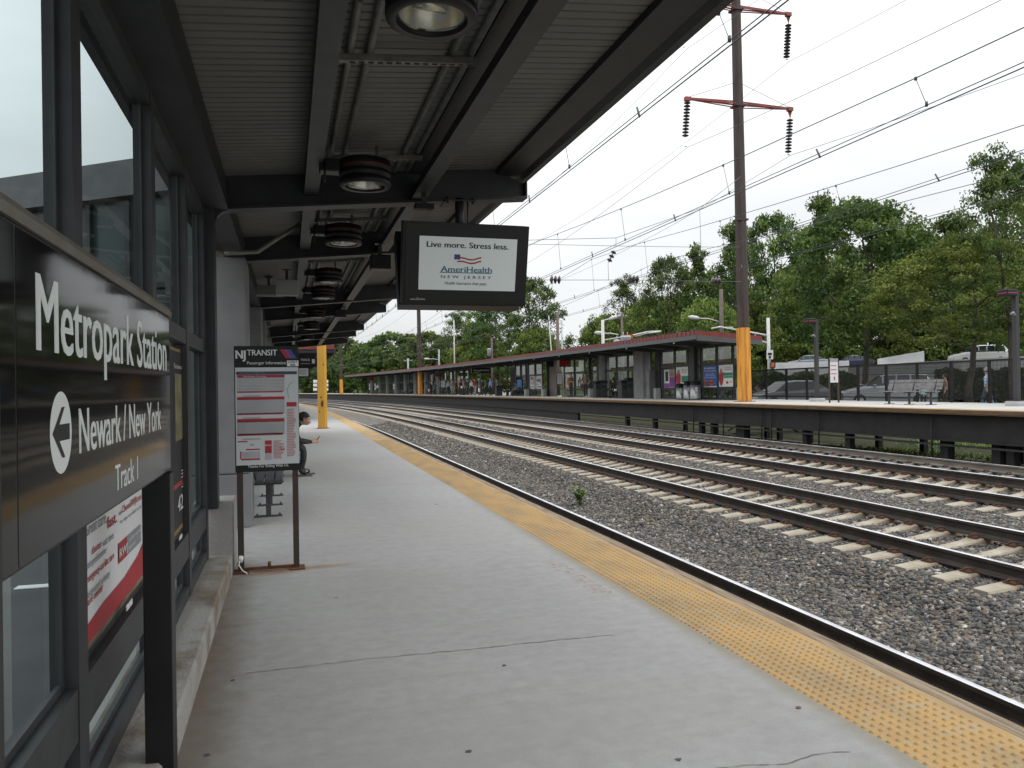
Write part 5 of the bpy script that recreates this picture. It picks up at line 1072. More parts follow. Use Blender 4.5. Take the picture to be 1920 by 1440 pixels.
# ---------------------------------------------------------------- wires
M_wire = mat('copper_wire', (.05, .06, .06), .5, c2=(.04, .07, .055), scale=.5)
M_wirel = mat('thin_wire', (.11, .12, .12), .5)
def run(D, zf, s0, s1, r, label, cat='overhead wire', n=70, group=None):
    pts = [(D+cv(s), s, zf(s)) for s in np.linspace(s0, s1, n)]; b = MB(); b.tube(pts, r, 5); o = b.build('overhead_wire', M_wire); tag(o, label, cat); return o, pts
def mess(D, hi, lo, ph=30.1, span=66.0): return lambda s: lo+(hi-lo)*(((s-ph)/span-math.floor((s-ph)/span)-.5)*2)**2
nm = ['first', 'second', 'third', 'farthest']
TR = [(4.88, 5.42, 7.3, 5.72), (8.95, 5.50, 7.2, 5.85), (12.85, 5.66, 7.2, 5.95), (15.85, 5.72, 7.1, 5.95)]
for i, (D, zc, hi, lo) in enumerate(TR):
    run(D, lambda s: zc, -4, 300, .0095, 'contact wire hanging over the %s track from the camera' % nm[i])
    run(D+.02, lambda s: zc+.075+.02*math.sin(s*.7), -4, 300, .0075, 'auxiliary wire clipped just above the contact wire of the %s track' % nm[i])
    f = mess(D, hi, lo); run(D-.02, f, -4, 300, .009, 'sagging carrier wire above the %s track' % nm[i])
    s = 2.5+i*1.3; root = wroot('wire_dropper_set', (D, 20, zc), label='thin vertical droppers linking the wires above the %s track' % nm[i], cat='dropper wires')
    while s < 150:
        b = MB(); z1 = f(s); c = cv(s); b.tube([(D+.02+c, s, zc+.09), (D-.02+c, s+.15, z1)], .006, 4); b.tube([(D+.02+c, s, zc+.06), (D+.02+c, s, zc+.13)], .022, 5); b.tube([(D-.02+c, s+.15, z1-.03), (D-.02+c, s+.15, z1+.02)], .022, 5); b.build('dropper', M_wire, root)
        b = MB(); b.tube([(D+c, s+2.3, zc-.01), (D+.02+c, s+2.42, zc+.17)], .017, 5); b.build('clip', M_wire, root)
        s += 5.2
def sagline(D, s0, z0, s1, z1, sag, r, label, n=40):
    pts = []
    for k in range(n+1): t = k/n; s = s0+(s1-s0)*t; pts.append((D+cv(s), s, z0+(z1-z0)*t-4*sag*t*(1-t)))
    b = MB(); b.tube(pts, r, 5); o = b.build('power_line', M_wirel); tag(o, label, 'power line'); return pts
for D, z, lb in ((17.0, 12.0, 'left arm of the lower crossarm'), (22.24, 12.0, 'right arm of the lower crossarm'), (22.24, 16.3, 'right arm of the upper crossarm'), (17.0, 16.3, 'left arm of the upper crossarm')):
    sagline(D, -36, z, 30.1, z, 1.5, .010, 'thin power line running towards the camera from the %s' % lb); sagline(D, 30.1, z, 96, z, 1.5, .010, 'thin power line running away from the %s' % lb); sagline(D, 96, z, 162, z, 1.4, .010, 'distant span of power line beyond the %s' % lb)
def pixline(pts, Y, r, name, label, cat):
    b = MB(); P_ = [ony(a, b_, Y) for a, b_ in pts]
    b.tube(P_, r, 5); o = b.build(name, M_wirel); tag(o, label, cat); return P_
pixline([(1388, 332), (1312, 391), (1155, 446), (960, 451), (700, 455)], 28.5, .011, 'span_wire', 'upper cross span wire stretched from the large pole over the tracks', 'span wire')
pixline([(1388, 463), (1290, 463), (1150, 461), (960, 457), (700, 450)], 28.5, .009, 'span_wire', 'middle cross span wire over the tracks, just below the upper one', 'span wire')
pixline([(1390, 528), (1345, 528), (1185, 525), (1040, 525), (900, 524)], 28.5, .011, 'span_wire', 'lowest cross span wire carrying three dark insulators', 'span wire')
for (a, b_, lb) in (((1312, 391), (1314, 463), 'thin hanging wire between the upper and middle span wires near the pole'), ((1155, 446), (1155, 461), 'very short hanging wire above the slanting insulator'), ((1140, 494), (1141, 525), 'thin hanging wire below the slanting insulator')):
    pixline([a, b_], 28.5, .009, 'hanging_wire', lb, 'wire')
def insset(pxs, label, n=3, r_=.17, pitch=.17):
    P0 = ony(*pxs[0], 28.5); P1 = ony(*pxs[1], 28.5); b = MB(); insulator(b, P0, P1-P0, n, (P1-P0).length/n, r_); o = b.build('insulator', M_insul); tag(o, label, 'insulator')
insset([(1152, 470), (1141, 492)], 'slanting dark insulator hanging from the span wires', 3, .12); insset([(1031, 524), (1052, 525)], 'left dark insulator on the lowest span wire'); insset([(1178, 523), (1198, 524)], 'middle dark insulator on the lowest span wire'); insset([(1334, 527), (1352, 528)], 'right dark insulator on the lowest span wire, near the pole')
# ================================================================== TREES
def leaf_mat(name, a, b, c):
    m = bpy.data.materials.new(name); m.use_nodes = True; t = m.node_tree; t.nodes.clear(); L = t.links
    o = nd(t, 'ShaderNodeOutputMaterial'); d = nd(t, 'ShaderNodeBsdfDiffuse'); tr = nd(t, 'ShaderNodeBsdfTranslucent'); gl = nd(t, 'ShaderNodeBsdfGlossy'); gl.inputs['Roughness'].default_value = .45; gl.inputs[0].default_value = (.5, .55, .5, 1)
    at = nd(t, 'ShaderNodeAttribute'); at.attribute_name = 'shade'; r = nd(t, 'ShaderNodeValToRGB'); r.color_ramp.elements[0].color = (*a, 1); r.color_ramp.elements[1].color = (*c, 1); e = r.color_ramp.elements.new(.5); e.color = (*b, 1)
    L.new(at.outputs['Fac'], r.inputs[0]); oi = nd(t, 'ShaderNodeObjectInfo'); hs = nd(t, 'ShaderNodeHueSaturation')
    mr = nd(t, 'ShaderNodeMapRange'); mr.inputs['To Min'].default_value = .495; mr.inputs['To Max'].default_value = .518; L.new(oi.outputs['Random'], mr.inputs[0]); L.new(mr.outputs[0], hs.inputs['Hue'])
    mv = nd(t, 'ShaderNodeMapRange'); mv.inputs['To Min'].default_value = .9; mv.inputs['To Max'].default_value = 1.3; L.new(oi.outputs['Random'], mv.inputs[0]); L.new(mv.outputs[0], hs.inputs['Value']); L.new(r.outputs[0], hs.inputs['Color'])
    L.new(hs.outputs[0], d.inputs[0]); L.new(hs.outputs[0], tr.inputs[0])
    m1 = nd(t, 'ShaderNodeMixShader'); m1.inputs[0].default_value = .35; L.new(d.outputs[0], m1.inputs[1]); L.new(tr.outputs[0], m1.inputs[2])
    m2 = nd(t, 'ShaderNodeMixShader'); m2.inputs[0].default_value = .04; L.new(m1.outputs[0], m2.inputs[1]); L.new(gl.outputs[0], m2.inputs[2]); L.new(m2.outputs[0], o.inputs[0]); return m
M_lf = leaf_mat('tree_leaf', (.018, .036, .010), (.065, .105, .022), (.19, .235, .06)); M_lf2 = leaf_mat('bright_leaf', (.045, .07, .014), (.13, .175, .035), (.30, .34, .08))
M_bark = mat('tree_bark', (.10, .085, .065), .9, c2=(.05, .042, .035), scale=3, stretch=(4, 4, .6), bump=.4)
def tree_proto(seed, h, rad, z0, shape, nclump, per, lsz, csz, droop=0.0):
    rg = np.random.default_rng(seed); C_ = []; limbs = []
    lobes = []
    for k in range(7): a = rg.random()*6.28; lobes.append((a, .55+.75*rg.random(), z0+(h-z0)*(.15+.75*rg.random())))
    def R_(z, a):
        t = (z-z0)/(h-z0)
        if shape == 'round': r = rad*math.sqrt(max(0, 1-(2*t-.85)**2/1.35))
        elif shape == 'tall': r = rad*(math.sin(min(1, t*1.05+.12)*math.pi)**.6 if t < .9 else .35*(1-t)/.1+.15)
        else: r = rad*(1-.75*t)*min(1, .35+t*3)
        for (la, lr, lz) in lobes:
            d = math.cos(a-la)
            if d > .4: r *= 1+(lr-.9)*.45*(d-.4)*max(0, 1-abs(z-lz)/((h-z0)*.4))
        return r
    for k in range(nclump):
        t = rg.random()**.8; z = z0+(h-z0)*t; a = rg.random()*6.28; r = max(.15, R_(z, a))*(.35+.70*math.sqrt(rg.random())); C_.append((r*math.cos(a), r*math.sin(a), z-droop*r/rad))
    C_ = np.array(C_)
    tb = MB(); tr_ = h*.013+.05; top = h*.93; pts = []; px_ = 0; py_ = 0
    for k in range(9): f = k/8; pts.append((px_, py_, top*f)); px_ += rg.normal()*h*.012; py_ += rg.normal()*h*.012
    tb.tube(pts, [tr_*(1.35 if k == 0 else 1)*(1-.9*k/8)+.02 for k in range(9)], 8)
    order = rg.permutation(nclump)[:min(nclump, 26)]
    for i in order:
        c = C_[i]; zs = max(z0*(.7+.5*rg.random()), min(top*.9, c[2]-np.hypot(c[0], c[1])*(.3+.4*rg.random()))); f = zs/top*8; k = min(7, int(f)); b0 = np.array(pts[k])+(np.array(pts[k+1])-np.array(pts[k]))*(f-k)
        mid = b0*.45+c*.55+rg.normal(size=3)*.2+np.array([0, 0, .25]); rr = tr_*(.36*(1-zs/h)+.08); tb.tube([b0, mid, c], [rr, rr*.6, .02], 5)
    trunk = tb
    N = nclump*per; ci = np.repeat(np.arange(nclump), per); cs = csz*(.6+.8*rg.random(nclump))
    d = rg.normal(size=(N, 3)); d /= np.linalg.norm(d, axis=1)[:, None]; rr = rg.random(N)**.5
    P = C_[ci]+d*(rr*cs[ci])[:, None]*np.array([1.15, 1.15, .75])
    u = rg.normal(size=(N, 3)); u /= np.linalg.norm(u, axis=1)[:, None]; w = np.cross(u, d*.5+rg.normal(size=(N, 3))); w /= np.linalg.norm(w, axis=1)[:, None]
    sz = lsz*(.55+.9*rg.random(N)); u = u*sz[:, None]; w = w*(sz*.55)[:, None]
    V = np.stack([P-u, P+w*.9, P+u, P-w*.9], 1).reshape(-1, 3); F = np.arange(4*N).reshape(-1, 4)
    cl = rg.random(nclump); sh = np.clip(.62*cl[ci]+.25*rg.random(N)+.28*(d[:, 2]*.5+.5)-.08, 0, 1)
    return trunk, V, F, np.repeat(sh, 4), h, rad
PROTO = {}
def get_proto(k):
    if k in PROTO: return PROTO[k]
    spec = {'big': (11, 14, 6.2, 4.7, 'round', 330, 95, .145, .80, .8), 'oak': (12, 13, 6.0, 3.2, 'round', 190, 85, .155, .85, .4), 'tall': (13, 16, 4.0, 4.5, 'tall', 150, 75, .155, .75, 0), 'sparse': (14, 16, 4.4, 5.0, 'tall', 120, 80, .12, .70, 0),
            'narrow': (15, 14, 2.4, 2.6, 'tall', 120, 60, .19, .65, 0), 'bushy': (16, 9, 4.6, .8, 'round', 210, 80, .165, .85, .3), 'far': (17, 14, 6.5, 2.0, 'round', 210, 26, .42, 1.05, .5), 'far2': (18, 14, 5.0, 2.5, 'tall', 160, 26, .40, 1.0, 0),
            'near': (19, 13, 5.6, 4.9, 'round', 290, 110, .105, .68, .3)}[k]
    PROTO[k] = tree_proto(*spec); return PROTO[k]
FIRST = {}
def push(px, Z, Dmin):
    while True:
        p = CAM+ray(px, 715)*Z
        if p.x-cv(p.y) >= Dmin or Z > 300: return Z
        Z += 1
def tree(kind, px, topy, Z, halfpx, label, group=None, base=None, lean=0):
    Z = push(px, Z, 29+halfpx/1440*Z*.8)
    tr_, V, F, sh, h, rad = get_proto(kind); p = CAM+ray(px, 715)*Z; s = p.y; D = p.x-cv(s)
    zb = hill_z(D, s)-.15 if base is None else base; tp = CAM+ray(px, topy)*Z; H_ = tp.z-zb; wv = halfpx/1440*Z
    if kind not in FIRST:
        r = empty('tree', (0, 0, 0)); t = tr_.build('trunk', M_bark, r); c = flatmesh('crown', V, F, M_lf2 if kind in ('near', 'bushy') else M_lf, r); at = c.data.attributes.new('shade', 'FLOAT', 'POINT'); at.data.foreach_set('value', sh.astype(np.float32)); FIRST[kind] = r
    else: r = copy_tree(FIRST[kind])
    r.location = (p.x, p.y, zb); r.rotation_euler = (0, lean, (px*1.7) % 6.28); r.scale = (wv/rad, wv/rad, H_/(h+.4)); tag(r, label, 'tree', group); return r
G1 = 'trees behind the opposite platform'
tree('big', 1612, 372, 56, 150, 'large dense dark tree with its crown just above the white wall', G1)
tree('near', 1815, 440, 45, 165, 'bright green spreading tree behind the fence, right of the big dark tree', G1)
tree('oak', 1925, 300, 64, 110, 'full tall tree filling the right edge of the picture behind the thin one', G1); tree('tall', 1790, 400, 96, 80, 'tall tree whose top shows above the bright spreading tree', G1)
tree('sparse', 1900, 258, 42, 95, 'tall thin-crowned tree leaning in at the right edge of the picture', G1, lean=.05)
tree('tall', 1545, 362, 98, 60, 'tall tree whose thin top rises just left of the dark tree top', G1)
tree('oak', 1452, 398, 96, 85, 'tree directly right of the big catenary pole with a loose open crown', G1)
tree('tall', 1382, 412, 92, 55, 'tree whose loose crown shows behind the big catenary pole', G1)
tree('narrow', 1312, 452, 78, 34, 'narrow upright tree standing clear just left of the big pole', G1)
tree('oak', 1256, 478, 84, 62, 'rounded tree between the narrow tree and the pale far tree', G1)
tree('sparse', 1172, 512, 106, 50, 'paler loose tree left of the rounded tree above the street lamp', G1)
tree('bushy', 1128, 590, 100, 46, 'low bushy green tree behind the white street lamp', G1)
tree('bushy', 1230, 560, 98, 80, 'low bushy tree behind the transformer pole', G1)
tree('bushy', 1330, 560, 70, 70, 'low dark bushy tree just left of the big pole behind the roof', G1)
tree('oak', 1000, 518, 88, 66, 'tree with a ragged dark crown right below the television screen corner', G1)
tree('oak', 925, 560, 98, 64, 'broad green tree under the middle of the television screen', G1)
tree('sparse', 858, 578, 104, 46, 'ragged dark tree showing sky through its crown, left below the screen', G1)
tree('bushy', 1005, 612, 78, 50, 'low tree behind the wooden pole above the far roof', G1)
tree('bushy', 900, 625, 88, 62, 'low green tree above the crowd on the far platform', G1)
tree('bushy', 1500, 540, 95, 90, 'dark undergrowth tree below the tree right of the pole', G1)
tree('bushy', 1720, 500, 94, 90, 'green undergrowth tree behind the bright spreading tree', G1)
tree('bushy', 1850, 520, 92, 80, 'leafy low tree beneath the right edge tree', G1)
tree('bushy', 1420, 565, 92, 60, 'low leafy tree behind the pedestrian signal mast', G1)
tree('big', 1690, 430, 98, 120, 'tree filling the gap behind the bright spreading tree', G1)
for i, (k, px, ty, Z, hp) in enumerate([('far', 800, 622, 150, 52), ('far2', 770, 628, 170, 40), ('far', 735, 622, 180, 56), ('far', 690, 640, 200, 46), ('far2', 655, 636, 215, 34), ('far2', 628, 643, 225, 30), ('far', 600, 652, 240, 40), ('far', 570, 660, 260, 40), ('far', 850, 628, 140, 50), ('far', 710, 660, 150, 44), ('far', 760, 655, 140, 44), ('far', 670, 668, 170, 40), ('far', 635, 676, 185, 32), ('far', 820, 655, 125, 46), ('far', 610, 690, 230, 26), ('far', 588, 700, 240, 26), ('far', 900, 600, 130, 50), ('far', 1150, 590, 112, 50), ('far', 1210, 560, 108, 60), ('far', 1290, 550, 104, 60), ('far', 1370, 520, 100, 60), ('far', 1450, 520, 112, 70), ('far', 1540, 500, 110, 70), ('far', 1640, 500, 108, 70), ('far', 1740, 500, 106, 80), ('far', 1840, 480, 104, 80), ('far', 1930, 460, 102, 80)]):
    p = CAM+ray(px, 715)*Z
    lab = 'distant wooded hillside tree whose crown peaks %s' % {800: 'left of the ragged dark tree', 770: 'just left of the second pole top', 735: 'at the highest point of the far hill', 690: 'halfway down the far hill', 655: 'beside the most distant pole', 628: 'just right of the yellow column', 600: 'behind the yellow column', 570: 'left of the yellow column', 850: 'behind the white topped pole', 710: 'above the yellow roof sign', 760: 'low behind the second pole', 670: 'low on the far hill above the roof end', 635: 'low beside the far roof end', 820: 'low behind the far roof left of the crowd', 610: 'at the end of the tracks', 588: 'at the very end of the near platform', 900: 'behind the crowd under the screen', 1150: 'behind the white street lamp', 1210: 'behind the transformer pole', 1290: 'behind the narrow tree', 1370: 'behind the big pole', 1450: 'right behind the loose open tree', 1540: 'behind the tall thin tree top', 1640: 'behind the large dark tree', 1740: 'behind the green undergrowth', 1840: 'behind the bright spreading tree', 1930: 'beyond the right edge tree'}[px]
    tree(k, px, ty, Z, hp, lab, 'far wooded hillside')
# hedge behind the fence
def hedge(px0, px1, ty, Z, label, seed):
    rg = np.random.default_rng(seed); a = CAM+ray(px0, 715)*Z; b = CAM+ray(px1, 715)*Z; tp = (CAM+ray((px0+px1)/2, ty)*Z).z; n = 15000
    t = rg.random(n); P = np.outer(1-t, a)+np.outer(t, b); hgt = tp-.2; P[:, 2] = .2+hgt*np.sqrt(rg.random(n))*(.93+.07*np.sin(t*17)); nn_ = np.array([-(b-a).y, (b-a).x, 0]); nn_ /= np.linalg.norm(nn_); P += np.outer((rg.random(n)-.5)*1.2, nn_)
    u = rg.normal(size=(n, 3)); u /= np.linalg.norm(u, axis=1)[:, None]; w = np.cross(u, rg.normal(size=(n, 3))); w /= np.linalg.norm(w, axis=1)[:, None]; sz = .11*(.6+rg.random(n)); u *= sz[:, None]; w *= (sz*.6)[:, None]
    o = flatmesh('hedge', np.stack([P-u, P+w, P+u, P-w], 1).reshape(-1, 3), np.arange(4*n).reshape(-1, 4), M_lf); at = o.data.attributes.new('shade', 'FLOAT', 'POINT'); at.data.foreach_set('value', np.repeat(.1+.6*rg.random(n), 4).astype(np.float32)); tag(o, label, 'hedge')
hedge(1432, 1600, 697, 47, 'clipped green hedge behind the fence left of the silver van', 1); hedge(1762, 1925, 690, 46, 'green hedge behind the fence right of the bench', 2)
# ================================================================== BACKGROUND WALLS, ROAD, VEHICLES
def P3(px, py, Z): return CAM+ray(px, py)*Z
def wallseg(pts, Z0, Z1, thick, zb, name, m, label, cat='wall'):
    """pts = [(px, top py)...] at a distance going from Z0 to Z1"""
    b = MB(); n = len(pts); T = []
    for i, (px, py) in enumerate(pts): Z = Z0+(Z1-Z0)*i/(n-1); T.append(P3(px, py, Z))
    d = (T[-1]-T[0]); d.z = 0; nn_ = Vector((-d.y, d.x, 0)).normalized(); 
    if nn_.dot(Vector((fw.x, fw.y, 0))) < 0: nn_ = -nn_
    for a, c in zip(T[:-1], T[1:]):
        vs = [(a.x, a.y, zb), (c.x, c.y, zb), tuple(c), tuple(a)]; vs += [tuple(Vector(v)+nn_*thick) for v in vs]; b.add(vs, [(0, 1, 2, 3), (4, 7, 6, 5), (0, 3, 7, 4), (1, 5, 6, 2), (3, 2, 6, 7), (0, 4, 5, 1)])
    return tag(b.build(name, m), label, cat)
M_wgrey = mat('grey_render_wall', (.38, .38, .38), .85, c2=(.32, .32, .32), scale=.8)
M_wwhite = mat('white_barrier', (.82, .82, .82), .7, c2=(.6, .6, .61), scale=.6)
wallseg([(1590, 690), (1700, 680), (1800, 674), (1990, 664)], 62, 56, .4, .1, 'retaining_wall', M_wgrey, 'grey concrete retaining wall behind the fence and under the trees')
wallseg([(1452, 680), (1527, 679)], 72, 71, .4, .1, 'barrier_wall', M_wwhite, 'white parapet wall below the silver sedan')
wallseg([(1527.5, 678), (1592, 676)], 71, 70, .4, .1, 'barrier_wall', M_wwhite, 'white parapet wall behind the timetable board, right of the sedan')
wallseg([(1645, 673), (1732, 658)], 68, 66, .4, .1, 'barrier_wall', M_wwhite, 'sloping white wall wedge above the grey retaining wall')
mb = MB(); a = P3(1440, 684, 74); b_ = P3(1960, 676, 72); zr_ = 3.05
mb.add([(a.x, a.y, zr_), (b_.x, b_.y, zr_), (b_.x+14, b_.y+16, zr_), (a.x+14, a.y+16, zr_), (a.x, a.y, 0), (b_.x, b_.y, 0), (b_.x+14, b_.y+16, 0), (a.x+14, a.y+16, 0)], [(0, 1, 2, 3), (0, 4, 5, 1), (1, 5, 6, 2), (2, 6, 7, 3), (3, 7, 4, 0)]); tag(mb.build('upper_road', M_asph), kind='structure')
mb = MB(); mb.lbox(33.2, 33.4, 5, 90, .2, .34); tag(mb.build('kerb', MATS['pale_concrete']), kind='structure')
def paint(name, c): return mat(name, c, .3, metal=.2, c2=tuple(x*.95 for x in c), coat=.6)
M_cglass = mat('car_glass', (.02, .025, .03), .05, c2=(.015, .02, .025)); M_tyre = mat('tyre', (.02, .02, .02), .85); M_rim = mat('alloy_rim', (.45, .45, .46), .35, metal=.8)
M_tail = mat('tail_lamp_red', (.5, .01, .015), .2); M_headl = mat('head_lamp', (.7, .72, .75), .1)
def car(kind, col, loc, rz, label, cat):
    r = empty('parked_car' if cat != 'van' else 'parked_van', loc, rz, label, cat)
    if kind == 'sedan': L_ = 4.6; W_ = .88; st = [(0, .50, .50), (.12, .66, .66), (.5, .78, .78), (1.25, .90, .90), (1.35, .92, .95), (2.0, .95, 1.38), (2.3, .96, 1.43), (3.0, .97, 1.42), (3.4, .98, 1.34), (4.05, 1.0, 1.02), (4.1, 1.0, 1.0), (4.5, .94, .94), (4.6, .70, .70)]
    elif kind == 'suv': L_ = 4.8; W_ = .95; st = [(0, .60, .60), (.10, .85, .85), (.5, .98, .98), (1.15, 1.08, 1.08), (1.25, 1.10, 1.13), (1.95, 1.12, 1.68), (2.3, 1.12, 1.75), (3.6, 1.14, 1.76), (4.3, 1.14, 1.72), (4.68, 1.14, 1.18), (4.72, 1.10, 1.12), (4.8, .72, .72)]
    else: L_ = 4.1; W_ = .86; st = [(0, .55, .55), (.1, .72, .72), (.6, .86, .86), (1.0, .92, .95), (1.7, .95, 1.42), (2.2, .96, 1.48), (3.2, .98, 1.46), (3.9, 1.0, 1.15), (4.05, .95, .97), (4.1, .7, .7)]
    st = [(x-L_/2, b, t) for x, b, t in st]; prof = lambda x, bt, tp: [(W_*.90, .24), (W_, .42), (W_, bt-.12), (W_*.97, bt), (W_*(.97 if tp-bt < .1 else .80), tp-(.04 if tp-bt > .1 else .0)), (W_*(.80 if tp-bt < .1 else .66), tp+.015), (0, tp+.03)]
    P = [prof(*s) for s in st]; vs = []
    for (x, _, _), pr in zip(st, P):
        taper = 1 if abs(x) < L_/2-.3 else .9
        for (y, z) in pr: vs.append((x, -y*taper, z))
        for (y, z) in pr[::-1][1:]: vs.append((x, y*taper, z))
    m = 13; b = MB(); g = MB(); V_ = vs
    for i in range(len(st)-1):
        cab = st[i][2]-st[i][1] > .1 or st[i+1][2]-st[i+1][1] > .1; both = st[i][2]-st[i][1] > .1 and st[i+1][2]-st[i+1][1] > .1
        for k in range(m-1):
            q = (i*m+k, (i+1)*m+k, (i+1)*m+k+1, i*m+k+1); side = k in (3, 8)
            top = k in (4, 5, 6, 7); scr = cab and not both and top
            (g if (side and both) or (side and cab and (st[i+1][0]-st[i][0]) > .5) or scr else b).add([V_[j] for j in q], [(0, 1, 2, 3)], 0, False)
    b.add(V_[:m], [tuple(range(m))]); b.add(V_[-m:], [tuple(range(m))[::-1]])
    for sy in (-1, 1):
        for x in (-L_*.5+2.05, .35, L_*.5-1.35): b.box(x-.04, x+.04, sy*W_*.80 if sy < 0 else sy*W_*.80, sy*W_*.93, st[5][1], st[6][2]-.03) if kind != 'hatch' else None
    b.build('body', col, r); g.build('windows', M_cglass, r)
    for x in (-L_/2+.85, L_/2-.9):
        for sy in (-1, 1):
            w = MB(); w.tube([(x, sy*(W_-.20), .33), (x, sy*(W_+.01), .33)], .33, 20); wo = w.build('wheel', M_tyre, r); w = MB(); w.tube([(x, sy*(W_-.0), .33), (x, sy*(W_+.02), .33)], .20, 14); w.build('rim', M_rim, wo)
    for sy in (-1, 1):
        w = MB(); w.box(-L_/2-.01, -L_/2+.25, sy*W_*.62-.14, sy*W_*.62+.14, st[1][1]-.14, st[1][1]); w.build('headlight', M_headl, r)
        w = MB(); w.box(L_/2-.22, L_/2+.012, sy*W_*.70-.16, sy*W_*.70+.12, st[-1][1]-.02, st[-1][1]+.18); w.build('tail_light', M_tail, r)
        w = MB(); w.box(-L_/2+1.55, -L_/2+1.7, sy*(W_+.06)-.07, sy*(W_+.06)+.07, st[4][1], st[4][1]+.12); w.build('mirror', col, r)
    w = MB(); w.box(L_/2-.02, L_/2+.02, -.26, .26, st[-1][1]-.15, st[-1][1]); w.build('number_plate', M_white, r); return r
def face(px, yaw_extra=0): d = ray(px, 715); return math.atan2(-d.x, d.y)+yaw_extra     # long side square to the view, nose to the left
p = P3(1512, 680, 82); car('sedan', paint('silver_blue_paint', (.30, .36, .40)), (p.x, p.y, zr_), face(1512, 0), 'silver-blue sedan on the raised road above the white parapet', 'car')
p = P3(1580, 680, 84); car('sedan', paint('dark_blue_paint', (.03, .04, .07)), (p.x+1, p.y, zr_), face(1580, .1), 'dark blue car partly hidden behind the timetable board on the raised road', 'car')
p = P3(1664, 715, 44); car('suv', paint('silver_paint', (.42, .44, .46)), (p.x, p.y, .215), face(1664, .12), 'silver van-like car parked behind the fence beside the grey bench', 'van')
p = P3(1446, 720, 50); car('sedan', paint('dark_red_paint', (.10, .02, .025)), (p.x, p.y, .215), face(1446, -.9), 'dark red car with bright tail light just right of the yellow pole base', 'car')
p = P3(1475, 720, 41); car('hatch', paint('grey_car_paint', (.12, .13, .14)), (p.x, p.y, .215), face(1475, .5), 'dark grey car seen through the fence left of the lamp post', 'car')
p = P3(1558, 720, 48); car('hatch', paint('white_car_paint', (.6, .6, .6)), (p.x, p.y, .215), face(1558, -.3), 'white car behind the lamp post and the timetable board', 'car')
p = P3(1835, 672, 72); car('suv', paint('white_suv_paint', (.65, .65, .66)), (p.x, p.y, zr_), face(1835, .4), 'white car half hidden by leaves on the raised road at right', 'car')
p = P3(905, 715, 130); b = MB(); b.box(-4.5, 4.5, -1.2, 1.2, 0, 2.9, bev=.1); o = b.build('added_white_backdrop', M_wwhite); o.location = (p.x+2, p.y, .2); o.rotation_euler = (0, 0, .3); tag(o, 'long white trailer seen through the opening behind the crowd', 'backdrop')  # added white block, keeps the opening behind the crowd bright
# ---------------------------------------------------------------- poles and lamps behind the far roof
M_wpole = mat('wooden_pole', (.17, .14, .12), .9, c2=(.11, .09, .08), scale=3, stretch=(6, 6, .6)); M_can = mat('grey_transformer', (.42, .44, .45), .5); M_wh2 = mat('off_white_metal', (.62, .62, .61), .5)
def upole(px, topy, Z, r_, label, m=None, extra=None, basez=.1, lean=0):
    Z0_ = Z; Z = push(px, Z, 26); r_ *= Z/Z0_
    p = P3(px, topy, Z); root = empty('utility_pole', (p.x, p.y, basez), label=label, cat='pole'); h = p.z-basez
    b = MB(); b.tube([(0, 0, 0), (lean*h, 0, h)], [r_, r_*.75], 10); b.build('shaft', m or M_wpole, root)
    k = Z/1440
    if extra == 'cross' or extra == 'cans':
        b = MB(); ax_ = rv; b.obox(Vector((0, 0, h-.4)), Vector((ax_.x, ax_.y, 0)), (0, 0, 1), (ax_.y, -ax_.x, 0), 8*k, .06, .06)
        b.build('crossarm', m or M_wpole, root)
        for t in (-8, -3, 3, 8): b = MB(); b.lathe((ax_.x*t*k, ax_.y*t*k, h-.34), [(.03, 0), (.06, .05), (.06, .12), (0, .16)], 8); b.build('insulator', M_can, root)
    if extra == 'cans':
        for t, dz in ((-13, 2.0), (-1, 1.7), (7, 1.7)): b = MB(); b.lathe((ax_.x*t*k+.0, ax_.y*t*k-.3, h-dz-1.2), [(0, 0), (.27, .02), (.27, .85), (.29, .9), (.2, 1.0), (0, 1.02)], 12); b.tube([(ax_.x*t*k, ax_.y*t*k-.3, h-dz-.2), (ax_.x*t*k, ax_.y*t*k-.3, h-dz+.1)], .04, 6); b.build('transformer', M_can, root)
    if extra == 'can1': b = MB(); b.lathe((-.4, -.2, h-2.3), [(0, 0), (.27, .02), (.27, .85), (.29, .9), (.2, 1.0), (0, 1.02)], 12); b.build('transformer', M_can, root)
    return root, h
upole(1166, 586, 62, .12, 'grey pole carrying three transformers above the far roof', None, 'cans'); upole(1045, 585, 60, .15, 'thick wooden pole rising above the far roof left of the white street lamp'); upole(1053, 600, 64, .08, 'thinner grey pole just right of the thick wooden pole', M_can)
upole(1038, 592, 58, .05, 'slanting pale guy pole leaning beside the thick wooden pole', M_wh2, lean=-.06)
upole(922, 634, 80, .13, 'wooden pole with one transformer behind the far roof left of the wooden pole', None, 'can1'); upole(851, 600, 74, .07, 'pole with a white lower part above the crowd', M_wh2); upole(765, 672, 110, .15, 'small far pole with a crossarm left of the crowd', M_can, 'cross'); upole(823, 655, 95, .12, 'short grey pole with a pale street lamp above the far roof', M_can)
upole(1352, 542, 60, .2, 'wooden pole behind the far roof carrying a long street lamp arm', None)
def slamp(px0, py0, px1, py1, Z, label, post=False):
    Z = push(px0, Z, 25.5)
    p = P3(px1, py1, Z); q = P3(px0, py0, Z); root = empty('street_lamp', p, label=label, cat='street lamp'); d = q-p
    b = MB(); b.tube([(0, 0, 0), d*.5+Vector((0, 0, d.length*.05)), d*.85], .05, 8); b.build('arm', M_wh2, root)
    b = MB(); h = d.normalized(); e = d*.82; b.tube([e, e+h*.25, e+h*.7, e+h*.95], [.06, .16, .17, .05], 10); b.build('lamp_head', M_wh2, root)
    if post: b = MB(); b.tube([(0, 0, .1), (0, 0, -p.z)], .13, 10); b.build('post', M_wh2, root)
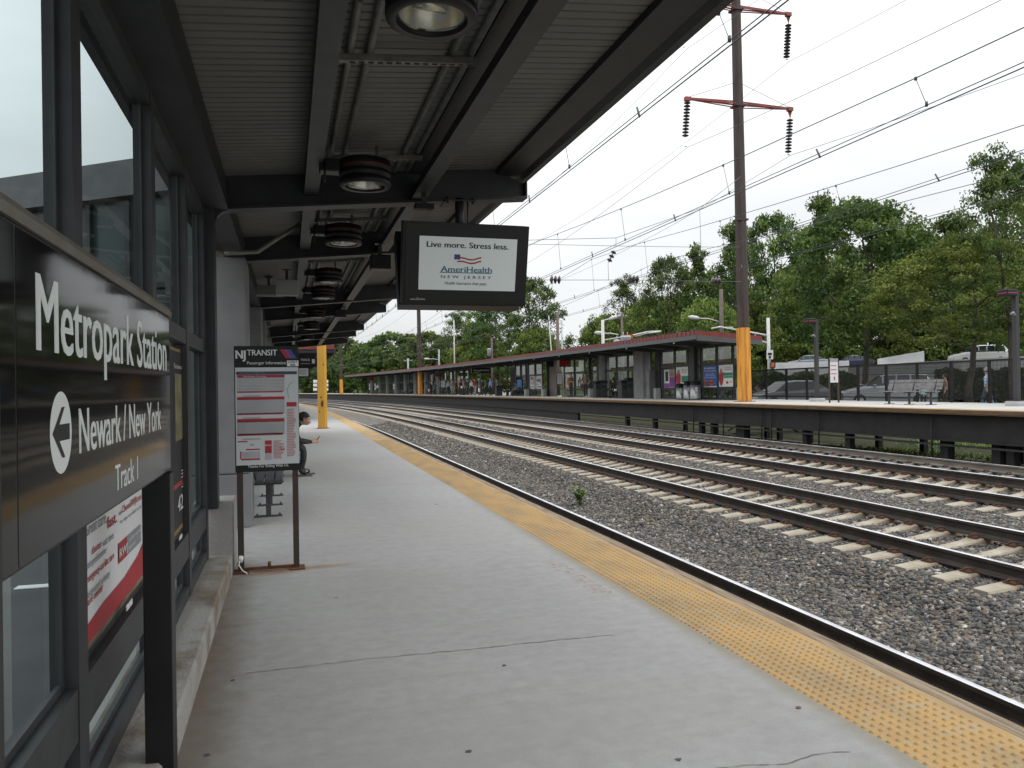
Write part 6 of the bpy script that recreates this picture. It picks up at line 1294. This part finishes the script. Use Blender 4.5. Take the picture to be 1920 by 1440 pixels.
slamp(1143, 598, 1130, 602, 46, 'white street lamp on a straight post rising above the middle of the far roof', True); slamp(1304, 596, 1352, 604, 60, 'long armed street lamp pointing left above the red roof corner'); slamp(1130, 625, 1160, 628, 60, 'small street lamp arm just above the roof beside the white post'); slamp(802, 673, 824, 675, 95, 'tiny pale street lamp above the far roof')
MA = wroot('traffic_signal_mast', P3(1441, 700, 50), label='white traffic signal mast with a truss arm right of the big yellow pole', cat='traffic signal')
z = 50; b = MB(); t = P3(1440, 596, z); f_ = P3(1443, 705, z); b.tube([(f_.x, f_.y, .2), tuple(t)], .11, 10); b.build('post', M_wh2, MA)
b = MB(); A1, A2, B1, B2 = P3(1380, 618, z+2), P3(1440, 629, z), P3(1380, 628, z+2), P3(1440, 643, z); b.tube([A1, A2], .06, 8); b.tube([B1, B2], .06, 8); c = P3(1416, 625, z+.8); e = P3(1416, 636, z+.8); b.tube([c, e], .04, 6); b.build('truss_arm', M_wh2, MA)
b = MB(); c = P3(1443.5, 665, z-.2); b.obox(c, rv, uv_, fw, .21, .30, .02); b.build('sign_plate', M_white, MA)
b = MB(); c2 = P3(1443.5, 667, z-.25); b.obox(c2+uv_*.12, rv, uv_, fw, .13, .07, .01); b.lathe((0, 0, 0), [(0, 0)], 3) if False else None; b.obox(c2-uv_*.09, rv, uv_, fw, .07, .07, .01); b.build('sign_symbol', M_ink, MA)
b = MB(); c = P3(1449, 684, z-.2); b.obox(c, rv, uv_, fw, .14, .2, .1); b.build('signal_box', M_ink, MA); b = MB(); c = P3(1449, 684, z-.33); b.obox(c, rv, uv_, fw, .1, .15, .01); b.build('signal_light', M_orng, MA)
TM = wroot('roof_gantry', P3(1180, 640, 64), label='white pipe gantry with orange signal boxes showing above the red roof', cat='gantry')
b = MB(); b.tube([P3(1131, 638, 66), P3(1180, 630, 66), P3(1215, 622, 66), P3(1240, 621, 66)], .06, 8); b.build('upper_pipe', M_wh2, TM)
b = MB(); b.tube([P3(1190, 631, 66), P3(1212, 625, 66), P3(1238, 622, 65.8)], .05, 8); b.tube([P3(1156, 641, 66), P3(1156, 634, 66)], .04, 6); b.build('lower_pipe', M_wh2, TM)
for px in (1175.5, 1183): b = MB(); b.obox(P3(px, 631, 65.7), rv, uv_, fw, .17, .16, .1); b.build('signal_box', M_orng, TM)
b = MB(); b.tube([P3(1334, 616, 44), P3(1350, 613, 44), P3(1384, 619, 44)], .05, 8); b.obox(P3(1368, 614.5, 43.8), rv, uv_, fw, .19, .06, .02); o = b.build('roof_pipe', M_wh2); tag(o, 'white pipe with a small plate above the red roof end beside the big pole', 'pipe')
YS = wroot('yellow_sign_board', P3(733, 692, 205), label='yellow sign board with a black arch showing above the far roof', cat='sign')
b = MB(); b.obox(P3(733, 694, 205), rv, uv_, fw, 2.6, .95, .1); b.build('board', M_yel, YS); b = MB(); b.obox(P3(716, 693, 204.8), rv, uv_, fw, .25, 1.0, .1); b.obox(P3(733, 687, 204.8), rv, uv_, fw, 2.7, .1, .1); b.build('frame', M_wh2, YS)
b = MB(); cc_ = P3(725, 696, 204.7); P_ = [cc_+rv*(.8*math.cos(a))+uv_*(.95*math.sin(a)) for a in np.linspace(0, math.pi, 12)]; b.tube(P_, .15, 6); b.build('arch_mark', M_ink, YS)
b = MB(); b.bar(P3(733, 700, 205)+Vector((0, 0, -6)), P3(733, 700, 205), .2); b.build('leg', M_wh2, YS)
# white signal board behind the yellow column at the end of the tracks
WS = wroot('signal_board', P3(595, 722, 110), label='white signal board with red edge behind the yellow column at the end of the platform', cat='signal')
b = MB()
for px in (591, 612):
    for py in (715, 722, 730): b.obox(P3(px, py, 118), rv, uv_, fw, .28, .22, .05)
b.build('panel', M_white, WS); b = MB(); b.obox(P3(589, 723, 118.2), rv, uv_, fw, .1, .9, .05); b.build('red_edge', M_redink, WS); b = MB(); c = P3(601, 722, 118.4); b.obox(c, rv, uv_, fw, .9, .9, .05); b.bar((c.x, c.y, -1), c, .2); b.build('frame', M_steel, WS)
# power cables at roof height behind the far shelter
for (a, c, lb) in (((1060, 652), (1352, 600), 'upper bundled cable sloping behind the far roof to the wooden pole'), ((1060, 656), (1352, 607), 'lower bundled cable sloping behind the far roof to the wooden pole'), ((922, 640), (1045, 592), 'cable strung between the two wooden poles'), ((1352, 560), (1445, 600), 'cable running right from the wooden pole behind the big pole')):
    b = MB(); P0 = P3(*a, 60); P1 = P3(*c, 60); b.tube([P0+(P1-P0)*t-Vector((0, 0, 1.2*t*(1-t))) for t in np.linspace(0, 1, 10)], .022, 5); o = b.build('overhead_cable', M_ink); tag(o, lb, 'cable')
# ================================================================== PEOPLE
M_skin = mat('skin', (.55, .32, .23), .5, c2=(.48, .27, .19), scale=6); M_skind = mat('skin_dark', (.16, .08, .05), .55)
def skinmesh(J, B, sub=1):
    """J name->(pos, radius); B list of (a, b); returns verts, faces of one continuous surface"""
    bm = bmesh.new(); lay = bm.verts.layers.skin.verify(); idx = {}
    for k, (p, r) in J.items():
        v = bm.verts.new(p); v[lay].radius = (r, r) if not isinstance(r, tuple) else r; v[lay].use_root = (k == 'pelvis'); idx[k] = v
    for a, b in B: bm.edges.new((idx[a], idx[b]))
    me = bpy.data.meshes.new('sk'); bm.to_mesh(me); bm.free(); ob = bpy.data.objects.new('sk', me); COL.objects.link(ob)
    m = ob.modifiers.new('s', 'SKIN'); m.use_smooth_shade = True; m.branch_smoothing = .6
    if sub: m2 = ob.modifiers.new('u', 'SUBSURF'); m2.levels = sub; m2.render_levels = sub
    dg = bpy.context.evaluated_depsgraph_get(); e = bpy.data.meshes.new_from_object(ob.evaluated_get(dg))
    V = [v.co.copy() for v in e.vertices]; F = [list(p.vertices) for p in e.polygons]
    bpy.data.objects.remove(ob); bpy.data.meshes.remove(me); bpy.data.meshes.remove(e); return V, F
def person(label, loc, rz, h=1.75, shirt=(.3, .3, .3), trou=(.03, .03, .035), hair=(.02, .015, .012), skin=None, pose='stand', sleeve='short', long=False, female=False, group=None, shoes=(.02, .02, .02), cap=None, seed=0, skirt=False):
    rn = random.Random(seed+int(abs(loc[0]*7+loc[1]*13))); k = h/1.75; w = .90 if female else 1.0
    J = {}; 
    def j(n, x, y, z, r): J[n] = (Vector((x*k, y*k, z*k)), r*k)
    lean = 0; seat = pose == 'seat'; zp = .56 if seat else .95
    j('pelvis', 0, 0, zp, .135*w); j('waist', .0+(.03 if seat else 0), 0, zp+.18, .122*w); j('chest', .01+(.07 if seat else 0), 0, zp+.40, .145*w); j('neckb', .02+(.10 if seat else 0), 0, zp+.53, .075); hx = .035+(.14 if seat else 0)
    j('neck', hx-.005, 0, zp+.585, .055); j('jaw', hx+.02, 0, zp+.645, .072); j('head', hx+.012, 0, zp+.715, .093); j('crown', hx, 0, zp+.775, .070); j('nose', hx+.108, 0, zp+.672, .016)
    B = [('pelvis', 'waist'), ('waist', 'chest'), ('chest', 'neckb'), ('neckb', 'neck'), ('neck', 'jaw'), ('jaw', 'head'), ('head', 'crown'), ('jaw', 'nose')]
    for s, n in ((1, 'l'), (-1, 'r')):
        sw = rn.uniform(-.06, .06) if pose != 'walk' else .22*s
        if seat: j('hip'+n, .06, .09*s, zp-.03, .095*w); j('knee'+n, .44, .11*s, .52, .066); j('ank'+n, .40+sw, .11*s, .09, .045); j('toe'+n, .56+sw, .125*s, .045, .04)
        else: j('hip'+n, 0, .09*s, .88, .100*w); j('knee'+n, .03+sw*.5, .10*s, .50, .068); j('ank'+n, sw-.02, .11*s, .09, .045); j('toe'+n, sw+.13, .135*s, .042, .04)
        B += [('pelvis', 'hip'+n), ('hip'+n, 'knee'+n), ('knee'+n, 'ank'+n), ('ank'+n, 'toe'+n)]
        cx = J['chest'][0].x/k; zs = zp+.455; j('sh'+n, cx, .175*s*w, zs, .068)
        ps = pose if pose != 'walk' else 'stand'
        if ps == 'hold': e = (cx+.0, .24*s, zs-.28); wr = (cx+.22, .09*s, zs-.30); hd = (cx+.27, .03*s, zs-.30)
        elif ps == 'phone' and s < 0: e = (cx+.03, .23*s, zs-.28); wr = (cx+.25, .14*s, zs-.12); hd = (cx+.30, .12*s, zs-.08)
        elif ps == 'hip': e = (cx-.06, .34*s, zs-.24); wr = (cx+.04, .20*s, zs-.42); hd = (cx+.07, .15*s, zs-.44)
        elif seat: e = (cx+.04, .22*s, zs-.28); wr = (cx+.26, .13*s, zs-.36); hd = (cx+.33, .10*s, zs-.37)
        else: a = rn.uniform(-.04, .08) if pose != 'walk' else -.16*s; e = (cx-.02+a*.4, .23*s, zs-.29); wr = (cx+.03+a, .235*s, zs-.54); hd = (cx+.05+a*1.1, .23*s, zs-.62)
        j('el'+n, *e, .047*w); j('wr'+n, *wr, .032); j('hd'+n, *hd, .036)
        B += [('chest', 'sh'+n), ('sh'+n, 'el'+n), ('el'+n, 'wr'+n), ('wr'+n, 'hd'+n)]
    V, F = skinmesh(J, B, 1)
    reg = {}
    for a, b in B:
        if 'hd' in b or a in ('neck', 'jaw', 'head') or b == 'neck': r = 0
        elif a.startswith('el'): r = 0 if sleeve == 'short' else 1
        elif a.startswith('sh') or a in ('waist', 'chest') or b == 'waist': r = 1
        elif a.startswith('ank'): r = 3
        else: r = 2
        reg[(a, b)] = r
    mi = []
    for f in F:
        c = sum((V[i] for i in f), Vector())/len(f); best = 9; bi = 1
        for (a, b), r in reg.items():
            A, B_ = J[a][0], J[b][0]; d = B_-A; t = max(0, min(1, (c-A).dot(d)/d.length_squared)); ds = (c-(A+d*t)).length-(J[a][1]*(1-t)+J[b][1]*t)
            if ds < best: best = ds; bi = r if not (a == 'pelvis' and b == 'waist' and t < .35) else 2
        if abs(bi-2) < .1 and c.z < .10*k: bi = 3
        mi.append(bi)
    sk = skin or M_skin; shirt = tuple(min(.75, x*1.35) for x in shirt)
    cm = lambda n, c_: mat('cloth_%s_%02d%02d%02d' % (n, int(c_[0]*99), int(c_[1]*99), int(c_[2]*99)), c_, .85, c2=tuple(x*.8 for x in c_), scale=14)
    root = empty('person', loc, rz, label, 'person', group)
    mb = MB(); mb.v = [tuple(v) for v in V]; mb.f = F; mb.m = mi; mb.sm = [True]*len(F)
    mb.build('body', [sk, cm('shirt', shirt), cm('trousers', trou), cm('shoe', shoes)], root)
    hc = J['head'][0]; r_ = .112*k; hb = MB(); n = 14; vs = []; rings = 7
    low = -.75 if (long or female) else -.25
    for i in range(rings+1):
        el = math.pi/2-(math.pi/2-math.asin(low*.8))*i/rings
        for q in range(n):
            az = 6.283*q/n; fr = math.cos(az); x = math.cos(el)*math.cos(az); zz_ = math.sin(el)
            if fr > .35 and zz_ < .38: zz_ = .38+(.0); x = min(x, .80)
            vs.append(hc+Vector((x*r_*1.02-.008, math.cos(el)*math.sin(az)*r_*.92, zz_*r_*1.16+.012*k)))
    hb.add(vs, [(i*n+q, i*n+(q+1) % n, (i+1)*n+(q+1) % n, (i+1)*n+q) for i in range(rings) for q in range(n)], 0, True)
    if long: hb.tube([hc+Vector((-.06, 0, .0)), hc+Vector((-.09, 0, -.14)), hc+Vector((-.10, 0, -.30*k))], [.085, .09, .03], 10)
    hb.build('hair', cm('hair', cap or hair), root)
    if cap: b = MB(); b.lathe((hc.x+.07, 0, hc.z+.055), [(0, .012), (.085, .004), (.085, -.004), (0, 0)], 14); b.build('cap_peak', cm('hair', cap), root)
    if skirt: b = MB(); b.lathe((0, 0, 0), [(.14*k, .98*k), (.19*k, .80*k), (.24*k, .52*k), (.22*k, .52*k)], 16); b.build('skirt', cm('trousers', trou), root)
    return root
def pp(px, D, label, face_, **kw):
    s = s_at(px, D, 1.5); return person(label, (D+cv(s), s, PZ), R(face_), seed=int(px), **kw)
def bag(px, D, z, w, h, col, label):
    s = s_at(px, D, 1.5)-.06; r = empty('hand_bag', (D+cv(s), s, z), label=label, cat='bag'); b = MB(); b.box(-.06, .06, -w/2, w/2, 0, h, bev=.03); b.build('bag_body', col, r); b = MB(); b.tube([(0, -w*.3, h-.01), (0, -w*.2, h+.13), (0, w*.2, h+.13), (0, w*.3, h-.01)], .01, 5); b.build('handle', M_ink, r)
pp(1071, 20.1, 'man in a brown shirt with folded arms standing apart from the crowd', 200, shirt=(.10, .06, .04), pose='hold', h=1.8)
pp(1098, 20.1, 'man in a khaki shirt and dark cap right of the folded arms man', 235, shirt=(.14, .12, .09), pose='hip', cap=(.03, .03, .035), h=1.72, shoes=(.4, .38, .35))
bag(1090, 20.0, PZ+.75, .3, .26, M_brown, 'dark shoulder bag at the side of the man in the cap')
s = s_at(1150, 20.75, 1.3); person('dark haired woman in black sitting on the bench between the black containers', (20.85, s, PZ-.02), R(200), h=1.62, shirt=(.015, .015, .018), sleeve='long', pose='seat', long=True, female=True)
bag(1153, 20.55, PZ+.47, .22, .12, M_white, 'white bag on the lap of the seated woman')
s = s_at(955, 20.7, 1.3); person('person in black sitting at the left end of the bench under the far roof', (20.85+cv(s), s, PZ-.02), R(190), h=1.7, shirt=(.02, .02, .025), sleeve='long', pose='seat')
s = s_at(967, 20.7, 1.3); person('person in grey sitting right of the one in black under the far roof', (20.85+cv(s), s, PZ-.02), R(170), h=1.65, shirt=(.14, .14, .15), sleeve='long', pose='seat')
CR = 'crowd waiting on the opposite platform'
crowd = [
 (799, 20.2, 'person in a beige top at the left of the group of three', 180, dict(shirt=(.30, .22, .17), trou=(.20, .14, .11), h=1.68, female=True, long=True)),
 (808, 19.7, 'person in a black suit with a white bag, middle of the group of three', 150, dict(shirt=(.012, .012, .015), sleeve='long', h=1.76)),
 (816.5, 20.1, 'person in dark grey at the right of the group of three', 210, dict(shirt=(.05, .05, .055), sleeve='long', h=1.66)),
 (841, 19.9, 'man in a light blue shirt and black trousers at the left end of the crowd', 120, dict(shirt=(.32, .42, .62), sleeve='long', h=1.84)),
 (849, 19.5, 'man in a brown shirt and khaki trousers beside the light blue shirt', 240, dict(shirt=(.16, .11, .08), trou=(.30, .27, .20), h=1.74)),
 (856, 20.3, 'person in black right of the khaki trousers', 200, dict(shirt=(.02, .02, .022), sleeve='long', h=1.76)),
 (863.5, 19.8, 'woman in black holding a white handbag', 250, dict(shirt=(.02, .018, .02), female=True, long=True, hair=(.12, .06, .03), h=1.7)),
 (869, 20.4, 'tall person with brown hair behind the white handbag', 180, dict(shirt=(.25, .20, .17), hair=(.16, .08, .04), h=1.82)),
 (873, 19.7, 'woman in a navy top in the middle of the crowd', 170, dict(shirt=(.03, .04, .09), female=True, long=True, h=1.64)),
 (878, 20.3, 'person in a charcoal jacket right of the navy top', 220, dict(shirt=(.04, .04, .04), sleeve='long', h=1.78)),
 (884, 19.7, 'man in a white shirt in the middle of the crowd', 130, dict(shirt=(.60, .60, .60), h=1.76)),
 (891.5, 19.9, 'man in a dark red shirt and pale trousers', 200, dict(shirt=(.20, .02, .03), trou=(.30, .29, .27), h=1.76)),
 (898.5, 19.5, 'man in a white cap and teal top with a white plastic bag', 180, dict(shirt=(.04, .12, .13), cap=(.7, .7, .7), h=1.72, trou=(.07, .10, .11))),
 (905, 20.4, 'person in black behind the white cap', 190, dict(shirt=(.02, .02, .02), sleeve='long', h=1.72)),
 (911, 19.8, 'person in a green top with black trousers', 160, dict(shirt=(.04, .20, .11), h=1.7, female=True)),
 (920, 19.8, 'man in a bright blue shirt at the right end of the crowd', 200, dict(shirt=(.16, .27, .55), sleeve='long', h=1.82)),
 (932, 20.4, 'man in a grey shirt standing alone beside the dark container', 150, dict(shirt=(.26, .26, .27), trou=(.10, .10, .11), h=1.74)),
 (708, 19.6, 'distant person in a white shirt walking at the far end of the opposite platform', 260, dict(shirt=(.55, .62, .66), trou=(.02, .03, .03), h=1.78, pose='walk'))]
for px, D, lb, fc, kw in crowd: pp(px, D, lb, fc, group=CR if 830 < px < 925 else None, **kw)
bag(804, 19.5, PZ+.45, .34, .3, M_white, 'white bag carried by the person in the black suit'); bag(865, 19.6, PZ+.80, .32, .24, M_white, 'white handbag of the woman in black'); bag(898, 19.2, PZ+.38, .36, .4, M_white, 'white plastic bag hanging from the hand of the man in the white cap')
# people beyond the fence
p = P3(1851, 715, 34); person('grey haired person in a pale blue shirt and jeans walking beyond the fence at right', (p.x, p.y, .215), R(100), shirt=(.28, .40, .50), trou=(.06, .12, .18), hair=(.35, .35, .35), h=1.85, pose='walk')
p = P3(1773, 715, 36); person('person in a brown top beyond the fence right of the grey bench', (p.x, p.y, .215), R(150), shirt=(.22, .13, .10), trou=(.05, .04, .04), h=1.68, pose='phone', female=True)
p = P3(1731, 715, 38); person('person with a pale blue jacket beyond the fence behind the bench end', (p.x, p.y, .0), R(60), shirt=(.40, .52, .60), trou=(.05, .05, .06), h=1.55, hair=(.4, .5, .55))
# ---------------------------------------------------------------- the seated man with the phone (near platform)
def seated_man():
    Y0 = 14.75; root = empty('person', (-.20, Y0, 0), 0, 'young man in dark clothes bending over his phone on the near platform bench', 'person')
    J = {}
    def j(n, x, y, z, r): J[n] = (Vector((x, y, z)), r)
    j('pelvis', 0.0, 0, .58, .145); j('waist', .08, 0, .72, .135); j('chest', .24, 0, .87, .150); j('neckb', .37, 0, .955, .085); j('neck', .42, -.01, .985, .060)
    j('jaw', .505, -.012, .965, .062); j('head', .475, -.012, 1.045, .098); j('crown', .455, -.012, 1.10, .072); j('nose', .600, -.012, 1.0, .016); j('chin', .565, -.012, .935, .030); j('brow', .572, -.012, 1.055, .030)
    B = [('pelvis', 'waist'), ('waist', 'chest'), ('chest', 'neckb'), ('neckb', 'neck'), ('neck', 'jaw'), ('jaw', 'head'), ('head', 'crown'), ('jaw', 'nose'), ('jaw', 'chin'), ('head', 'brow')]
    for s, n in ((1, 'l'), (-1, 'r')):
        j('hip'+n, .07, .10*s, .545, .100); j('knee'+n, .46, .15*s, .52, .070); j('shin'+n, .455, .15*s, .30, .060); j('ank'+n, .41+.02*s, .145*s, .095, .048); j('toe'+n, .55+.03*s, .165*s, .05, .044)
        B += [('pelvis', 'hip'+n), ('hip'+n, 'knee'+n), ('knee'+n, 'shin'+n), ('shin'+n, 'ank'+n), ('ank'+n, 'toe'+n)]
        j('sh'+n, .27, .185*s, .90, .074); j('el'+n, .38, .225*s, .645, .052); j('fore'+n, .50, .15*s, .625, .042); j('wr'+n, .605, .075*s, .62, .030); j('palm'+n, .665, .048*s, .625, .034)
        B += [('chest', 'sh'+n), ('sh'+n, 'el'+n), ('el'+n, 'fore'+n), ('fore'+n, 'wr'+n), ('wr'+n, 'palm'+n)]
        for q, (dy, ln) in enumerate(((.030, .030), (.012, .036), (-.006, .033), (-.024, .026))):
            a = 'f%d%s' % (q, n); j(a+'a', .695, (.048)*s+0*dy, .622+dy, .0115); j(a+'b', .695+ln, .040*s, .620+dy, .0095); j(a+'c', .690+ln*1.1, .016*s, .622+dy, .0085)
            B += [('palm'+n, a+'a'), (a+'a', a+'b'), (a+'b', a+'c')]
        j('t1'+n, .665, .028*s, .655, .0125); j('t2'+n, .695, .014*s, .672, .0105); B += [('palm'+n, 't1'+n), ('t1'+n, 't2'+n)]
    V, F = skinmesh(J, B, 2)
    reg = {}
    for a, b in B:
        if b.startswith(('palm', 'f0', 'f1', 'f2', 'f3', 't')) and not b.startswith('toe') or a in ('neck', 'jaw', 'head') or b == 'neck': r = 0
        elif a.startswith(('fore', 'el', 'sh')) or a in ('waist', 'chest') or b == 'waist': r = 1
        elif a.startswith('ank'): r = 3
        else: r = 2
        reg[(a, b)] = r
    mi = []
    for f in F:
        c = sum((V[i] for i in f), Vector())/len(f); best = 9; bi = 1
        for (a, b), r in reg.items():
            A, B_ = J[a][0], J[b][0]; d = B_-A; t = max(0, min(1, (c-A).dot(d)/d.length_squared)); ds = (c-(A+d*t)).length-(J[a][1]*(1-t)+J[b][1]*t)
            if ds < best: best = ds; bi = r
        if bi == 2 and c.z < .075: bi = 3
        mi.append(bi)
    mb = MB(); mb.v = [tuple(v) for v in V]; mb.f = F; mb.m = mi; mb.sm = [True]*len(F)
    mb.build('body', [M_skin, mat('dark_jacket', (.03, .03, .033), .85, c2=(.02, .02, .022), scale=10, bump=.3), mat('charcoal_trousers', (.045, .045, .05), .85, c2=(.03, .03, .034), scale=10, bump=.3), mat('dark_shoe', (.03, .03, .032), .6)], root)
    hb = MB(); hc = Vector((.465, -.012, 1.062)); n = 22; rings = 11; vs = []; rng_ = random.Random(2); tilt = Matrix.Rotation(R(16), 3, 'Y')
    for i in range(rings+1):
        el = math.pi/2-(math.pi/2+.45)*i/rings
        for q in range(n):
            az = 6.283*q/n; x = math.cos(el)*math.cos(az); y = math.cos(el)*math.sin(az); z = math.sin(el)
            if math.cos(az) > .15: z = max(z, .10+.42*(math.cos(az)-.15)); 
            v = Vector((x*.118, y*.104, z*.120))*(1+rng_.uniform(-.02, .03)); vs.append(hc+tilt @ v)
    hb.add(vs, [(i*n+q, i*n+(q+1) % n, (i+1)*n+(q+1) % n, (i+1)*n+q) for i in range(rings) for q in range(n)], 0, True); hb.build('hair', mat('dark_brown_hair', (.018, .012, .009), .8, scale=30), root)
    for s in (-1, 1):
        b = MB(); b.tube([(.478, -.012+s*.100, 1.02), (.470, -.012+s*.112, 1.035), (.468, -.012+s*.108, 1.06), (.488, -.012+s*.102, 1.062)], [.012, .014, .013, .008], 8); b.build('ear', M_skin, root)
        b = MB(); b.lathe((.572, -.012+s*.034, 1.027), [(0, -.009), (.009, 0), (0, .009)], 8); b.build('eye', M_ink, root)
        b = MB(); b.tube([(.582, -.012+s*.018, 1.047), (.578, -.012+s*.05, 1.048)], .006, 6); b.build('eyebrow', MATS['dark_brown_hair'], root)
    b = MB(); b.tube([(.578, -.035, .962), (.592, -.012, .963), (.578, .011, .962)], .005, 6); b.build('mouth', mat('lips', (.30, .12, .10), .5), root)
    for s in (-1, 1):
        b = MB(); b.obox((.50+.03*s, .158*s, .012), (1, .1*s, 0), (0, 1, 0), (0, 0, 1), .135, .052, .012); b.build('shoe_sole', M_white if False else mat('grey_sole', (.12, .12, .12), .8), root)
        b = MB(); b.tube([(.50, .155*s-.04, .085), (.52, .155*s, .10), (.50, .155*s+.04, .085)], .007, 6); b.build('shoe_lace', M_white, root)
    t = empty('mobile_phone', (-.20+.715, Y0, .665), 0, 'small dark mobile phone held in both hands by the seated man', 'phone'); b = MB(); b.obox((0, 0, 0), (.55, 0, .8), (0, 1, 0), (.8, 0, -.55), .065, .033, .005); b.build('case', M_ink, t)
    b = MB(); b.obox((-.0055*.8, 0, .0055*.55), (.55, 0, .8), (0, 1, 0), (.8, 0, -.55), .058, .028, .0015); b.build('screen', mat('phone_glass', (.10, .12, .15), .1), t)
seated_man()
